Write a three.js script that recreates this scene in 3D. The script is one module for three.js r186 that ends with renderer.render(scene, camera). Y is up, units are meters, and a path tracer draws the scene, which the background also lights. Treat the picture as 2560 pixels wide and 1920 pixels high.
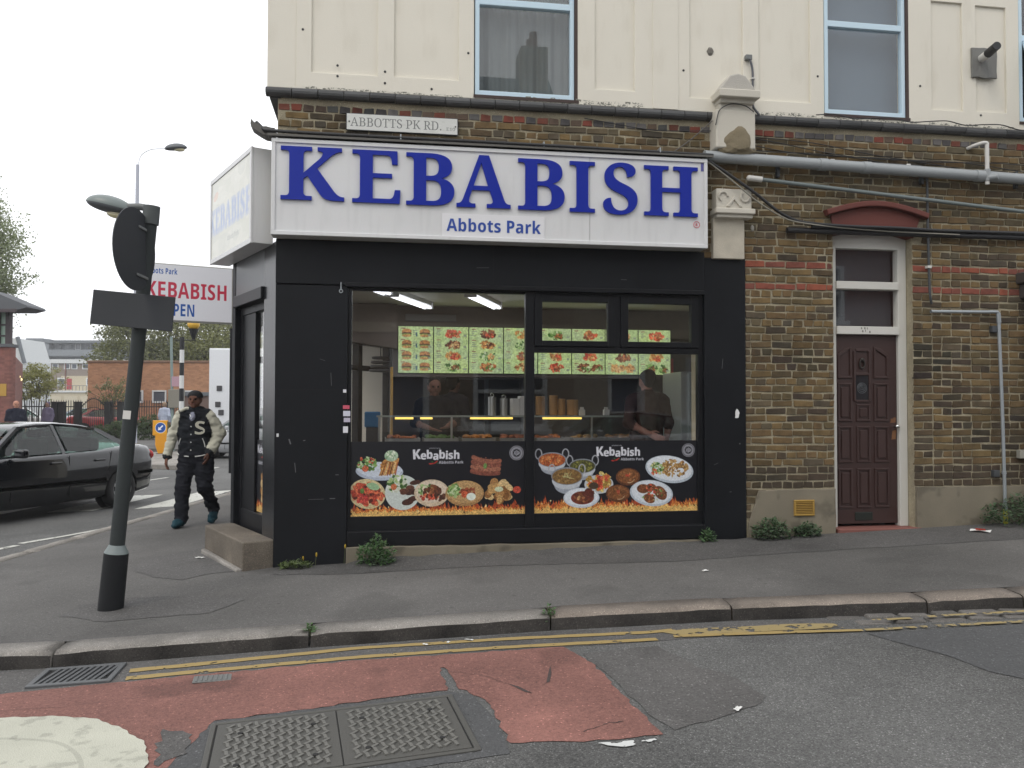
import * as THREE from 'three';
import { RoundedBoxGeometry } from 'three/addons/geometries/RoundedBoxGeometry.js';
import { TextGeometry } from 'three/addons/geometries/TextGeometry.js';
import { FontLoader } from 'three/addons/loaders/FontLoader.js';
import { mergeGeometries } from 'three/addons/utils/BufferGeometryUtils.js';
import { RectAreaLightUniformsLib } from 'three/addons/lights/RectAreaLightUniformsLib.js';
import { Brush, Evaluator, SUBTRACTION } from 'three-bvh-csg';

// ---------------------------------------------------------------- camera, sky, sun, exposure
const R = Math.PI / 180;
const scene = new THREE.Scene();
const camera = new THREE.PerspectiveCamera(48.3, 4 / 3, 0.1, 2000);
camera.rotation.order = 'YXZ';
camera.position.set(0, 1.47, 8.15);                       // the shop wall is the plane z = 0, y up, x to the right
camera.rotation.set(1.495 * R, -8.98 * R, 0.11 * R);
const renderer = new THREE.WebGLRenderer();
renderer.toneMapping = THREE.LinearToneMapping;
renderer.toneMappingExposure = 1.0;
renderer.shadowMap.enabled = true;
RectAreaLightUniformsLib.init();
{ // overcast sky: even, a little brighter overhead
  const w = 64, h = 32, d = new Float32Array(w * h * 4);
  for (let y = 0; y < h; y++) for (let x = 0; x < w; x++) {
    const el = ((y + 0.5) / h - 0.5) * Math.PI, s = Math.max(0, Math.sin(el)), l = 1.3 + 0.3 * s, o = (y * w + x) * 4;
    d[o] = l * 0.985; d[o + 1] = l; d[o + 2] = l * 1.03; d[o + 3] = 1;
  }
  const t = new THREE.DataTexture(d, w, h, THREE.RGBAFormat, THREE.FloatType);
  t.mapping = THREE.EquirectangularReflectionMapping; t.magFilter = THREE.LinearFilter; t.needsUpdate = true;
  scene.background = t; scene.environment = t;
}
const sun = new THREE.DirectionalLight(0xfff4e2, 0.8);
sun.position.set(-14, 26, 16); sun.target.position.set(0, 0, 0);
sun.shadow.radius = 40; sun.castShadow = true; sun.shadow.mapSize.set(2048, 2048);
Object.assign(sun.shadow.camera, { left: -40, right: 40, top: 40, bottom: -40, near: 1, far: 140 });
scene.add(sun, sun.target);
scene.fog = new THREE.FogExp2(0xf4f6f8, 0.0009);
const fonts = {};
for (const [k, f] of [['sans', 'sans_bold'], ['serif', 'serif_bold']]) fonts[k] = await new FontLoader().loadAsync('fonts/droid/droid_' + f + '.typeface.json');

// ---------------------------------------------------------------- helpers
let seedState = 12345;
const seed = (s) => { seedState = s; };
const rnd = (a = 1, b) => { seedState = (seedState + 0x6d2b79f5) | 0; let t = Math.imul(seedState ^ (seedState >>> 15), 1 | seedState); t = (t + Math.imul(t ^ (t >>> 7), 61 | t)) ^ t; const r = ((t ^ (t >>> 14)) >>> 0) / 4294967296; return b === undefined ? r * a : a + r * (b - a); };
const lerp = (a, b, t) => a + (b - a) * t, clamp = (x, a = 0, b = 1) => Math.min(b, Math.max(a, x));
const sstep = (a, b, x) => { const t = clamp((x - a) / (b - a)); return t * t * (3 - 2 * t); };
const V = (x, y, z) => new THREE.Vector3(x, y, z);
const hash = (x, y, s) => { let h = (x * 374761393 + y * 668265263 + s * 974634541) | 0; h = Math.imul(h ^ (h >>> 13), 1274126177); return ((h ^ (h >>> 16)) >>> 0) / 4294967296; };
function vnoise(x, y, p, s) { // tileable value noise of period p
  const xi = Math.floor(x), yi = Math.floor(y), fx = x - xi, fy = y - yi, u = fx * fx * (3 - 2 * fx), v = fy * fy * (3 - 2 * fy), m = (a) => ((a % p) + p) % p;
  const x0 = m(xi), x1 = m(xi + 1), y0 = m(yi), y1 = m(yi + 1);
  return lerp(lerp(hash(x0, y0, s), hash(x1, y0, s), u), lerp(hash(x0, y1, s), hash(x1, y1, s), u), v);
}
function fbm(u, v, p, oct, s) { let a = 0, w = 0.5, t = 0; for (let i = 0; i < oct; i++) { a += w * vnoise(u * p, v * p, p, s + i); t += w; w *= 0.5; p *= 2; } return a / t; }
const enc = (c) => { c = clamp(c); return Math.round(255 * (c <= 0.0031308 ? c * 12.92 : 1.055 * Math.pow(c, 1 / 2.4) - 0.055)); };
function tex(n, fn, size = 1, srgb = true) { // fn(u, v, x, y) gives linear rgb; size in metres of one tile
  const d = new Uint8Array(n * n * 4);
  for (let y = 0; y < n; y++) for (let x = 0; x < n; x++) {
    const c = fn(x / n, y / n, x, y), o = (y * n + x) * 4;
    if (srgb) { d[o] = enc(c[0]); d[o + 1] = enc(c[1]); d[o + 2] = enc(c[2]); } else { d[o] = d[o + 1] = d[o + 2] = Math.round(clamp(c) * 255); }
    d[o + 3] = 255;
  }
  const t = new THREE.DataTexture(d, n, n); t.wrapS = t.wrapT = THREE.RepeatWrapping; t.magFilter = THREE.LinearFilter; if (srgb) t.colorSpace = THREE.SRGBColorSpace;
  t.repeat.set(1 / size, 1 / size); t.needsUpdate = true; return t;
}
function canvasTex(w, h, draw) {
  const c = document.createElement('canvas'); c.width = w; c.height = h; draw(c.getContext('2d'), w, h);
  const t = new THREE.CanvasTexture(c); t.colorSpace = THREE.SRGBColorSpace; return t;
}
const mat = (r, g, b, rough = 0.8, o = {}) => { const m = new THREE.MeshPhysicalMaterial({ roughness: rough, ...o }); m.color.setRGB(r, g, b); return m; };
const hexm = (hex, rough = 0.8, o = {}) => new THREE.MeshPhysicalMaterial({ color: hex, roughness: rough, ...o });
const taken = new Map();
function numbered(n) { const k = taken.get(n) ?? 0; taken.set(n, k + 1); return k ? n + '_' + String(k).padStart(3, '0') : n; }
function tag(o, label, category, group, kind) { o.userData = { ...o.userData }; if (label) o.userData.label = label; if (category) o.userData.category = category; if (group) o.userData.group = group; if (kind) o.userData.kind = kind; return o; }
function thing(name, label, category, group, pos = [0, 0, 0], turn = 0) { const o = new THREE.Group(); o.name = numbered(name); o.position.set(...pos); o.rotation.y = turn; scene.add(o); return tag(o, label, category, group); }
function part(parent, name, geo, m, label) { const o = new THREE.Mesh(geo, m); o.name = parent === scene ? numbered(name) : name; parent.add(o); if (label) o.userData.label = label; return o; }
const struct = (name, geo, m) => tag(part(scene, name, geo, m), null, null, null, 'structure');
function copyOf(o, label, pos, turn) { const c = o.clone(); c.name = numbered(o.name.replace(/_\d{3}$/, '')); c.userData = { ...o.userData, label }; if (pos) c.position.set(...pos); if (turn !== undefined) c.rotation.y = turn; scene.add(c); return c; }
function uvm(g, ox = 0, oy = 0) { // uv in metres from the dominant axis
  g = g.index ? g.toNonIndexed() : g; const p = g.attributes.position, n = g.attributes.normal, uv = new Float32Array(p.count * 2);
  for (let i = 0; i < p.count; i += 3) {
    const ax = Math.abs(n.getX(i) + n.getX(i + 1) + n.getX(i + 2)), ay = Math.abs(n.getY(i) + n.getY(i + 1) + n.getY(i + 2)), az = Math.abs(n.getZ(i) + n.getZ(i + 1) + n.getZ(i + 2));
    for (let k = i; k < i + 3; k++) { const x = p.getX(k), y = p.getY(k), z = p.getZ(k); const q = ay >= ax && ay >= az ? [x, z] : ax > az ? [z, y] : [x, y]; uv[k * 2] = q[0] + ox; uv[k * 2 + 1] = q[1] + oy; }
  }
  g.setAttribute('uv', new THREE.BufferAttribute(uv, 2)); return g;
}
const boxAt = (x0, x1, y0, y1, z0, z1) => uvm(new THREE.BoxGeometry(x1 - x0, y1 - y0, z1 - z0).translate((x0 + x1) / 2, (y0 + y1) / 2, (z0 + z1) / 2));
const rbox = (x0, x1, y0, y1, z0, z1, r = 0.006) => uvm(new RoundedBoxGeometry(x1 - x0, y1 - y0, z1 - z0, 2, Math.min(r, (x1 - x0) / 2.1, (y1 - y0) / 2.1, (z1 - z0) / 2.1)).translate((x0 + x1) / 2, (y0 + y1) / 2, (z0 + z1) / 2));
const merge = (l) => mergeGeometries(l.map((g) => { g = g.index ? g.toNonIndexed() : g.clone(); for (const k of Object.keys(g.attributes)) if (!['position', 'normal', 'uv'].includes(k)) g.deleteAttribute(k); return g; }));
const tube = (pts, r, seg = 24, rad = 8, closed = false) => new THREE.TubeGeometry(new THREE.CatmullRomCurve3(pts.map((p) => V(...p)), closed, 'catmullrom', 0.4), seg, r, rad, closed);
function rod(a, b, r0, r1 = r0, seg = 12) { const A = V(...a), B = V(...b), d = B.clone().sub(A), g = new THREE.CylinderGeometry(r1, r0, d.length(), seg); g.applyQuaternion(new THREE.Quaternion().setFromUnitVectors(V(0, 1, 0), d.normalize())); return g.translate((A.x + B.x) / 2, (A.y + B.y) / 2, (A.z + B.z) / 2); }
function bar(a, b, w, h, up = [0, 1, 0]) { // box of section w x h from a to b
  const A = V(...a), B = V(...b), d = B.clone().sub(A), L = d.length(); d.normalize(); const s = d.clone().cross(V(...up)).normalize(), u = s.clone().cross(d);
  return new THREE.BoxGeometry(w, h, L).applyMatrix4(new THREE.Matrix4().makeBasis(s, u, d.clone()).setPosition(A.clone().add(B).multiplyScalar(0.5)));
}
function extr(pts, depth, bevel = 0, holes = []) { // outline in x, y; extruded along +z
  const s = new THREE.Shape(pts.map((p) => new THREE.Vector2(...p))); s.holes = holes.map((h) => new THREE.Path(h.map((p) => new THREE.Vector2(...p))));
  return new THREE.ExtrudeGeometry(s, { depth: depth - 2 * bevel, bevelEnabled: bevel > 0, bevelThickness: bevel, bevelSize: bevel, bevelOffset: -bevel, bevelSegments: 2, curveSegments: 10 }).translate(0, 0, bevel);
}
const rect = (x0, x1, y0, y1) => [[x0, y0], [x1, y0], [x1, y1], [x0, y1]];
const glass = new THREE.MeshPhysicalMaterial({ color: 0xffffff, roughness: 0, transmission: 1, thickness: 0, ior: 1.5 });

// ground heights: the side street climbs to the right, its pavement falls a little to the kerb; the main road on the left is flat
const gx = (x) => 0.036 * (clamp(x, -4, 14) + 0.5);
const hPave = (x, z) => gx(x) - 0.018 * clamp(z, 0, 14);
const hRoad = (x, z) => hPave(x, z) - 0.1;
function sheet(pts, hf, lift, m, name, { alphaStuff } = {}) { // flat polygon (x, z) laid on the ground
  const g = new THREE.ShapeGeometry(new THREE.Shape(pts.map(([x, z]) => new THREE.Vector2(x, -z)))); g.rotateX(-Math.PI / 2);
  const p = g.attributes.position; for (let i = 0; i < p.count; i++) p.setY(i, hf(p.getX(i), p.getZ(i)) + lift);
  g.computeVertexNormals(); return uvm(g);
}
function jag(pts, step, amp, s) { // ragged version of an outline
  const out = []; seed(s);
  pts.forEach((a, i) => { const b = pts[(i + 1) % pts.length], L = Math.hypot(b[0] - a[0], b[1] - a[1]), n = Math.max(1, Math.round(L / step)); for (let k = 0; k < n; k++) { const t = k / n, j = k ? amp : amp * 0.4; out.push([lerp(a[0], b[0], t) + rnd(-j, j), lerp(a[1], b[1], t) + rnd(-j, j)]); } });
  return out;
}

// ---------------------------------------------------------------- surface textures
function spots(u, v, n, r, s) { // scattered round marks, 0 outside
  const gx0 = Math.floor(u * n), gy0 = Math.floor(v * n); let m = 0;
  for (let j = -1; j <= 1; j++) for (let i = -1; i <= 1; i++) { const cx = ((gx0 + i) % n + n) % n, cy = ((gy0 + j) % n + n) % n; if (hash(cx, cy, s) > 0.45) continue; const px = gx0 + i + hash(cx, cy, s + 1), py = gy0 + j + hash(cx, cy, s + 2), rr = r * n * (0.5 + hash(cx, cy, s + 3)), d = Math.hypot(u * n - px, v * n - py); if (d < rr) m = Math.max(m, 1 - sstep(rr * 0.6, rr, d)); }
  return m;
}
const grainy = (n, size, base, amp, coarse, stone, s, tint = [1, 1, 1], gum = 0, stain = 0) => tex(n, (u, v, x, y) => {
  const f = hash(x, y, s), g2 = vnoise(u * n / 3, v * n / 3, Math.round(n / 3), s + 3), c = fbm(u, v, 5, 5, s + 7), st = hash(x >> 1, y >> 1, s + 5);
  let k = base * (1 + amp * (f - 0.5) + 0.7 * amp * (g2 - 0.5) + coarse * (c - 0.5) * 2);
  if (st > 1 - stone) k *= 1.5 + f; else if (st < stone) k *= 0.6;
  if (gum) { k *= 1 - gum * spots(u, v, 22, 0.0026, s + 11) + 0.5 * gum * spots(u, v, 19, 0.0022, s + 17); }
  if (stain) k *= 1 - stain * sstep(0.56, 0.68, fbm(u, v, 7, 5, s + 23)) + 0.5 * stain * sstep(0.6, 0.7, fbm(u, v, 11, 4, s + 29));
  return [k * tint[0], k * tint[1], k * tint[2]];
}, size);
const roughBump = (n, size, s) => tex(n, (u, v, x, y) => 0.45 * vnoise(u * n / 3, v * n / 3, Math.round(n / 3), s) + 0.3 * hash(x, y, s) + 0.25 * fbm(u, v, 30, 3, s), size, false);
const T = {
  road: grainy(2048, 6, 0.098, 0.8, 0.35, 0.06, 11, [1.0, 1, 0.975], 0, 0.2),
  patch: grainy(1024, 4, 0.078, 0.55, 0.3, 0.03, 21, [1.04, 1, 0.97], 0.25, 0.15),
  dark: grainy(1024, 4, 0.07, 0.45, 0.2, 0.02, 25, [0.98, 1, 1.03]),
  pave: grainy(2048, 6, 0.1, 0.42, 0.4, 0.018, 31, [1.04, 1, 0.955], 0.3, 0.16),
  red: grainy(1024, 4, 0.116, 0.5, 0.5, 0.012, 41, [1.72, 0.78, 0.64], 0, 0.28),
  kerb: grainy(1024, 2, 0.225, 0.4, 0.4, 0.03, 51, [1.07, 1, 0.91], 0, 0.15),
  cream: tex(1024, (u, v, x, y) => { const c = fbm(u, v, 6, 5, 61), st = fbm(u * 4 % 1, v, 8, 3, 65), f = hash(x, y, 66), k = 0.98 + 0.07 * (c - 0.5) + 0.03 * (f - 0.5), d = sstep(0.6, 0.9, st) * 0.05; return [0.74 * k * (1 - d), 0.705 * k * (1 - d * 1.1), 0.615 * k * (1 - d * 1.3)]; }, 3),
  stucco: tex(1024, (u, v, x, y) => { const c = fbm(u, v, 5, 5, 71), d = fbm(u, v, 9, 4, 75), f = hash(x, y, 76), k = 1 + 0.5 * (c - 0.5) + 0.16 * (f - 0.5) - 0.35 * sstep(0.58, 0.75, d); return [0.2 * k, 0.175 * k, 0.13 * k]; }, 2),
  mortar: grainy(512, 1, 0.265, 0.4, 0.45, 0.02, 81, [1.14, 1, 0.7]),
  stone: tex(512, (u, v, x, y) => { const c = fbm(u, v, 6, 5, 91), f = hash(x, y, 92), k = 1 + 0.45 * (c - 0.5) + 0.12 * (f - 0.5); return [0.5 * k, 0.46 * k, 0.38 * k]; }, 0.8),
  scuff: tex(512, (u, v, x, y) => { const c = fbm(u, v, 5, 5, 101), f = hash(x, y, 102), k = 1 + 0.5 * (c - 0.5) + 0.12 * (f - 0.5); return [k * 0.0075, k * 0.0085, k * 0.011]; }, 2),
  scuffR: tex(512, (u, v) => 0.32 + 0.35 * fbm(u, v, 6, 5, 103), 2, false),
  dirtWhite: tex(512, (u, v, x, y) => { const c = fbm(u, v, 4, 5, 111), s2 = fbm(u * 3 % 1, v * 0.5, 10, 3, 113), k = 0.95 + 0.1 * (c - 0.5) - 0.05 * sstep(0.55, 0.8, s2); return [0.68 * k, 0.685 * k, 0.69 * k]; }, 2),
  brickBump: tex(256, (u, v, x, y) => 0.6 * fbm(u, v, 12, 4, 121) + 0.4 * hash(x, y, 122), 0.5, false),
  brickTone: tex(512, (u, v, x, y) => { const c = fbm(u, v, 14, 5, 131), d = fbm(u, v, 40, 3, 135), k = 0.55 + 0.75 * c + 0.35 * (d - 0.5); return [k, k, k]; }, 1),
  grainBump: roughBump(1024, 1.2, 141),
};
const withBump = (m, t, s) => { m.bumpMap = t; m.bumpScale = s; return m; };
const M = {
  road: withBump(new THREE.MeshPhysicalMaterial({ map: T.road, roughness: 0.9 }), T.grainBump, 0.004),
  patch: withBump(new THREE.MeshPhysicalMaterial({ map: T.patch, roughness: 0.9 }), T.grainBump, 0.003),
  dark: withBump(new THREE.MeshPhysicalMaterial({ map: T.dark, roughness: 0.9 }), T.grainBump, 0.003),
  pave: withBump(new THREE.MeshPhysicalMaterial({ map: T.pave, roughness: 0.92 }), T.grainBump, 0.002),
  red: withBump(new THREE.MeshPhysicalMaterial({ map: T.red, roughness: 0.92 }), T.grainBump, 0.003),
  kerb: withBump(new THREE.MeshPhysicalMaterial({ map: T.kerb, roughness: 0.9 }), T.grainBump, 0.003),
  cream: withBump(new THREE.MeshPhysicalMaterial({ map: T.cream, roughness: 0.88 }), T.grainBump, 0.0015),
  stucco: withBump(new THREE.MeshPhysicalMaterial({ map: T.stucco, roughness: 0.92 }), T.grainBump, 0.002),
  mortar: withBump(new THREE.MeshPhysicalMaterial({ map: T.mortar, roughness: 0.95 }), T.grainBump, 0.004),
  stone: withBump(new THREE.MeshPhysicalMaterial({ map: T.stone, roughness: 0.9 }), T.grainBump, 0.003),
  black: new THREE.MeshPhysicalMaterial({ map: T.scuff, roughnessMap: T.scuffR, roughness: 1, specularIntensity: 0.4 }),
  frameBlack: mat(0.0065, 0.007, 0.009, 0.4, { specularIntensity: 0.5 }),
  blackPlastic: mat(0.015, 0.016, 0.018, 0.5),
  signWhite: new THREE.MeshPhysicalMaterial({ map: T.dirtWhite, roughness: 0.35 }),
  signEdge: mat(0.5, 0.5, 0.48, 0.4),
  upvc: mat(0.55, 0.7, 0.8, 0.35),
  white: mat(0.62, 0.61, 0.58, 0.5),
  greyPipe: mat(0.3, 0.32, 0.33, 0.45),
  darkGrey: mat(0.05, 0.055, 0.06, 0.6),
  galv: mat(0.35, 0.38, 0.4, 0.45, { metalness: 0.5 }),
  cable: mat(0.02, 0.02, 0.022, 0.55),
  steel: mat(0.6, 0.6, 0.58, 0.25, { metalness: 1 }),
};
// ---------------------------------------------------------------- ground, roads, pavements, kerbs, markings
{
  const xs = [-480, -60, -4, 0, 4, 14, 60, 480], zs = [-480, -60, -4, 0, 4, 14, 60, 480], pos = [], idx = [];
  for (const z of zs) for (const x of xs) pos.push(x, hRoad(x, z), z);
  for (let j = 0; j < zs.length - 1; j++) for (let i = 0; i < xs.length - 1; i++) { const a = j * xs.length + i, b = a + 1, c = a + xs.length, d = c + 1; idx.push(a, c, b, b, c, d); }
  const g = new THREE.BufferGeometry(); g.setAttribute('position', new THREE.Float32BufferAttribute(pos, 3)); g.setIndex(idx); g.computeVertexNormals();
  struct('road', uvm(g), M.road);
}
const kerbFront = [[9, 3.2], [6.6, 2.9], [4.56, 2.66], [3.85, 2.6], [2.48, 2.4], [1.2, 2.3], [-0.43, 2.27], [-2.03, 2.28], [-2.9, 2.2], [-3.55, 1.75], [-4.0, 0.9], [-4.12, 0], [-4.05, -0.9], [-3.85, -1.9], [-3.66, -2.8], [-3.48, -3.7], [-3.28, -4.6], [-3.08, -5.6], [-2.88, -6.6], [-2.68, -7.6], [-2.3, -9.5], [-1.9, -11.5], [-1.5, -13.5], [-0.8, -17], [2, -31]];
{ // kerb stones, each its own piece
  const kerb = new THREE.Group(); kerb.name = 'kerb'; kerb.userData.kind = 'structure'; scene.add(kerb);
  const back = []; seed(5); const grime = withBump(new THREE.MeshPhysicalMaterial({ map: grainy(512, 1.3, 0.036, 0.6, 0.9, 0.03, 57, [1.1, 1, 0.92]), roughness: 0.95 }), T.grainBump, 0.004);
  const nrm = kerbFront.map((p, i) => { const a = kerbFront[Math.max(0, i - 1)], b = kerbFront[Math.min(kerbFront.length - 1, i + 1)], dx = b[0] - a[0], dz = b[1] - a[1], L = Math.hypot(dx, dz); return [-dz / L, dx / L]; });
  kerbFront.forEach((p, i) => { const s = nrm[i][0] * (1 - p[0]) + nrm[i][1] * (-2 - p[1]) > 0 ? 1 : -1; nrm[i] = [nrm[i][0] * s, nrm[i][1] * s]; back.push([p[0] + nrm[i][0] * 0.235, p[1] + nrm[i][1] * 0.235]); });
  for (let i = 0; i < kerbFront.length - 1; i++) {
    const a = kerbFront[i], b = kerbFront[i + 1], c = back[i + 1], d = back[i], gap = i === 6 ? 0.012 : 0.006, dx = b[0] - a[0], dz = b[1] - a[1], L = Math.hypot(dx, dz), N = Math.max(3, Math.round(L / 0.12));
    // lofted stone: worn rounded front arris, slightly uneven
    const P = [], I = []; const jy = rnd(-0.006, 0.006);
    for (let k = 0; k <= N; k++) {
      const t = clamp(k / N, gap / L, 1 - gap / L), f = [lerp(a[0], b[0], t), lerp(a[1], b[1], t)], r = [lerp(d[0], c[0], t), lerp(d[1], c[1], t)], q = (w) => [lerp(f[0], r[0], w), lerp(f[1], r[1], w)];
      const endR = (k === 0 || k === N) ? 0.006 : 0, wob = () => rnd(-0.004, 0.004);
      const sec = [[0.0, -0.25], [0.0, 0.02 - 0.1 + wob()], [0.03 + wob() * 2.5, -0.016 - endR + wob()], [0.1 + wob(), -0.003 - endR], [0.18, 0.004 + jy - endR + wob() * 0.6], [0.98, 0.004 + jy - endR], [1, -0.25]];
      sec.forEach(([w, y]) => { const e = q(w); P.push(e[0], hPave(...e) + y, e[1]); });
    }
    const S = 7, J = []; for (let k = 0; k < N; k++) for (let j = 0; j < S - 1; j++) { const o = k * S + j; (j < 2 ? J : I).push(o, o + S, o + 1, o + 1, o + S, o + S + 1); }
    for (const o of [0, N * S]) for (let j = 1; j < S - 1; j++) I.push(o, o + j, o + j + 1);
    const geo = (ix) => { const q = new THREE.BufferGeometry(); q.setAttribute('position', new THREE.Float32BufferAttribute(P, 3)); q.setIndex(ix); q.computeVertexNormals(); return q; }, g = geo(I);
    const m = M.kerb.clone(); const k = i < 5 ? [0.84, 0.76, 0.7] : i > 11 ? [1.15, 1.15, 1.15] : [1, 1, 1]; const r = rnd(0.86, 1.1); m.color.setRGB(k[0] * r, k[1] * r, k[2] * r);
    const ks = part(kerb, 'kerb_stone', uvm(g, i * 0.37, i * 0.2), m); part(ks, 'grimy_face', uvm(geo(J), i * 0.53, 0.1), grime);
  }
  const iz = 11; // index of the point with z = 0
  const front = back.slice(0, iz + 1), left = back.slice(iz);
  struct('pavement', merge([sheet([[9, 0], ...front, [front[iz][0], 0]], hPave, 0, M.pave), sheet([[left[0][0], 0], ...left, [6, -31], [6, 0]].map(([x, z]) => [x, Math.min(z, 0)]), hPave, 0, M.pave)]), M.pave);
}
const laid = (name, pts, m, lift, hf = hRoad, step = 0.06, amp = 0.012, s = 1) => struct(name, sheet(step ? jag(pts, step, amp, s) : pts, hf, lift), m);
laid('red_surfacing', [[-3.6, 2.95], [-2.6, 2.76], [-1.5, 2.69], [-0.1, 2.63], [1.2, 2.69], [1.285, 2.957], [1.322, 3.29], [1.325, 3.58], [1.352, 3.88], [1.375, 4.16], [1.09, 4.155], [0.638, 4.09], [0.612, 3.72], [0.598, 3.53], [0.523, 3.37], [0.47, 3.30], [0.43, 3.0], [0.41, 2.9], [0.385, 2.9], [0.39, 3.05], [0.40, 3.3], [-0.82, 3.46], [-1.02, 4.3], [-1.1, 5.4], [-4, 5.4]], M.red, 0.004, hRoad, 0.05, 0.014, 77);
laid('asphalt_patch', [[1.29, 2.86], [1.79, 2.82], [1.885, 3.27], [2.0, 3.43], [2.04, 3.63], [2.065, 3.8], [2.0, 3.885], [1.756, 4.0], [1.44, 4.12], [1.38, 3.9], [1.36, 3.55]], M.patch, 0.0035, hRoad, 0.07, 0.012, 3);
laid('asphalt_patch', [[3.19, 2.92], [3.3, 3.21], [3.4, 3.48], [3.43, 3.75], [3.55, 3.95], [4.6, 5], [9.6, 5], [9.6, 3.4], [4.4, 2.99]], M.dark, 0.0035, hRoad, 0.1, 0.01, 4);
laid('asphalt_patch', [[-0.88, 3.47], [0.41, 3.32], [0.53, 3.4], [0.6, 3.75], [0.62, 4.1], [0.62, 4.2], [-1.1, 4.4], [-1.05, 4.2]], M.dark, 0.003, hRoad, 0.08, 0.008, 6);
laid('gutter_strip', [[-2.6, 2.3], [-0.4, 2.3], [1.2, 2.33], [2.5, 2.44], [3.1, 2.52], [3.1, 2.74], [1.8, 2.72], [0.4, 2.66], [-1.4, 2.7], [-2.6, 2.75]], M.patch, 0.0025, hRoad, 0.1, 0.006, 8);
{ // pavement repairs: a tongue of newer tarmac by the step, a darker strip along the shop
  laid('pavement_patch', [[-2.3, -0.9], [-2.2, -0.25], [-1.95, 0.1], [-1.66, 0.31], [-1.5, 0.12], [-1.2, 0.05], [-1.2, -0.3], [-1.75, -1.5]].map(([x, z]) => [x, z]), M.patch, 0.0035, (x, z) => Math.max(hPave(x, z), hPave(x, 0) - 0.018 * Math.max(z, 0)), 0.08, 0.012, 9);
  laid('pavement_patch', [[-0.9, 0.02], [-0.9, 0.32], [-0.2, 0.5], [1.1, 0.54], [2.6, 0.85], [3.6, 0.8], [9, 0.9], [9, 0.02]], M.patch, 0.003, hPave, 0.12, 0.015, 10);
  laid('pavement_patch', [[-2.25, 1.0], [-1.9, 0.86], [-1.5, 0.92], [-1.0, 1.2], [-1.2, 1.55], [-1.9, 1.6], [-2.3, 1.35]], M.patch, 0.003, hPave, 0.1, 0.02, 12);
}
const worn = (n, s, cut, size) => tex(n, (u, v, x, y) => { const c = 0.6 * fbm(u, v, 18, 4, s) + 0.4 * fbm(u, v, 60, 2, s + 4); return c > cut ? 1 : 0; }, size, false);
const paint = (r, g, b, cut, s) => { const m = withBump(mat(r, g, b, 0.8), T.grainBump, 0.003); m.alphaMap = worn(512, s, cut, 1.5); m.alphaTest = 0.5; return m; };
M.yellow = paint(0.31, 0.225, 0.085, 0.3, 201); M.yellowWorn = paint(0.29, 0.225, 0.1, 0.42, 205); M.roadWhite = paint(0.5, 0.5, 0.46, 0.3, 209);
laid('yellow_line', [[-1.51, 2.45], [-1.04, 2.42], [-0.1, 2.35], [0.86, 2.4], [1.83, 2.5], [2.0, 2.49], [2.0, 2.56], [1.83, 2.56], [0.86, 2.46], [-0.1, 2.41], [-1.04, 2.49], [-1.5, 2.52]], M.yellow, 0.007, hRoad, 0.06, 0.004, 13);
laid('yellow_line', [[-1.49, 2.60], [-1.0, 2.575], [-0.1, 2.545], [0.83, 2.58], [1.83, 2.665], [1.83, 2.725], [0.83, 2.64], [-0.1, 2.605], [-1.0, 2.64], [-1.48, 2.67]], M.yellow, 0.007, hRoad, 0.06, 0.004, 14);
laid('yellow_line', [[1.86, 2.5], [2.85, 2.6], [3.1, 2.66], [3.12, 2.77], [2.0, 2.64]], M.yellowWorn, 0.0065, hRoad, 0.08, 0.006, 15);
laid('yellow_line', [[1.96, 2.64], [2.77, 2.75], [3.2, 2.84], [3.19, 2.88], [2.76, 2.81], [1.95, 2.695]], M.yellow, 0.0095, hRoad, 0.08, 0.004, 16);
laid('yellow_line', [[3.2, 2.845], [4.31, 2.93], [6.5, 3.15], [6.5, 3.2], [4.31, 2.98], [3.2, 2.885]], M.yellowWorn, 0.012, hRoad, 0.1, 0.004, 17);
M.scuffWhite = paint(0.55, 0.56, 0.55, 0.5, 215);
laid('white_scuff', [[1.03, 4.19], [1.31, 4.2], [1.33, 4.235], [1.15, 4.26]], M.scuffWhite, 0.007, hRoad, 0.03, 0.008, 18);
{ // cracks in the coloured surfacing
  const crack = mat(0.06, 0.045, 0.042, 1); const cr = (pts, w, s) => { seed(s); const L = [], Rr = []; for (let i = 0; i < pts.length - 1; i++) for (let k = 0; k < 8; k++) { const t = k / 8, x = lerp(pts[i][0], pts[i + 1][0], t) + rnd(-0.012, 0.012), z = lerp(pts[i][1], pts[i + 1][1], t) + rnd(-0.012, 0.012), q = w * rnd(0.3, 1.2); L.push([x, z - q]); Rr.unshift([x, z + q]); } struct('road_crack', sheet([...L, ...Rr], hRoad, 0.0065), crack); };
  cr([[0.42, 2.98], [0.62, 3.1], [0.78, 3.32], [0.86, 3.5]], 0.003, 1); cr([[1.05, 3.02], [1.0, 3.25], [0.95, 3.36]], 0.002, 2); cr([[1.0, 4.05], [1.12, 3.98], [1.24, 3.96]], 0.003, 3); cr([[-2.3, 3.0], [-1.7, 3.05], [-1.2, 2.98], [-0.6, 3.05]], 0.0015, 4);
}
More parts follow.
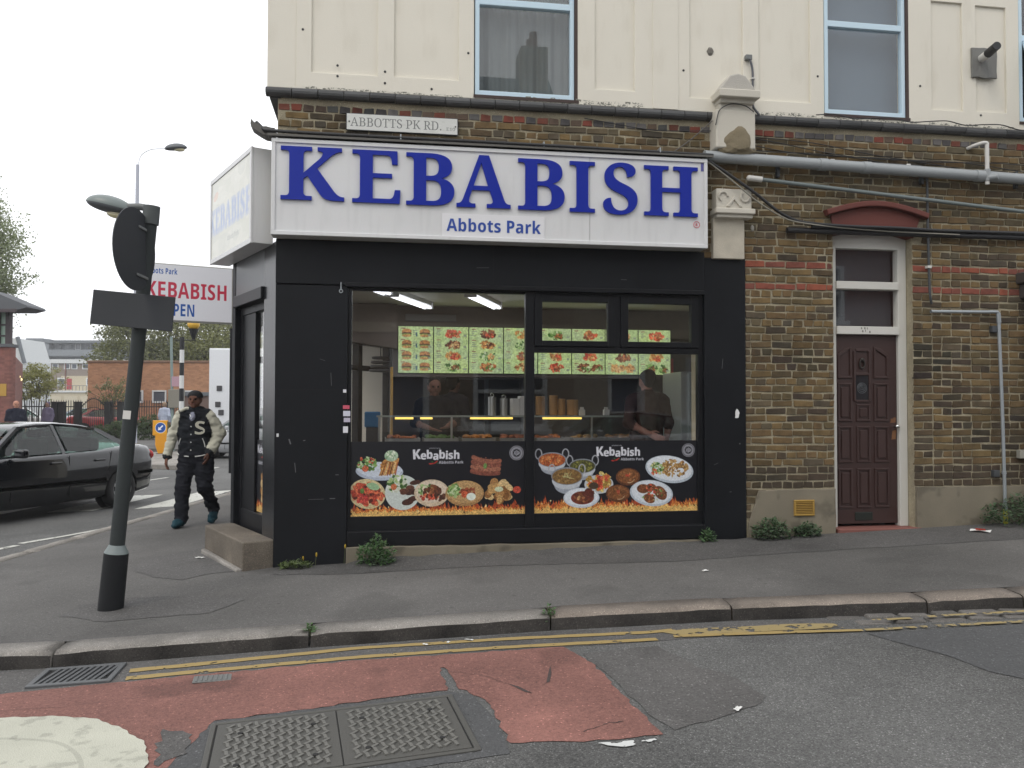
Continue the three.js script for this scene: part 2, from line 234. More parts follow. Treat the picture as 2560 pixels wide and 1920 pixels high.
{ // domed white disc of the mini roundabout
  const pts = []; for (let i = 0; i < 260; i++) { const a = i / 260 * Math.PI * 2, r = 0.93 + 0.012 * Math.sin(a * 7) * Math.sin(a * 3 + 1) + 0.006 * Math.sin(a * 23) + 0.004 * Math.sin(a * 61); pts.push([-1.95 + Math.cos(a) * r, 4.1 + Math.sin(a) * r]); }
  const t = tex(1024, (u, v, x, y) => { const c = fbm(u, v, 5, 5, 221), d = fbm(u, v, 24, 4, 223), f = hash(x, y, 222), dd = Math.hypot(u - 0.5, v - 0.5) * 2, ring = Math.abs(dd - 0.68 - 0.04 * (c - 0.5)) < 0.012 ? 0.82 : 1, k = (0.9 + 0.25 * (c - 0.5) + 0.2 * (f - 0.5)) * ring * (1 - 0.22 * sstep(0.6, 0.72, d)); return [0.5 * k, 0.5 * k, 0.42 * k]; }, 1.9);
  t.offset.set(1.95 / 1.9 + 0.5, -4.1 / 1.9 + 0.5); const m = new THREE.MeshPhysicalMaterial({ map: t, roughness: 0.85 }); withBump(m, T.grainBump, 0.004);
  struct('roundabout_disc', sheet(pts, hRoad, 0.011), m);
  laid('asphalt_patch', [[-1.06, 3.52], [-0.9, 3.62], [-0.88, 3.85], [-0.98, 3.98], [-1.04, 3.75]], M.patch, 0.0065, hRoad, 0.05, 0.02, 19);
}
{ // gutter setts at the right, each stone on its own
  const gutter = new THREE.Group(); gutter.name = 'sett_gutter'; gutter.userData.kind = 'structure'; scene.add(gutter); seed(31);
  for (const row of [0, 1]) for (let x = 3.12 + row * 0.13; x < 6.4;) {
    const L = rnd(0.2, 0.3), z = 2.5 + (x - 3.1) * 0.115 + row * 0.145 + 0.03, y = hRoad(x, z);
    const g = new RoundedBoxGeometry(L - 0.02, 0.1, 0.125, 3, 0.022); g.rotateY(-0.115 + rnd(-0.03, 0.03)); g.rotateZ(rnd(-0.03, 0.03)); g.translate(x + L / 2, y - 0.033 + rnd(-0.006, 0.008), z);
    const m = M.kerb.clone(); const k = rnd(0.4, 0.55); m.color.setRGB(k, k, k * 1.02); part(gutter, 'sett', uvm(g, x), m); x += L;
  }
  for (const a of [[3.35, 3.62, 2.74], [3.75, 4.1, 2.755], [4.15, 4.7, 2.79]]) laid('yellow_line', [[a[0], a[2] - 0.03], [a[1], a[2] - 0.01], [a[1], a[2] + 0.03], [a[0], a[2] + 0.015]], M.yellowWorn, 0.03, hRoad, 0.08, 0.004, 20);
}
{ // gutter grating
  const o = thing('gully_grate', 'rusty iron gully grating in the gutter below the kerb', 'drain', null, [0, 0, 0]); const iron = withBump(mat(0.11, 0.115, 0.12, 0.6, { metalness: 0.3 }), T.grainBump, 0.002), pit = mat(0.01, 0.01, 0.01, 1);
  const y = (x, z) => hRoad(x, z); const x0 = -2.04, x1 = -1.56, z0 = 2.33, z1 = 2.675, sl = Math.atan(0.036);
  const place = (g) => { const p = g.attributes.position; for (let i = 0; i < p.count; i++) p.setY(i, p.getY(i) + y(p.getX(i), p.getZ(i))); g.computeVertexNormals(); return g; };
  part(o, 'pit', place(boxAt(x0 + 0.02, x1 - 0.02, 0.0045, 0.006, z0 + 0.02, z1 - 0.02)), pit);
  part(o, 'frame', place(merge([rbox(x0, x1, 0, 0.018, z0, z0 + 0.035), rbox(x0, x1, 0, 0.018, z1 - 0.035, z1), rbox(x0, x0 + 0.035, 0, 0.0178, z0 + 0.034, z1 - 0.034), rbox(x1 - 0.035, x1, 0, 0.0178, z0 + 0.034, z1 - 0.034)])), iron);
  for (let k = 0; k < 10; k++) { const x = x0 + 0.05 + k * 0.0385; part(o, 'bar', place(bar([x, 0.011, z1 - 0.034], [x + 0.045, 0.011, z0 + 0.034], 0.02, 0.01)), iron); }
}
{ // cable chamber cover with raised tread
  const o = thing('manhole_cover', 'large steel chamber cover with raised tread set in the red road', 'manhole cover', null, [-0.795, 0, 3.54], 0.098);
  const st = withBump(mat(0.085, 0.083, 0.076, 0.65, { metalness: 0.2 }), T.grainBump, 0.002), tr = mat(0.15, 0.147, 0.135, 0.6, { metalness: 0.2 }), W = 1.19, H = 0.69;
  const drop = (g) => { const p = g.attributes.position, v = V(0, 0, 0); o.updateMatrixWorld(true); for (let i = 0; i < p.count; i++) { v.fromBufferAttribute(p, i).applyMatrix4(o.matrixWorld); p.setY(i, p.getY(i) + hRoad(v.x, v.z)); } g.computeVertexNormals(); return g; };
  const gapM = mat(0.02, 0.02, 0.02, 1);
  part(o, 'frame', drop(merge([rbox(-0.02, W + 0.02, 0, 0.012, -0.035, -0.006), rbox(-0.02, W + 0.02, 0, 0.012, H + 0.006, H + 0.035), rbox(-0.035, -0.006, 0, 0.0122, -0.033, H + 0.033), rbox(W + 0.006, W + 0.035, 0, 0.0122, -0.033, H + 0.033)])), st);
  part(o, 'joint', drop(boxAt(-0.008, W + 0.008, 0, 0.0055, -0.008, H + 0.008)), gapM);
  for (let q = 0; q < 2; q++) {
    const a = q * W / 2 + 0.003, b = (q + 1) * W / 2 - 0.003; part(o, 'plate', drop(rbox(a, b, 0, 0.011, 0.003, H - 0.003, 0.003)), st);
    const lug = []; const n = 12, rws = 13; // staggered lugs
    for (let i = 0; i < n; i++) for (let j = 0; j < rws; j++) { const x = lerp(a + 0.045, b - 0.045, (i + 0.5) / n), z = lerp(0.04, H - 0.04, (j + 0.5) / rws), g = new THREE.BoxGeometry(0.016, 0.008, 0.05).rotateY((i + j) % 2 ? 0.15 : -0.75).translate(x, 0.0145, z); lug.push(g); }
    const l = part(o, 'tread_pattern', drop(merge(lug)), tr); l.userData.kind = 'stuff';
    for (const [fx, fz] of [[0.2, 0.25], [0.8, 0.25], [0.2, 0.8], [0.8, 0.8]]) part(o, 'keyhole', drop(new THREE.CylinderGeometry(0.014, 0.014, 0.004, 12).translate(lerp(a, b, fx), 0.0195, H * fz)), gapM);
  }
}
{ const o = thing('stopcock_cover', 'small ribbed iron stopcock cover beside the yellow lines', 'cover', null, [-0.96, hRoad(-0.96, 2.765), 2.765], 0.1); const m = mat(0.16, 0.165, 0.16, 0.6, { metalness: 0.3 });
  part(o, 'plate', rbox(-0.11, 0.11, 0, 0.009, -0.06, 0.06), m); for (let k = 0; k < 7; k++) part(o, 'rib', rbox(-0.095 + k * 0.028, -0.082 + k * 0.028, 0.008, 0.013, -0.05, 0.05, 0.003), m); }
// main road markings: zebra stripes, zigzag by the kerb, lane dashes
const zl = (a, b, w) => { const dx = b[0] - a[0], dz = b[1] - a[1], L = Math.hypot(dx, dz), nx = -dz / L * w / 2, nz = dx / L * w / 2; return [[a[0] + nx, a[1] + nz], [b[0] + nx, b[1] + nz], [b[0] - nx, b[1] - nz], [a[0] - nx, a[1] - nz]]; };
for (const [x, z] of [[-3.1, -7.9], [-4.35, -7.65], [-5.6, -7.4], [-6.85, -7.15], [-8.1, -6.9]]) laid('zebra_stripe', [[x - 0.3, z - 1.25], [x + 0.35, z - 1.38], [x - 0.15, z + 1.1], [x - 0.8, z + 1.23]].map((p) => p), M.roadWhite, 0.005, hRoad, 0.3, 0.01, 23);
for (const [a, b] of [[[-4.5, -2.5], [-4.28, -3.05]], [[-4.3, -3.2], [-3.35, -4.85]], [[-3.4, -4.8], [-3.1, -6.6]], [[-3.1, -6.55], [-2.55, -7.6]], [[-2.55, -9], [-2.25, -10.6]], [[-4.85, -13.1], [-5.15, -12.2]], [[-4.3, -16.5], [-4.5, -15.2]], [[-3.2, -13.4], [-2.9, -14.2]]]) laid('zigzag_line', zl(a, b, 0.1), M.roadWhite, 0.006, hRoad, 0.3, 0.005, 24);
// ---------------------------------------------------------------- corner building: rendered upper floor over a stock-brick ground floor
const house = thing('corner_building', 'cream rendered upper floor over brown brick on the street corner', 'building');
const WIN = [[0.905, 1.925, 4.445, 6.15], [4.52, 5.47, 4.465, 6.15], [6.76, 7.75, 4.5, 6.15]];
const XL = -0.76, XR = 9;
{
  const hole = WIN.map(([a, b, c, d]) => rect(a, b, c, d));
  const panels = [[-0.62, -0.01, 4.585, 6.6], [0.145, 0.757, 4.59, 6.6], [2.1, 2.505, 4.59, 6.6], [3.075, 3.64, 4.56, 6.6], [3.81, 4.37, 4.58, 6.6], [5.735, 6.095, 4.59, 5.745], [6.25, 6.61, 4.6, 5.735]].map((p) => rect(...p));
  part(house, 'upper_wall', uvm(extr(rect(XL, XR, 4.38, 7.2), 0.25, 0, hole).translate(0, 0, -0.23)), M.cream);
  part(house, 'render_facing', uvm(extr(rect(XL, XR, 4.425, 7.2), 0.026, 0.004, [...hole, ...panels]).translate(0, 0, 0.018)), M.cream);
  const strip = uvm(extr(rect(2.69, 2.955, 4.427, 7.2), 0.012, 0.003).translate(0, 0, 0.041)); part(house, 'render_pilaster', strip, M.cream);
  // plain corner strip, brick return and the flank behind
  part(house, 'corner_strip', uvm(extr(rect(-1.02, XL + 0.002, 4.425, 7.2), 0.27, 0.006).translate(0, 0, -0.235)), M.cream);
  part(house, 'flank_wall', boxAt(-1.018, -0.8, 4.425, 7.2, -7, -0.236), M.cream); part(house, 'flank_brickwork', boxAt(-0.9, -0.7, 3.0, 4.36, -7, -0.268), mat(0.09, 0.075, 0.055, 0.9));
  part(house, 'rear_wall', boxAt(-1, XR, -0.4, 7.2, -7.2, -7), M.cream); part(house, 'side_wall', boxAt(XR - 0.02, XR + 0.2, -0.4, 7.2, -7.2, 0), M.cream);
  part(house, 'roof', uvm(extr([[-1.03, -0.1], [-1.03, 7.1], [XR + 0.2, 7.1], [XR + 0.2, -0.1]], 0.2).rotateX(-Math.PI / 2).translate(0, 7.2, 0)), mat(0.08, 0.085, 0.1, 0.8));
  part(house, 'upper_floor', boxAt(-0.6, XR, 4.1, 4.3, -6.9, -0.26), M.darkGrey);
  // windows
  const roomM = mat(0.1, 0.1, 0.1, 0.95), net = mat(0.13, 0.15, 0.15, 1), brown = mat(0.045, 0.025, 0.02, 0.6);
  WIN.forEach(([a, b, c, d], i) => {
    const w = part(house, 'window', (() => { const f = 0.055, t = i === 0 ? 5.385 : 5.43; return merge([rbox(a + 0.012, a + f, c + 0.02, d, -0.04, 0.03), rbox(b - f - 0.015, b - 0.03, c + 0.02, d, -0.04, 0.03), rbox(a + f - 0.002, b - f - 0.013, c + 0.02, c + f + 0.015, -0.038, 0.028), rbox(a + f - 0.002, b - f - 0.013, t - 0.032, t + 0.032, -0.038, 0.028), rbox(a + f, b - f, d - f, d, -0.038, 0.028)]); })(), M.upvc);
    const f = 0.055, t = i === 0 ? 5.385 : 5.43, pane = (y0, y1) => part(w, 'pane', boxAt(a + f - 0.003, b - f - 0.012, y0, y1, -0.012, -0.008), glass);
    if (i < 2) { pane(c + f + 0.012, t - 0.03); pane(t + 0.03, d - f); } else { pane(t + 0.03, d - f); }
    part(w, 'sill_strip', merge([boxAt(a - 0.004, b + 0.012, c - 0.012, c + 0.018, -0.03, 0.052), boxAt(b - 0.029, b + 0.002, c + 0.02, d, -0.03, 0.0435)]), brown);
    part(w, 'room_lining', merge([boxAt(a - 0.6, b + 0.6, c - 0.3, c - 0.1, -2.2, -0.24), boxAt(a - 0.6, b + 0.6, d, d + 0.1, -2.2, -0.24), boxAt(a - 0.6, b + 0.6, c - 0.3, d, -2.3, -2.2), boxAt(a - 0.7, a - 0.6, c - 0.3, d, -2.3, -0.24), boxAt(b + 0.6, b + 0.7, c - 0.3, d, -2.3, -0.24)]), roomM);
    if (i === 0) { // hanging net
      const g = new THREE.PlaneGeometry(b - a, d - c, 120, 1), p = g.attributes.position; for (let k = 0; k < p.count; k++) p.setZ(k, 0.012 * Math.sin(p.getX(k) * 34) + 0.008 * Math.sin(p.getX(k) * 71 + 1)); g.computeVertexNormals(); part(w, 'net_curtain', g.translate((a + b) / 2, (c + d) / 2, -0.12), net);
    }
    if (i === 1) part(w, 'blind', boxAt(a, b, c, d, -0.16, -0.155), mat(0.1, 0.14, 0.18, 0.9));
    if (i === 2) { // top-hung sash standing open
      const s = part(w, 'open_sash', merge([rbox(-0.44, -0.38, -0.85, 0, -0.02, 0.03), rbox(0.38, 0.44, -0.85, 0, -0.02, 0.03), rbox(-0.38, 0.38, -0.85, -0.79, -0.018, 0.028), rbox(-0.38, 0.38, -0.06, 0, -0.018, 0.028)]), M.upvc); s.position.set((a + b) / 2, t - 0.04, 0.04); s.rotation.x = -0.3; part(s, 'pane', boxAt(-0.381, 0.381, -0.8, -0.05, 0.0, 0.004), glass);
    }
  });
  // render holes and a broken fixing
  for (const [x, y] of [[-0.7, 4.98], [-0.38, 4.66], [-0.38, 4.56], [0.06, 4.63], [0.06, 4.52], [0.5, 4.49], [0.85, 4.86], [3.01, 4.83], [4.45, 4.86], [5.6, 4.83], [6.3, 4.56]]) part(house, 'drill_hole', new THREE.CylinderGeometry(0.012, 0.012, 0.004, 8).rotateX(Math.PI / 2).translate(x, y, 0.045), M.cable);
  part(house, 'broken_fixing', new THREE.DodecahedronGeometry(0.04, 0).scale(1, 1.15, 0.4).translate(3.3, 5.05, 0.02), mat(0.16, 0.15, 0.13, 0.9));
  // mould along the foot of the render and rusty runs by the corbel: patchy matter, not fades
  const stainM = (r, g, b, cut, s, size = 0.5) => { const m = mat(r, g, b, 0.95); m.alphaMap = worn(256, s, cut, size); m.alphaTest = 0.5; return m; }, mould = stainM(0.2, 0.2, 0.17, 0.56, 231);
  for (const [a, b, c, d, m, l] of [[1.2, 2.6, 4.426, 4.47, mould], [3.75, 4.5, 4.426, 4.46, mould], [4.6, 5.6, 4.426, 4.45, mould], [5.7, 6.7, 4.426, 4.452, mould], [-0.7, 0.8, 4.426, 4.444, mould]]) part(house, 'stain', uvm(extr(jag(rect(a, b, c, d), 0.09, 0.01, Math.round(a * 97)), 0.0012).translate(0, 0, 0.0442)), m);
  // bullnosed blue-brick string course
  const cop = [], shape = [[0, 0.012], [0.05, 0.015], [0.072, 0.032], [0.078, 0.052], [0.072, 0.074], [0.052, 0.088], [0, 0.092]];
  seed(41); const cg = uvm(extr(shape, 0.232, 0.003).rotateY(-Math.PI / 2).translate(0.232, 0, 0));
  const tones = [0.075, 0.06, 0.09, 0.068].map((k) => withBump(mat(k, k * 1.02, k * 1.05, 0.75), T.brickBump, 0.003));
  for (let k = 0, x = -1.03; x < 6.95; k++, x += 0.238) { const c = part(house, 'coping_brick', cg, tones[Math.floor(rnd(4))]); c.position.set(x, 4.333 + rnd(-0.003, 0.003), 0.0 + rnd(-0.003, 0.002)); }
  part(house, 'coping_return', boxAt(-1.0, -0.9, 4.335, 4.424, -6.9, 0.0), tones[1]);
}
// ---- brickwork
const DOOR = { x0: 4.63, x1: 5.52, y0: 0.14, y1: 3.24 };
{
  const arch = [[DOOR.x0, DOOR.y0], [DOOR.x1, DOOR.y0], [DOOR.x1, DOOR.y1]]; for (let k = 1; k < 10; k++) { const t = k / 10; arch.push([lerp(DOOR.x1, DOOR.x0, t), DOOR.y1 + 0.07 * Math.sin(t * Math.PI)]); } arch.push([DOOR.x0, DOOR.y1]);
  const wall = part(house, 'brick_wall', uvm(extr([[-0.925, 2.962], [-0.925, 4.345], [XR, 4.345], [XR, -0.35], [3.66, -0.35], [3.66, 2.962]], 0.26, 0, [arch]).translate(0, 0, -0.266)), M.mortar);
  // tones
  const tone = (r, g, b) => { const m = new THREE.MeshPhysicalMaterial({ map: T.brickTone, bumpMap: T.brickBump, bumpScale: 0.004, roughness: 0.93 }); m.color.setRGB(r, g, b); return m; };
  const stock = [[0.145, 0.102, 0.056], [0.13, 0.092, 0.05], [0.16, 0.114, 0.062], [0.115, 0.08, 0.045], [0.11, 0.085, 0.052], [0.135, 0.098, 0.058], [0.09, 0.065, 0.042], [0.17, 0.118, 0.06]];
  const grimy = [[0.1, 0.084, 0.062], [0.11, 0.09, 0.064], [0.085, 0.072, 0.056], [0.12, 0.095, 0.066], [0.075, 0.066, 0.056]];
  const dark = [[0.06, 0.047, 0.036], [0.08, 0.06, 0.044], [0.05, 0.041, 0.034], [0.07, 0.053, 0.042]];
  const redT = [[0.24, 0.072, 0.045], [0.2, 0.065, 0.045], [0.16, 0.06, 0.046], [0.28, 0.08, 0.045]];
  const frieze = [[0.22, 0.062, 0.038], [0.12, 0.115, 0.112], [0.085, 0.082, 0.08], [0.18, 0.06, 0.04], [0.15, 0.14, 0.135], [0.13, 0.092, 0.064]];
  const key = new Map(), matOf = (c) => { const k = c.join(); if (!key.has(k)) key.set(k, tone(...c)); return key.get(k); };
  // brick blanks: slightly irregular blocks with worn arrises
  seed(91);
  const blank = (w, h) => { const g = new RoundedBoxGeometry(w, h, 0.03, 1, 0.005), p = g.attributes.position, jit = {}; for (let i = 0; i < p.count; i++) { const k = [Math.sign(p.getX(i)), Math.sign(p.getY(i))].join(); jit[k] ??= [rnd(-0.006, 0.006), rnd(-0.006, 0.006), rnd(-0.002, 0.002)]; p.setXYZ(i, p.getX(i) + jit[k][0], p.getY(i) + jit[k][1], p.getZ(i) + jit[k][2]); } g.computeVertexNormals(); return uvm(g, rnd(1), rnd(1)); };
  const sizes = { s: 0.207, h: 0.096, c: 0.05 }, blanks = {}; for (const k in sizes) blanks[k] = Array.from({ length: 6 }, () => blank(sizes[k], 0.0575));
  const list = [], C = 0.0745, yb = 0.645;
  const hidden = (x, y, w) => (y < 2.97 && x - w / 2 < 3.66) || (x > 3.3 && x < 3.68 && y < 3.63) || (x < 3.19 && y > 3.0 && y < 3.86) || (x > 3.33 && x < 3.66 && y > 4.06 && y < 4.33) || (y < 0.62 && x > 3.8) || (x + w / 2 > DOOR.x0 - 0.002 && x - w / 2 < DOOR.x1 + 0.002 && y < 3.25) || (x > 4.6 && x < 5.6 && y > 3.2 && y < 3.54);
  for (let r = -4; r < 50; r++) {
    const y = yb + (r + 0.5) * C; if (y > 4.31) break;
    const topRow = y > 4.245, header = topRow || r % 2 === 0; let x = -0.915 + (header ? 0 : 0.057) + (r % 4 === 1 ? 0.11 : 0);
    const band = r === 30 || r === 27;
    while (x < 6.98) {
      if (y < 2.97 && x < 3.671) { x = 3.672; if (rnd() < 0.5 && !band) { const q = sizes.c; list.push({ x: x + q / 2, y, kind: 'c', c: stock[Math.floor(rnd(8))], z: 0, v: Math.floor(rnd(6)), rz: 0, a: 0 }); x += q + 0.014; } }
      let kind = header ? 'h' : 's'; if (!header && rnd() < 0.07) kind = 'h'; if (header && !topRow && rnd() < 0.1) kind = 's'; if (band && rnd() < 0.5) kind = kind === 'h' ? 's' : 'h';
      let w = sizes[kind];
      for (const edge of [DOOR.x0]) if (x < edge && x + w > edge - 0.004 && y < 3.25) { if (edge - x > 0.08) kind = 'h'; else kind = 'c'; w = sizes[kind]; if (x + w > edge) x = edge - w - 0.003; }
      if (x < DOOR.x1 && x > DOOR.x0 - 0.004 && y < 3.25) { x = DOOR.x1 + 0.004; continue; }
      const cx = x + w / 2;
      if (!hidden(cx, y, w)) {
        const upper = y > 3.35, lowd = r < 3 && r >= 0, pal = topRow ? frieze : band ? redT : lowd ? dark : upper ? (rnd() < 0.4 ? grimy : stock) : (rnd() < 0.12 ? grimy : rnd() < (cx > 5.5 ? 0.2 : 0.06) ? dark : stock);
        const soot = 1 - 0.55 * sstep(0.5, 0.75, fbm((cx + 3) / 12, y / 12, 18, 4, 77)); list.push({ x: cx, y, kind, c: pal[Math.floor(rnd(pal.length))].map((q, n) => Math.round(q * soot * (band || topRow ? 1 : n === 0 ? 1.06 : n === 1 ? 1.0 : 0.8) * 200) / 200), z: rnd(-0.005, 0.003), v: Math.floor(rnd(6)), rz: rnd(-0.008, 0.008), a: sizes[kind] / (8.15 ** 2 + cx * cx + (y - 1.47) ** 2) });
      }
      x += w + rnd(0.012, 0.019);
    }
  }
  list.sort((p, q) => q.a - p.a);
  const rest = [], colr = new THREE.Color();
  list.forEach((b, i) => {
    if (i < 300) { const o = part(wall, 'brick', blanks[b.kind][b.v], matOf(b.c)); o.position.set(b.x, b.y, b.z - 0.0105); o.rotation.z = b.rz; o.scale.setScalar(1); } else {
      const g = blanks[b.kind][b.v].clone(); g.rotateZ(b.rz).translate(b.x, b.y, b.z - 0.0105); const cc = new Float32Array(g.attributes.position.count * 3); for (let k = 0; k < cc.length; k += 3) { cc[k] = b.c[0]; cc[k + 1] = b.c[1]; cc[k + 2] = b.c[2]; } g.setAttribute('color', new THREE.BufferAttribute(cc, 3)); rest.push(g);
    }
  });
  const m = tone(1, 1, 1); m.vertexColors = true;
  const o = part(wall, 'brickwork', mergeGeometries(rest), m); o.userData.kind = 'stuff';
  // rendered plinth with a broken corner
  const plinthL = jag([[3.7, -0.2], [3.69, 0.3], [3.76, 0.5], [3.8, 0.63], [4.625, 0.638], [4.625, -0.2]], 0.09, 0.006, 51), plinthR = [[5.53, -0.2], [5.53, 0.645], [XR, 0.63], [XR, -0.2]];
  part(house, 'plinth', merge([uvm(extr(plinthL, 0.035, 0.004).translate(0, 0, -0.01)), uvm(extr(plinthR, 0.037, 0.004).translate(0, 0, -0.01))]), M.stucco);
  // red painted segmental lintel with hood mould
  const redP = withBump(mat(0.13, 0.034, 0.025, 0.75), T.grainBump, 0.002), lp = [], hood = [];
  for (let k = 0; k <= 16; k++) { const t = k / 16; lp.push([lerp(4.6, 5.6, t), 3.44 + 0.1 * Math.sin(t * Math.PI)]); } for (let k = 16; k >= 0; k--) { const t = k / 16; lp.push([lerp(4.625, 5.525, t), 3.235 + 0.07 * Math.sin(t * Math.PI)]); }
  for (let k = 0; k <= 16; k++) { const t = k / 16; hood.push([lerp(4.52, 5.68, t), 3.485 + 0.112 * Math.sin(t * Math.PI)]); } for (let k = 16; k >= 0; k--) { const t = k / 16; hood.push([lerp(4.54, 5.66, t), 3.43 + 0.108 * Math.sin(t * Math.PI)]); }
  const l = part(house, 'lintel', uvm(extr(lp, 0.25, 0.004).translate(0, 0, -0.23)), redP, 'red painted segmental lintel over the door'); part(l, 'hood_mould', uvm(extr(hood, 0.11, 0.012).translate(0, 0, -0.03)), redP);
}
{ // street door with fanlights
  const wp = withBump(mat(0.6, 0.59, 0.55, 0.55), T.grainBump, 0.001), { x0, x1 } = DOOR, dp = withBump(mat(0.04, 0.017, 0.0145, 0.5), T.grainBump, 0.0015);
  const head = [[x0 + 0.004, 3.13], [x1 - 0.004, 3.13], [x1 - 0.004, 3.235]]; for (let k = 1; k < 8; k++) { const t = k / 8; head.push([lerp(x1, x0, t), 3.235 + 0.066 * Math.sin(t * Math.PI)]); } head.push([x0 + 0.004, 3.235]);
  const door = part(house, 'door', rbox(4.722, 5.418, 0.255, 2.224, -0.18, -0.14, 0.004), dp, 'dark red panelled street door');
  const frame = part(house, 'door_frame', merge([rbox(x0 + 0.003, 4.718, 0.225, 3.14, -0.2, -0.105), rbox(5.422, x1 - 0.003, 0.225, 3.14, -0.2, -0.105), rbox(4.716, 5.424, 2.228, 2.312, -0.2, -0.085), rbox(4.716, 5.424, 2.702, 2.782, -0.2, -0.088), uvm(extr(head, 0.09).translate(0, 0, -0.197))]), wp);
  part(frame, 'fanlight_pane', boxAt(4.715, 5.425, 2.31, 2.704, -0.152, -0.148), glass); part(frame, 'fanlight_pane', boxAt(4.715, 5.425, 2.78, 3.132, -0.152, -0.148), glass);
  part(frame, 'fanlight_blind', boxAt(4.72, 5.42, 2.3, 3.2, -0.24, -0.235), mat(0.045, 0.048, 0.056, 0.9));
  part(house, 'hall_lining', merge([boxAt(x0 - 0.1, x1 + 0.1, 0.1, 0.2, -2.6, -0.268), boxAt(x0 - 0.1, x1 + 0.1, 3.4, 3.5, -2.6, -0.268), boxAt(x0 - 0.2, x0 - 0.1, 0.1, 3.5, -2.6, -0.268), boxAt(x1 + 0.1, x1 + 0.2, 0.1, 3.5, -2.6, -0.268), boxAt(x0 - 0.1, x1 + 0.1, 0.1, 3.5, -2.7, -2.6)]), mat(0.09, 0.09, 0.09, 0.9));
  // raised and fielded panels: rails and stiles stand proud of the recessed leaf
  const cols = [[4.745, 4.905], [4.955, 5.11], [5.155, 5.32]], rows = [[0.42, 0.83], [0.89, 1.27], [1.32, 1.72]];
  const panel = (a, b, c, d) => { const p = part(door, 'panel', merge([rbox(a, b, c, c + 0.02, -0.14, -0.126, 0.005), rbox(a, b, d - 0.02, d, -0.14, -0.126, 0.005), rbox(a, a + 0.02, c + 0.019, d - 0.019, -0.14, -0.1265, 0.005), rbox(b - 0.02, b, c + 0.019, d - 0.019, -0.14, -0.1265, 0.005), rbox(a + 0.038, b - 0.038, c + 0.045, d - 0.045, -0.142, -0.128, 0.006)]), dp); return p; };
  for (const [a, b] of [cols[0], cols[2]]) for (const [c, d] of rows) panel(a, b, c, d);
  panel(cols[1][0], cols[1][1], 0.42, 0.83); panel(cols[1][0], cols[1][1], 0.89, 1.27); panel(cols[1][0], cols[1][1], 1.32, 1.5);
  for (const [a, b, s] of [[cols[0][0], cols[0][1], 1], [cols[2][0], cols[2][1], -1]]) { const y = (t) => 2.02 + 0.08 * (s > 0 ? t : 1 - t); part(door, 'panel', uvm(extr([[a, 1.77], [b, 1.77], [b, y(1)], [lerp(a, b, 0.5), y(0.5) + 0.02], [a, y(0)]], 0.015, 0.005, [[[a + 0.022, 1.795], [b - 0.022, 1.795], [b - 0.022, y(1) - 0.025], [a + 0.022, y(0) - 0.025]]]).translate(0, 0, -0.141)), dp); }
  part(door, 'glass_surround', merge([rbox(4.925, 4.948, 1.53, 2.06, -0.14, -0.124), rbox(5.094, 5.117, 1.53, 2.06, -0.14, -0.124), rbox(4.947, 5.095, 1.52, 1.545, -0.14, -0.1245), rbox(4.947, 5.095, 1.8, 1.83, -0.14, -0.1245), rbox(4.947, 5.095, 2.05, 2.08, -0.14, -0.1245)]), dp);
  const gl = part(door, 'glass', boxAt(4.947, 5.095, 1.545, 1.8, -0.141, -0.136), mat(0.02, 0.022, 0.026, 0.1)); for (let k = 0; k < 4; k++) part(gl, 'glass_ring', new THREE.TorusGeometry(0.012 + k * 0.014, 0.003, 6, 20).translate(5.02, 1.68 - k * 0.004, -0.135), mat(0.1, 0.11, 0.12, 0.1));
  part(door, 'knocker', merge([new THREE.TorusGeometry(0.035, 0.009, 8, 20).scale(0.8, 1.3, 1).translate(5.02, 1.92, -0.128), new THREE.SphereGeometry(0.022, 12, 8).translate(5.02, 1.965, -0.128)]), mat(0.02, 0.015, 0.012, 0.4));
  part(door, 'letter_plate', rbox(4.93, 5.13, 0.288, 0.375, -0.142, -0.132), mat(0.025, 0.03, 0.026, 0.5, { metalness: 0.4 }));
  part(door, 'knob', merge([new THREE.SphereGeometry(0.026, 16, 12).translate(5.387, 1.267, -0.085), rod([5.387, 1.267, -0.14], [5.387, 1.267, -0.09], 0.012)]), M.steel);
  part(door, 'worn_patch', extr(jag([[5.355, 1.13], [5.4, 1.13], [5.41, 1.23], [5.37, 1.22]], 0.02, 0.006, 7), 0.002).translate(0, 0, -0.1399), mat(0.2, 0.09, 0.035, 0.7));
  part(door, 'worn_patch', extr(jag([[5.34, 1.3], [5.4, 1.31], [5.405, 1.36], [5.35, 1.35]], 0.02, 0.006, 8), 0.002).translate(0, 0, -0.1399), mat(0.16, 0.07, 0.03, 0.7));
  for (const [x, y, w] of [[4.985, 2.295, 0.012], [4.998, 2.262, 0.014], [5.02, 2.295, 0.013], [5.03, 2.268, 0.01], [5.05, 2.292, 0.012], [5.078, 2.256, 0.013]]) part(frame, 'paint_flake', extr(jag(rect(x, x + w, y - 0.012, y + 0.008), 0.01, 0.004, Math.round(x * 1000)), 0.0015).translate(0, 0, -0.0848), mat(0.16, 0.16, 0.14, 0.8));
  const st = withBump(mat(0.2, 0.075, 0.06, 0.75), T.grainBump, 0.003); part(house, 'door_step', rbox(4.652, 5.58, 0.02, 0.226, -0.26, 0.035, 0.012), st);
}
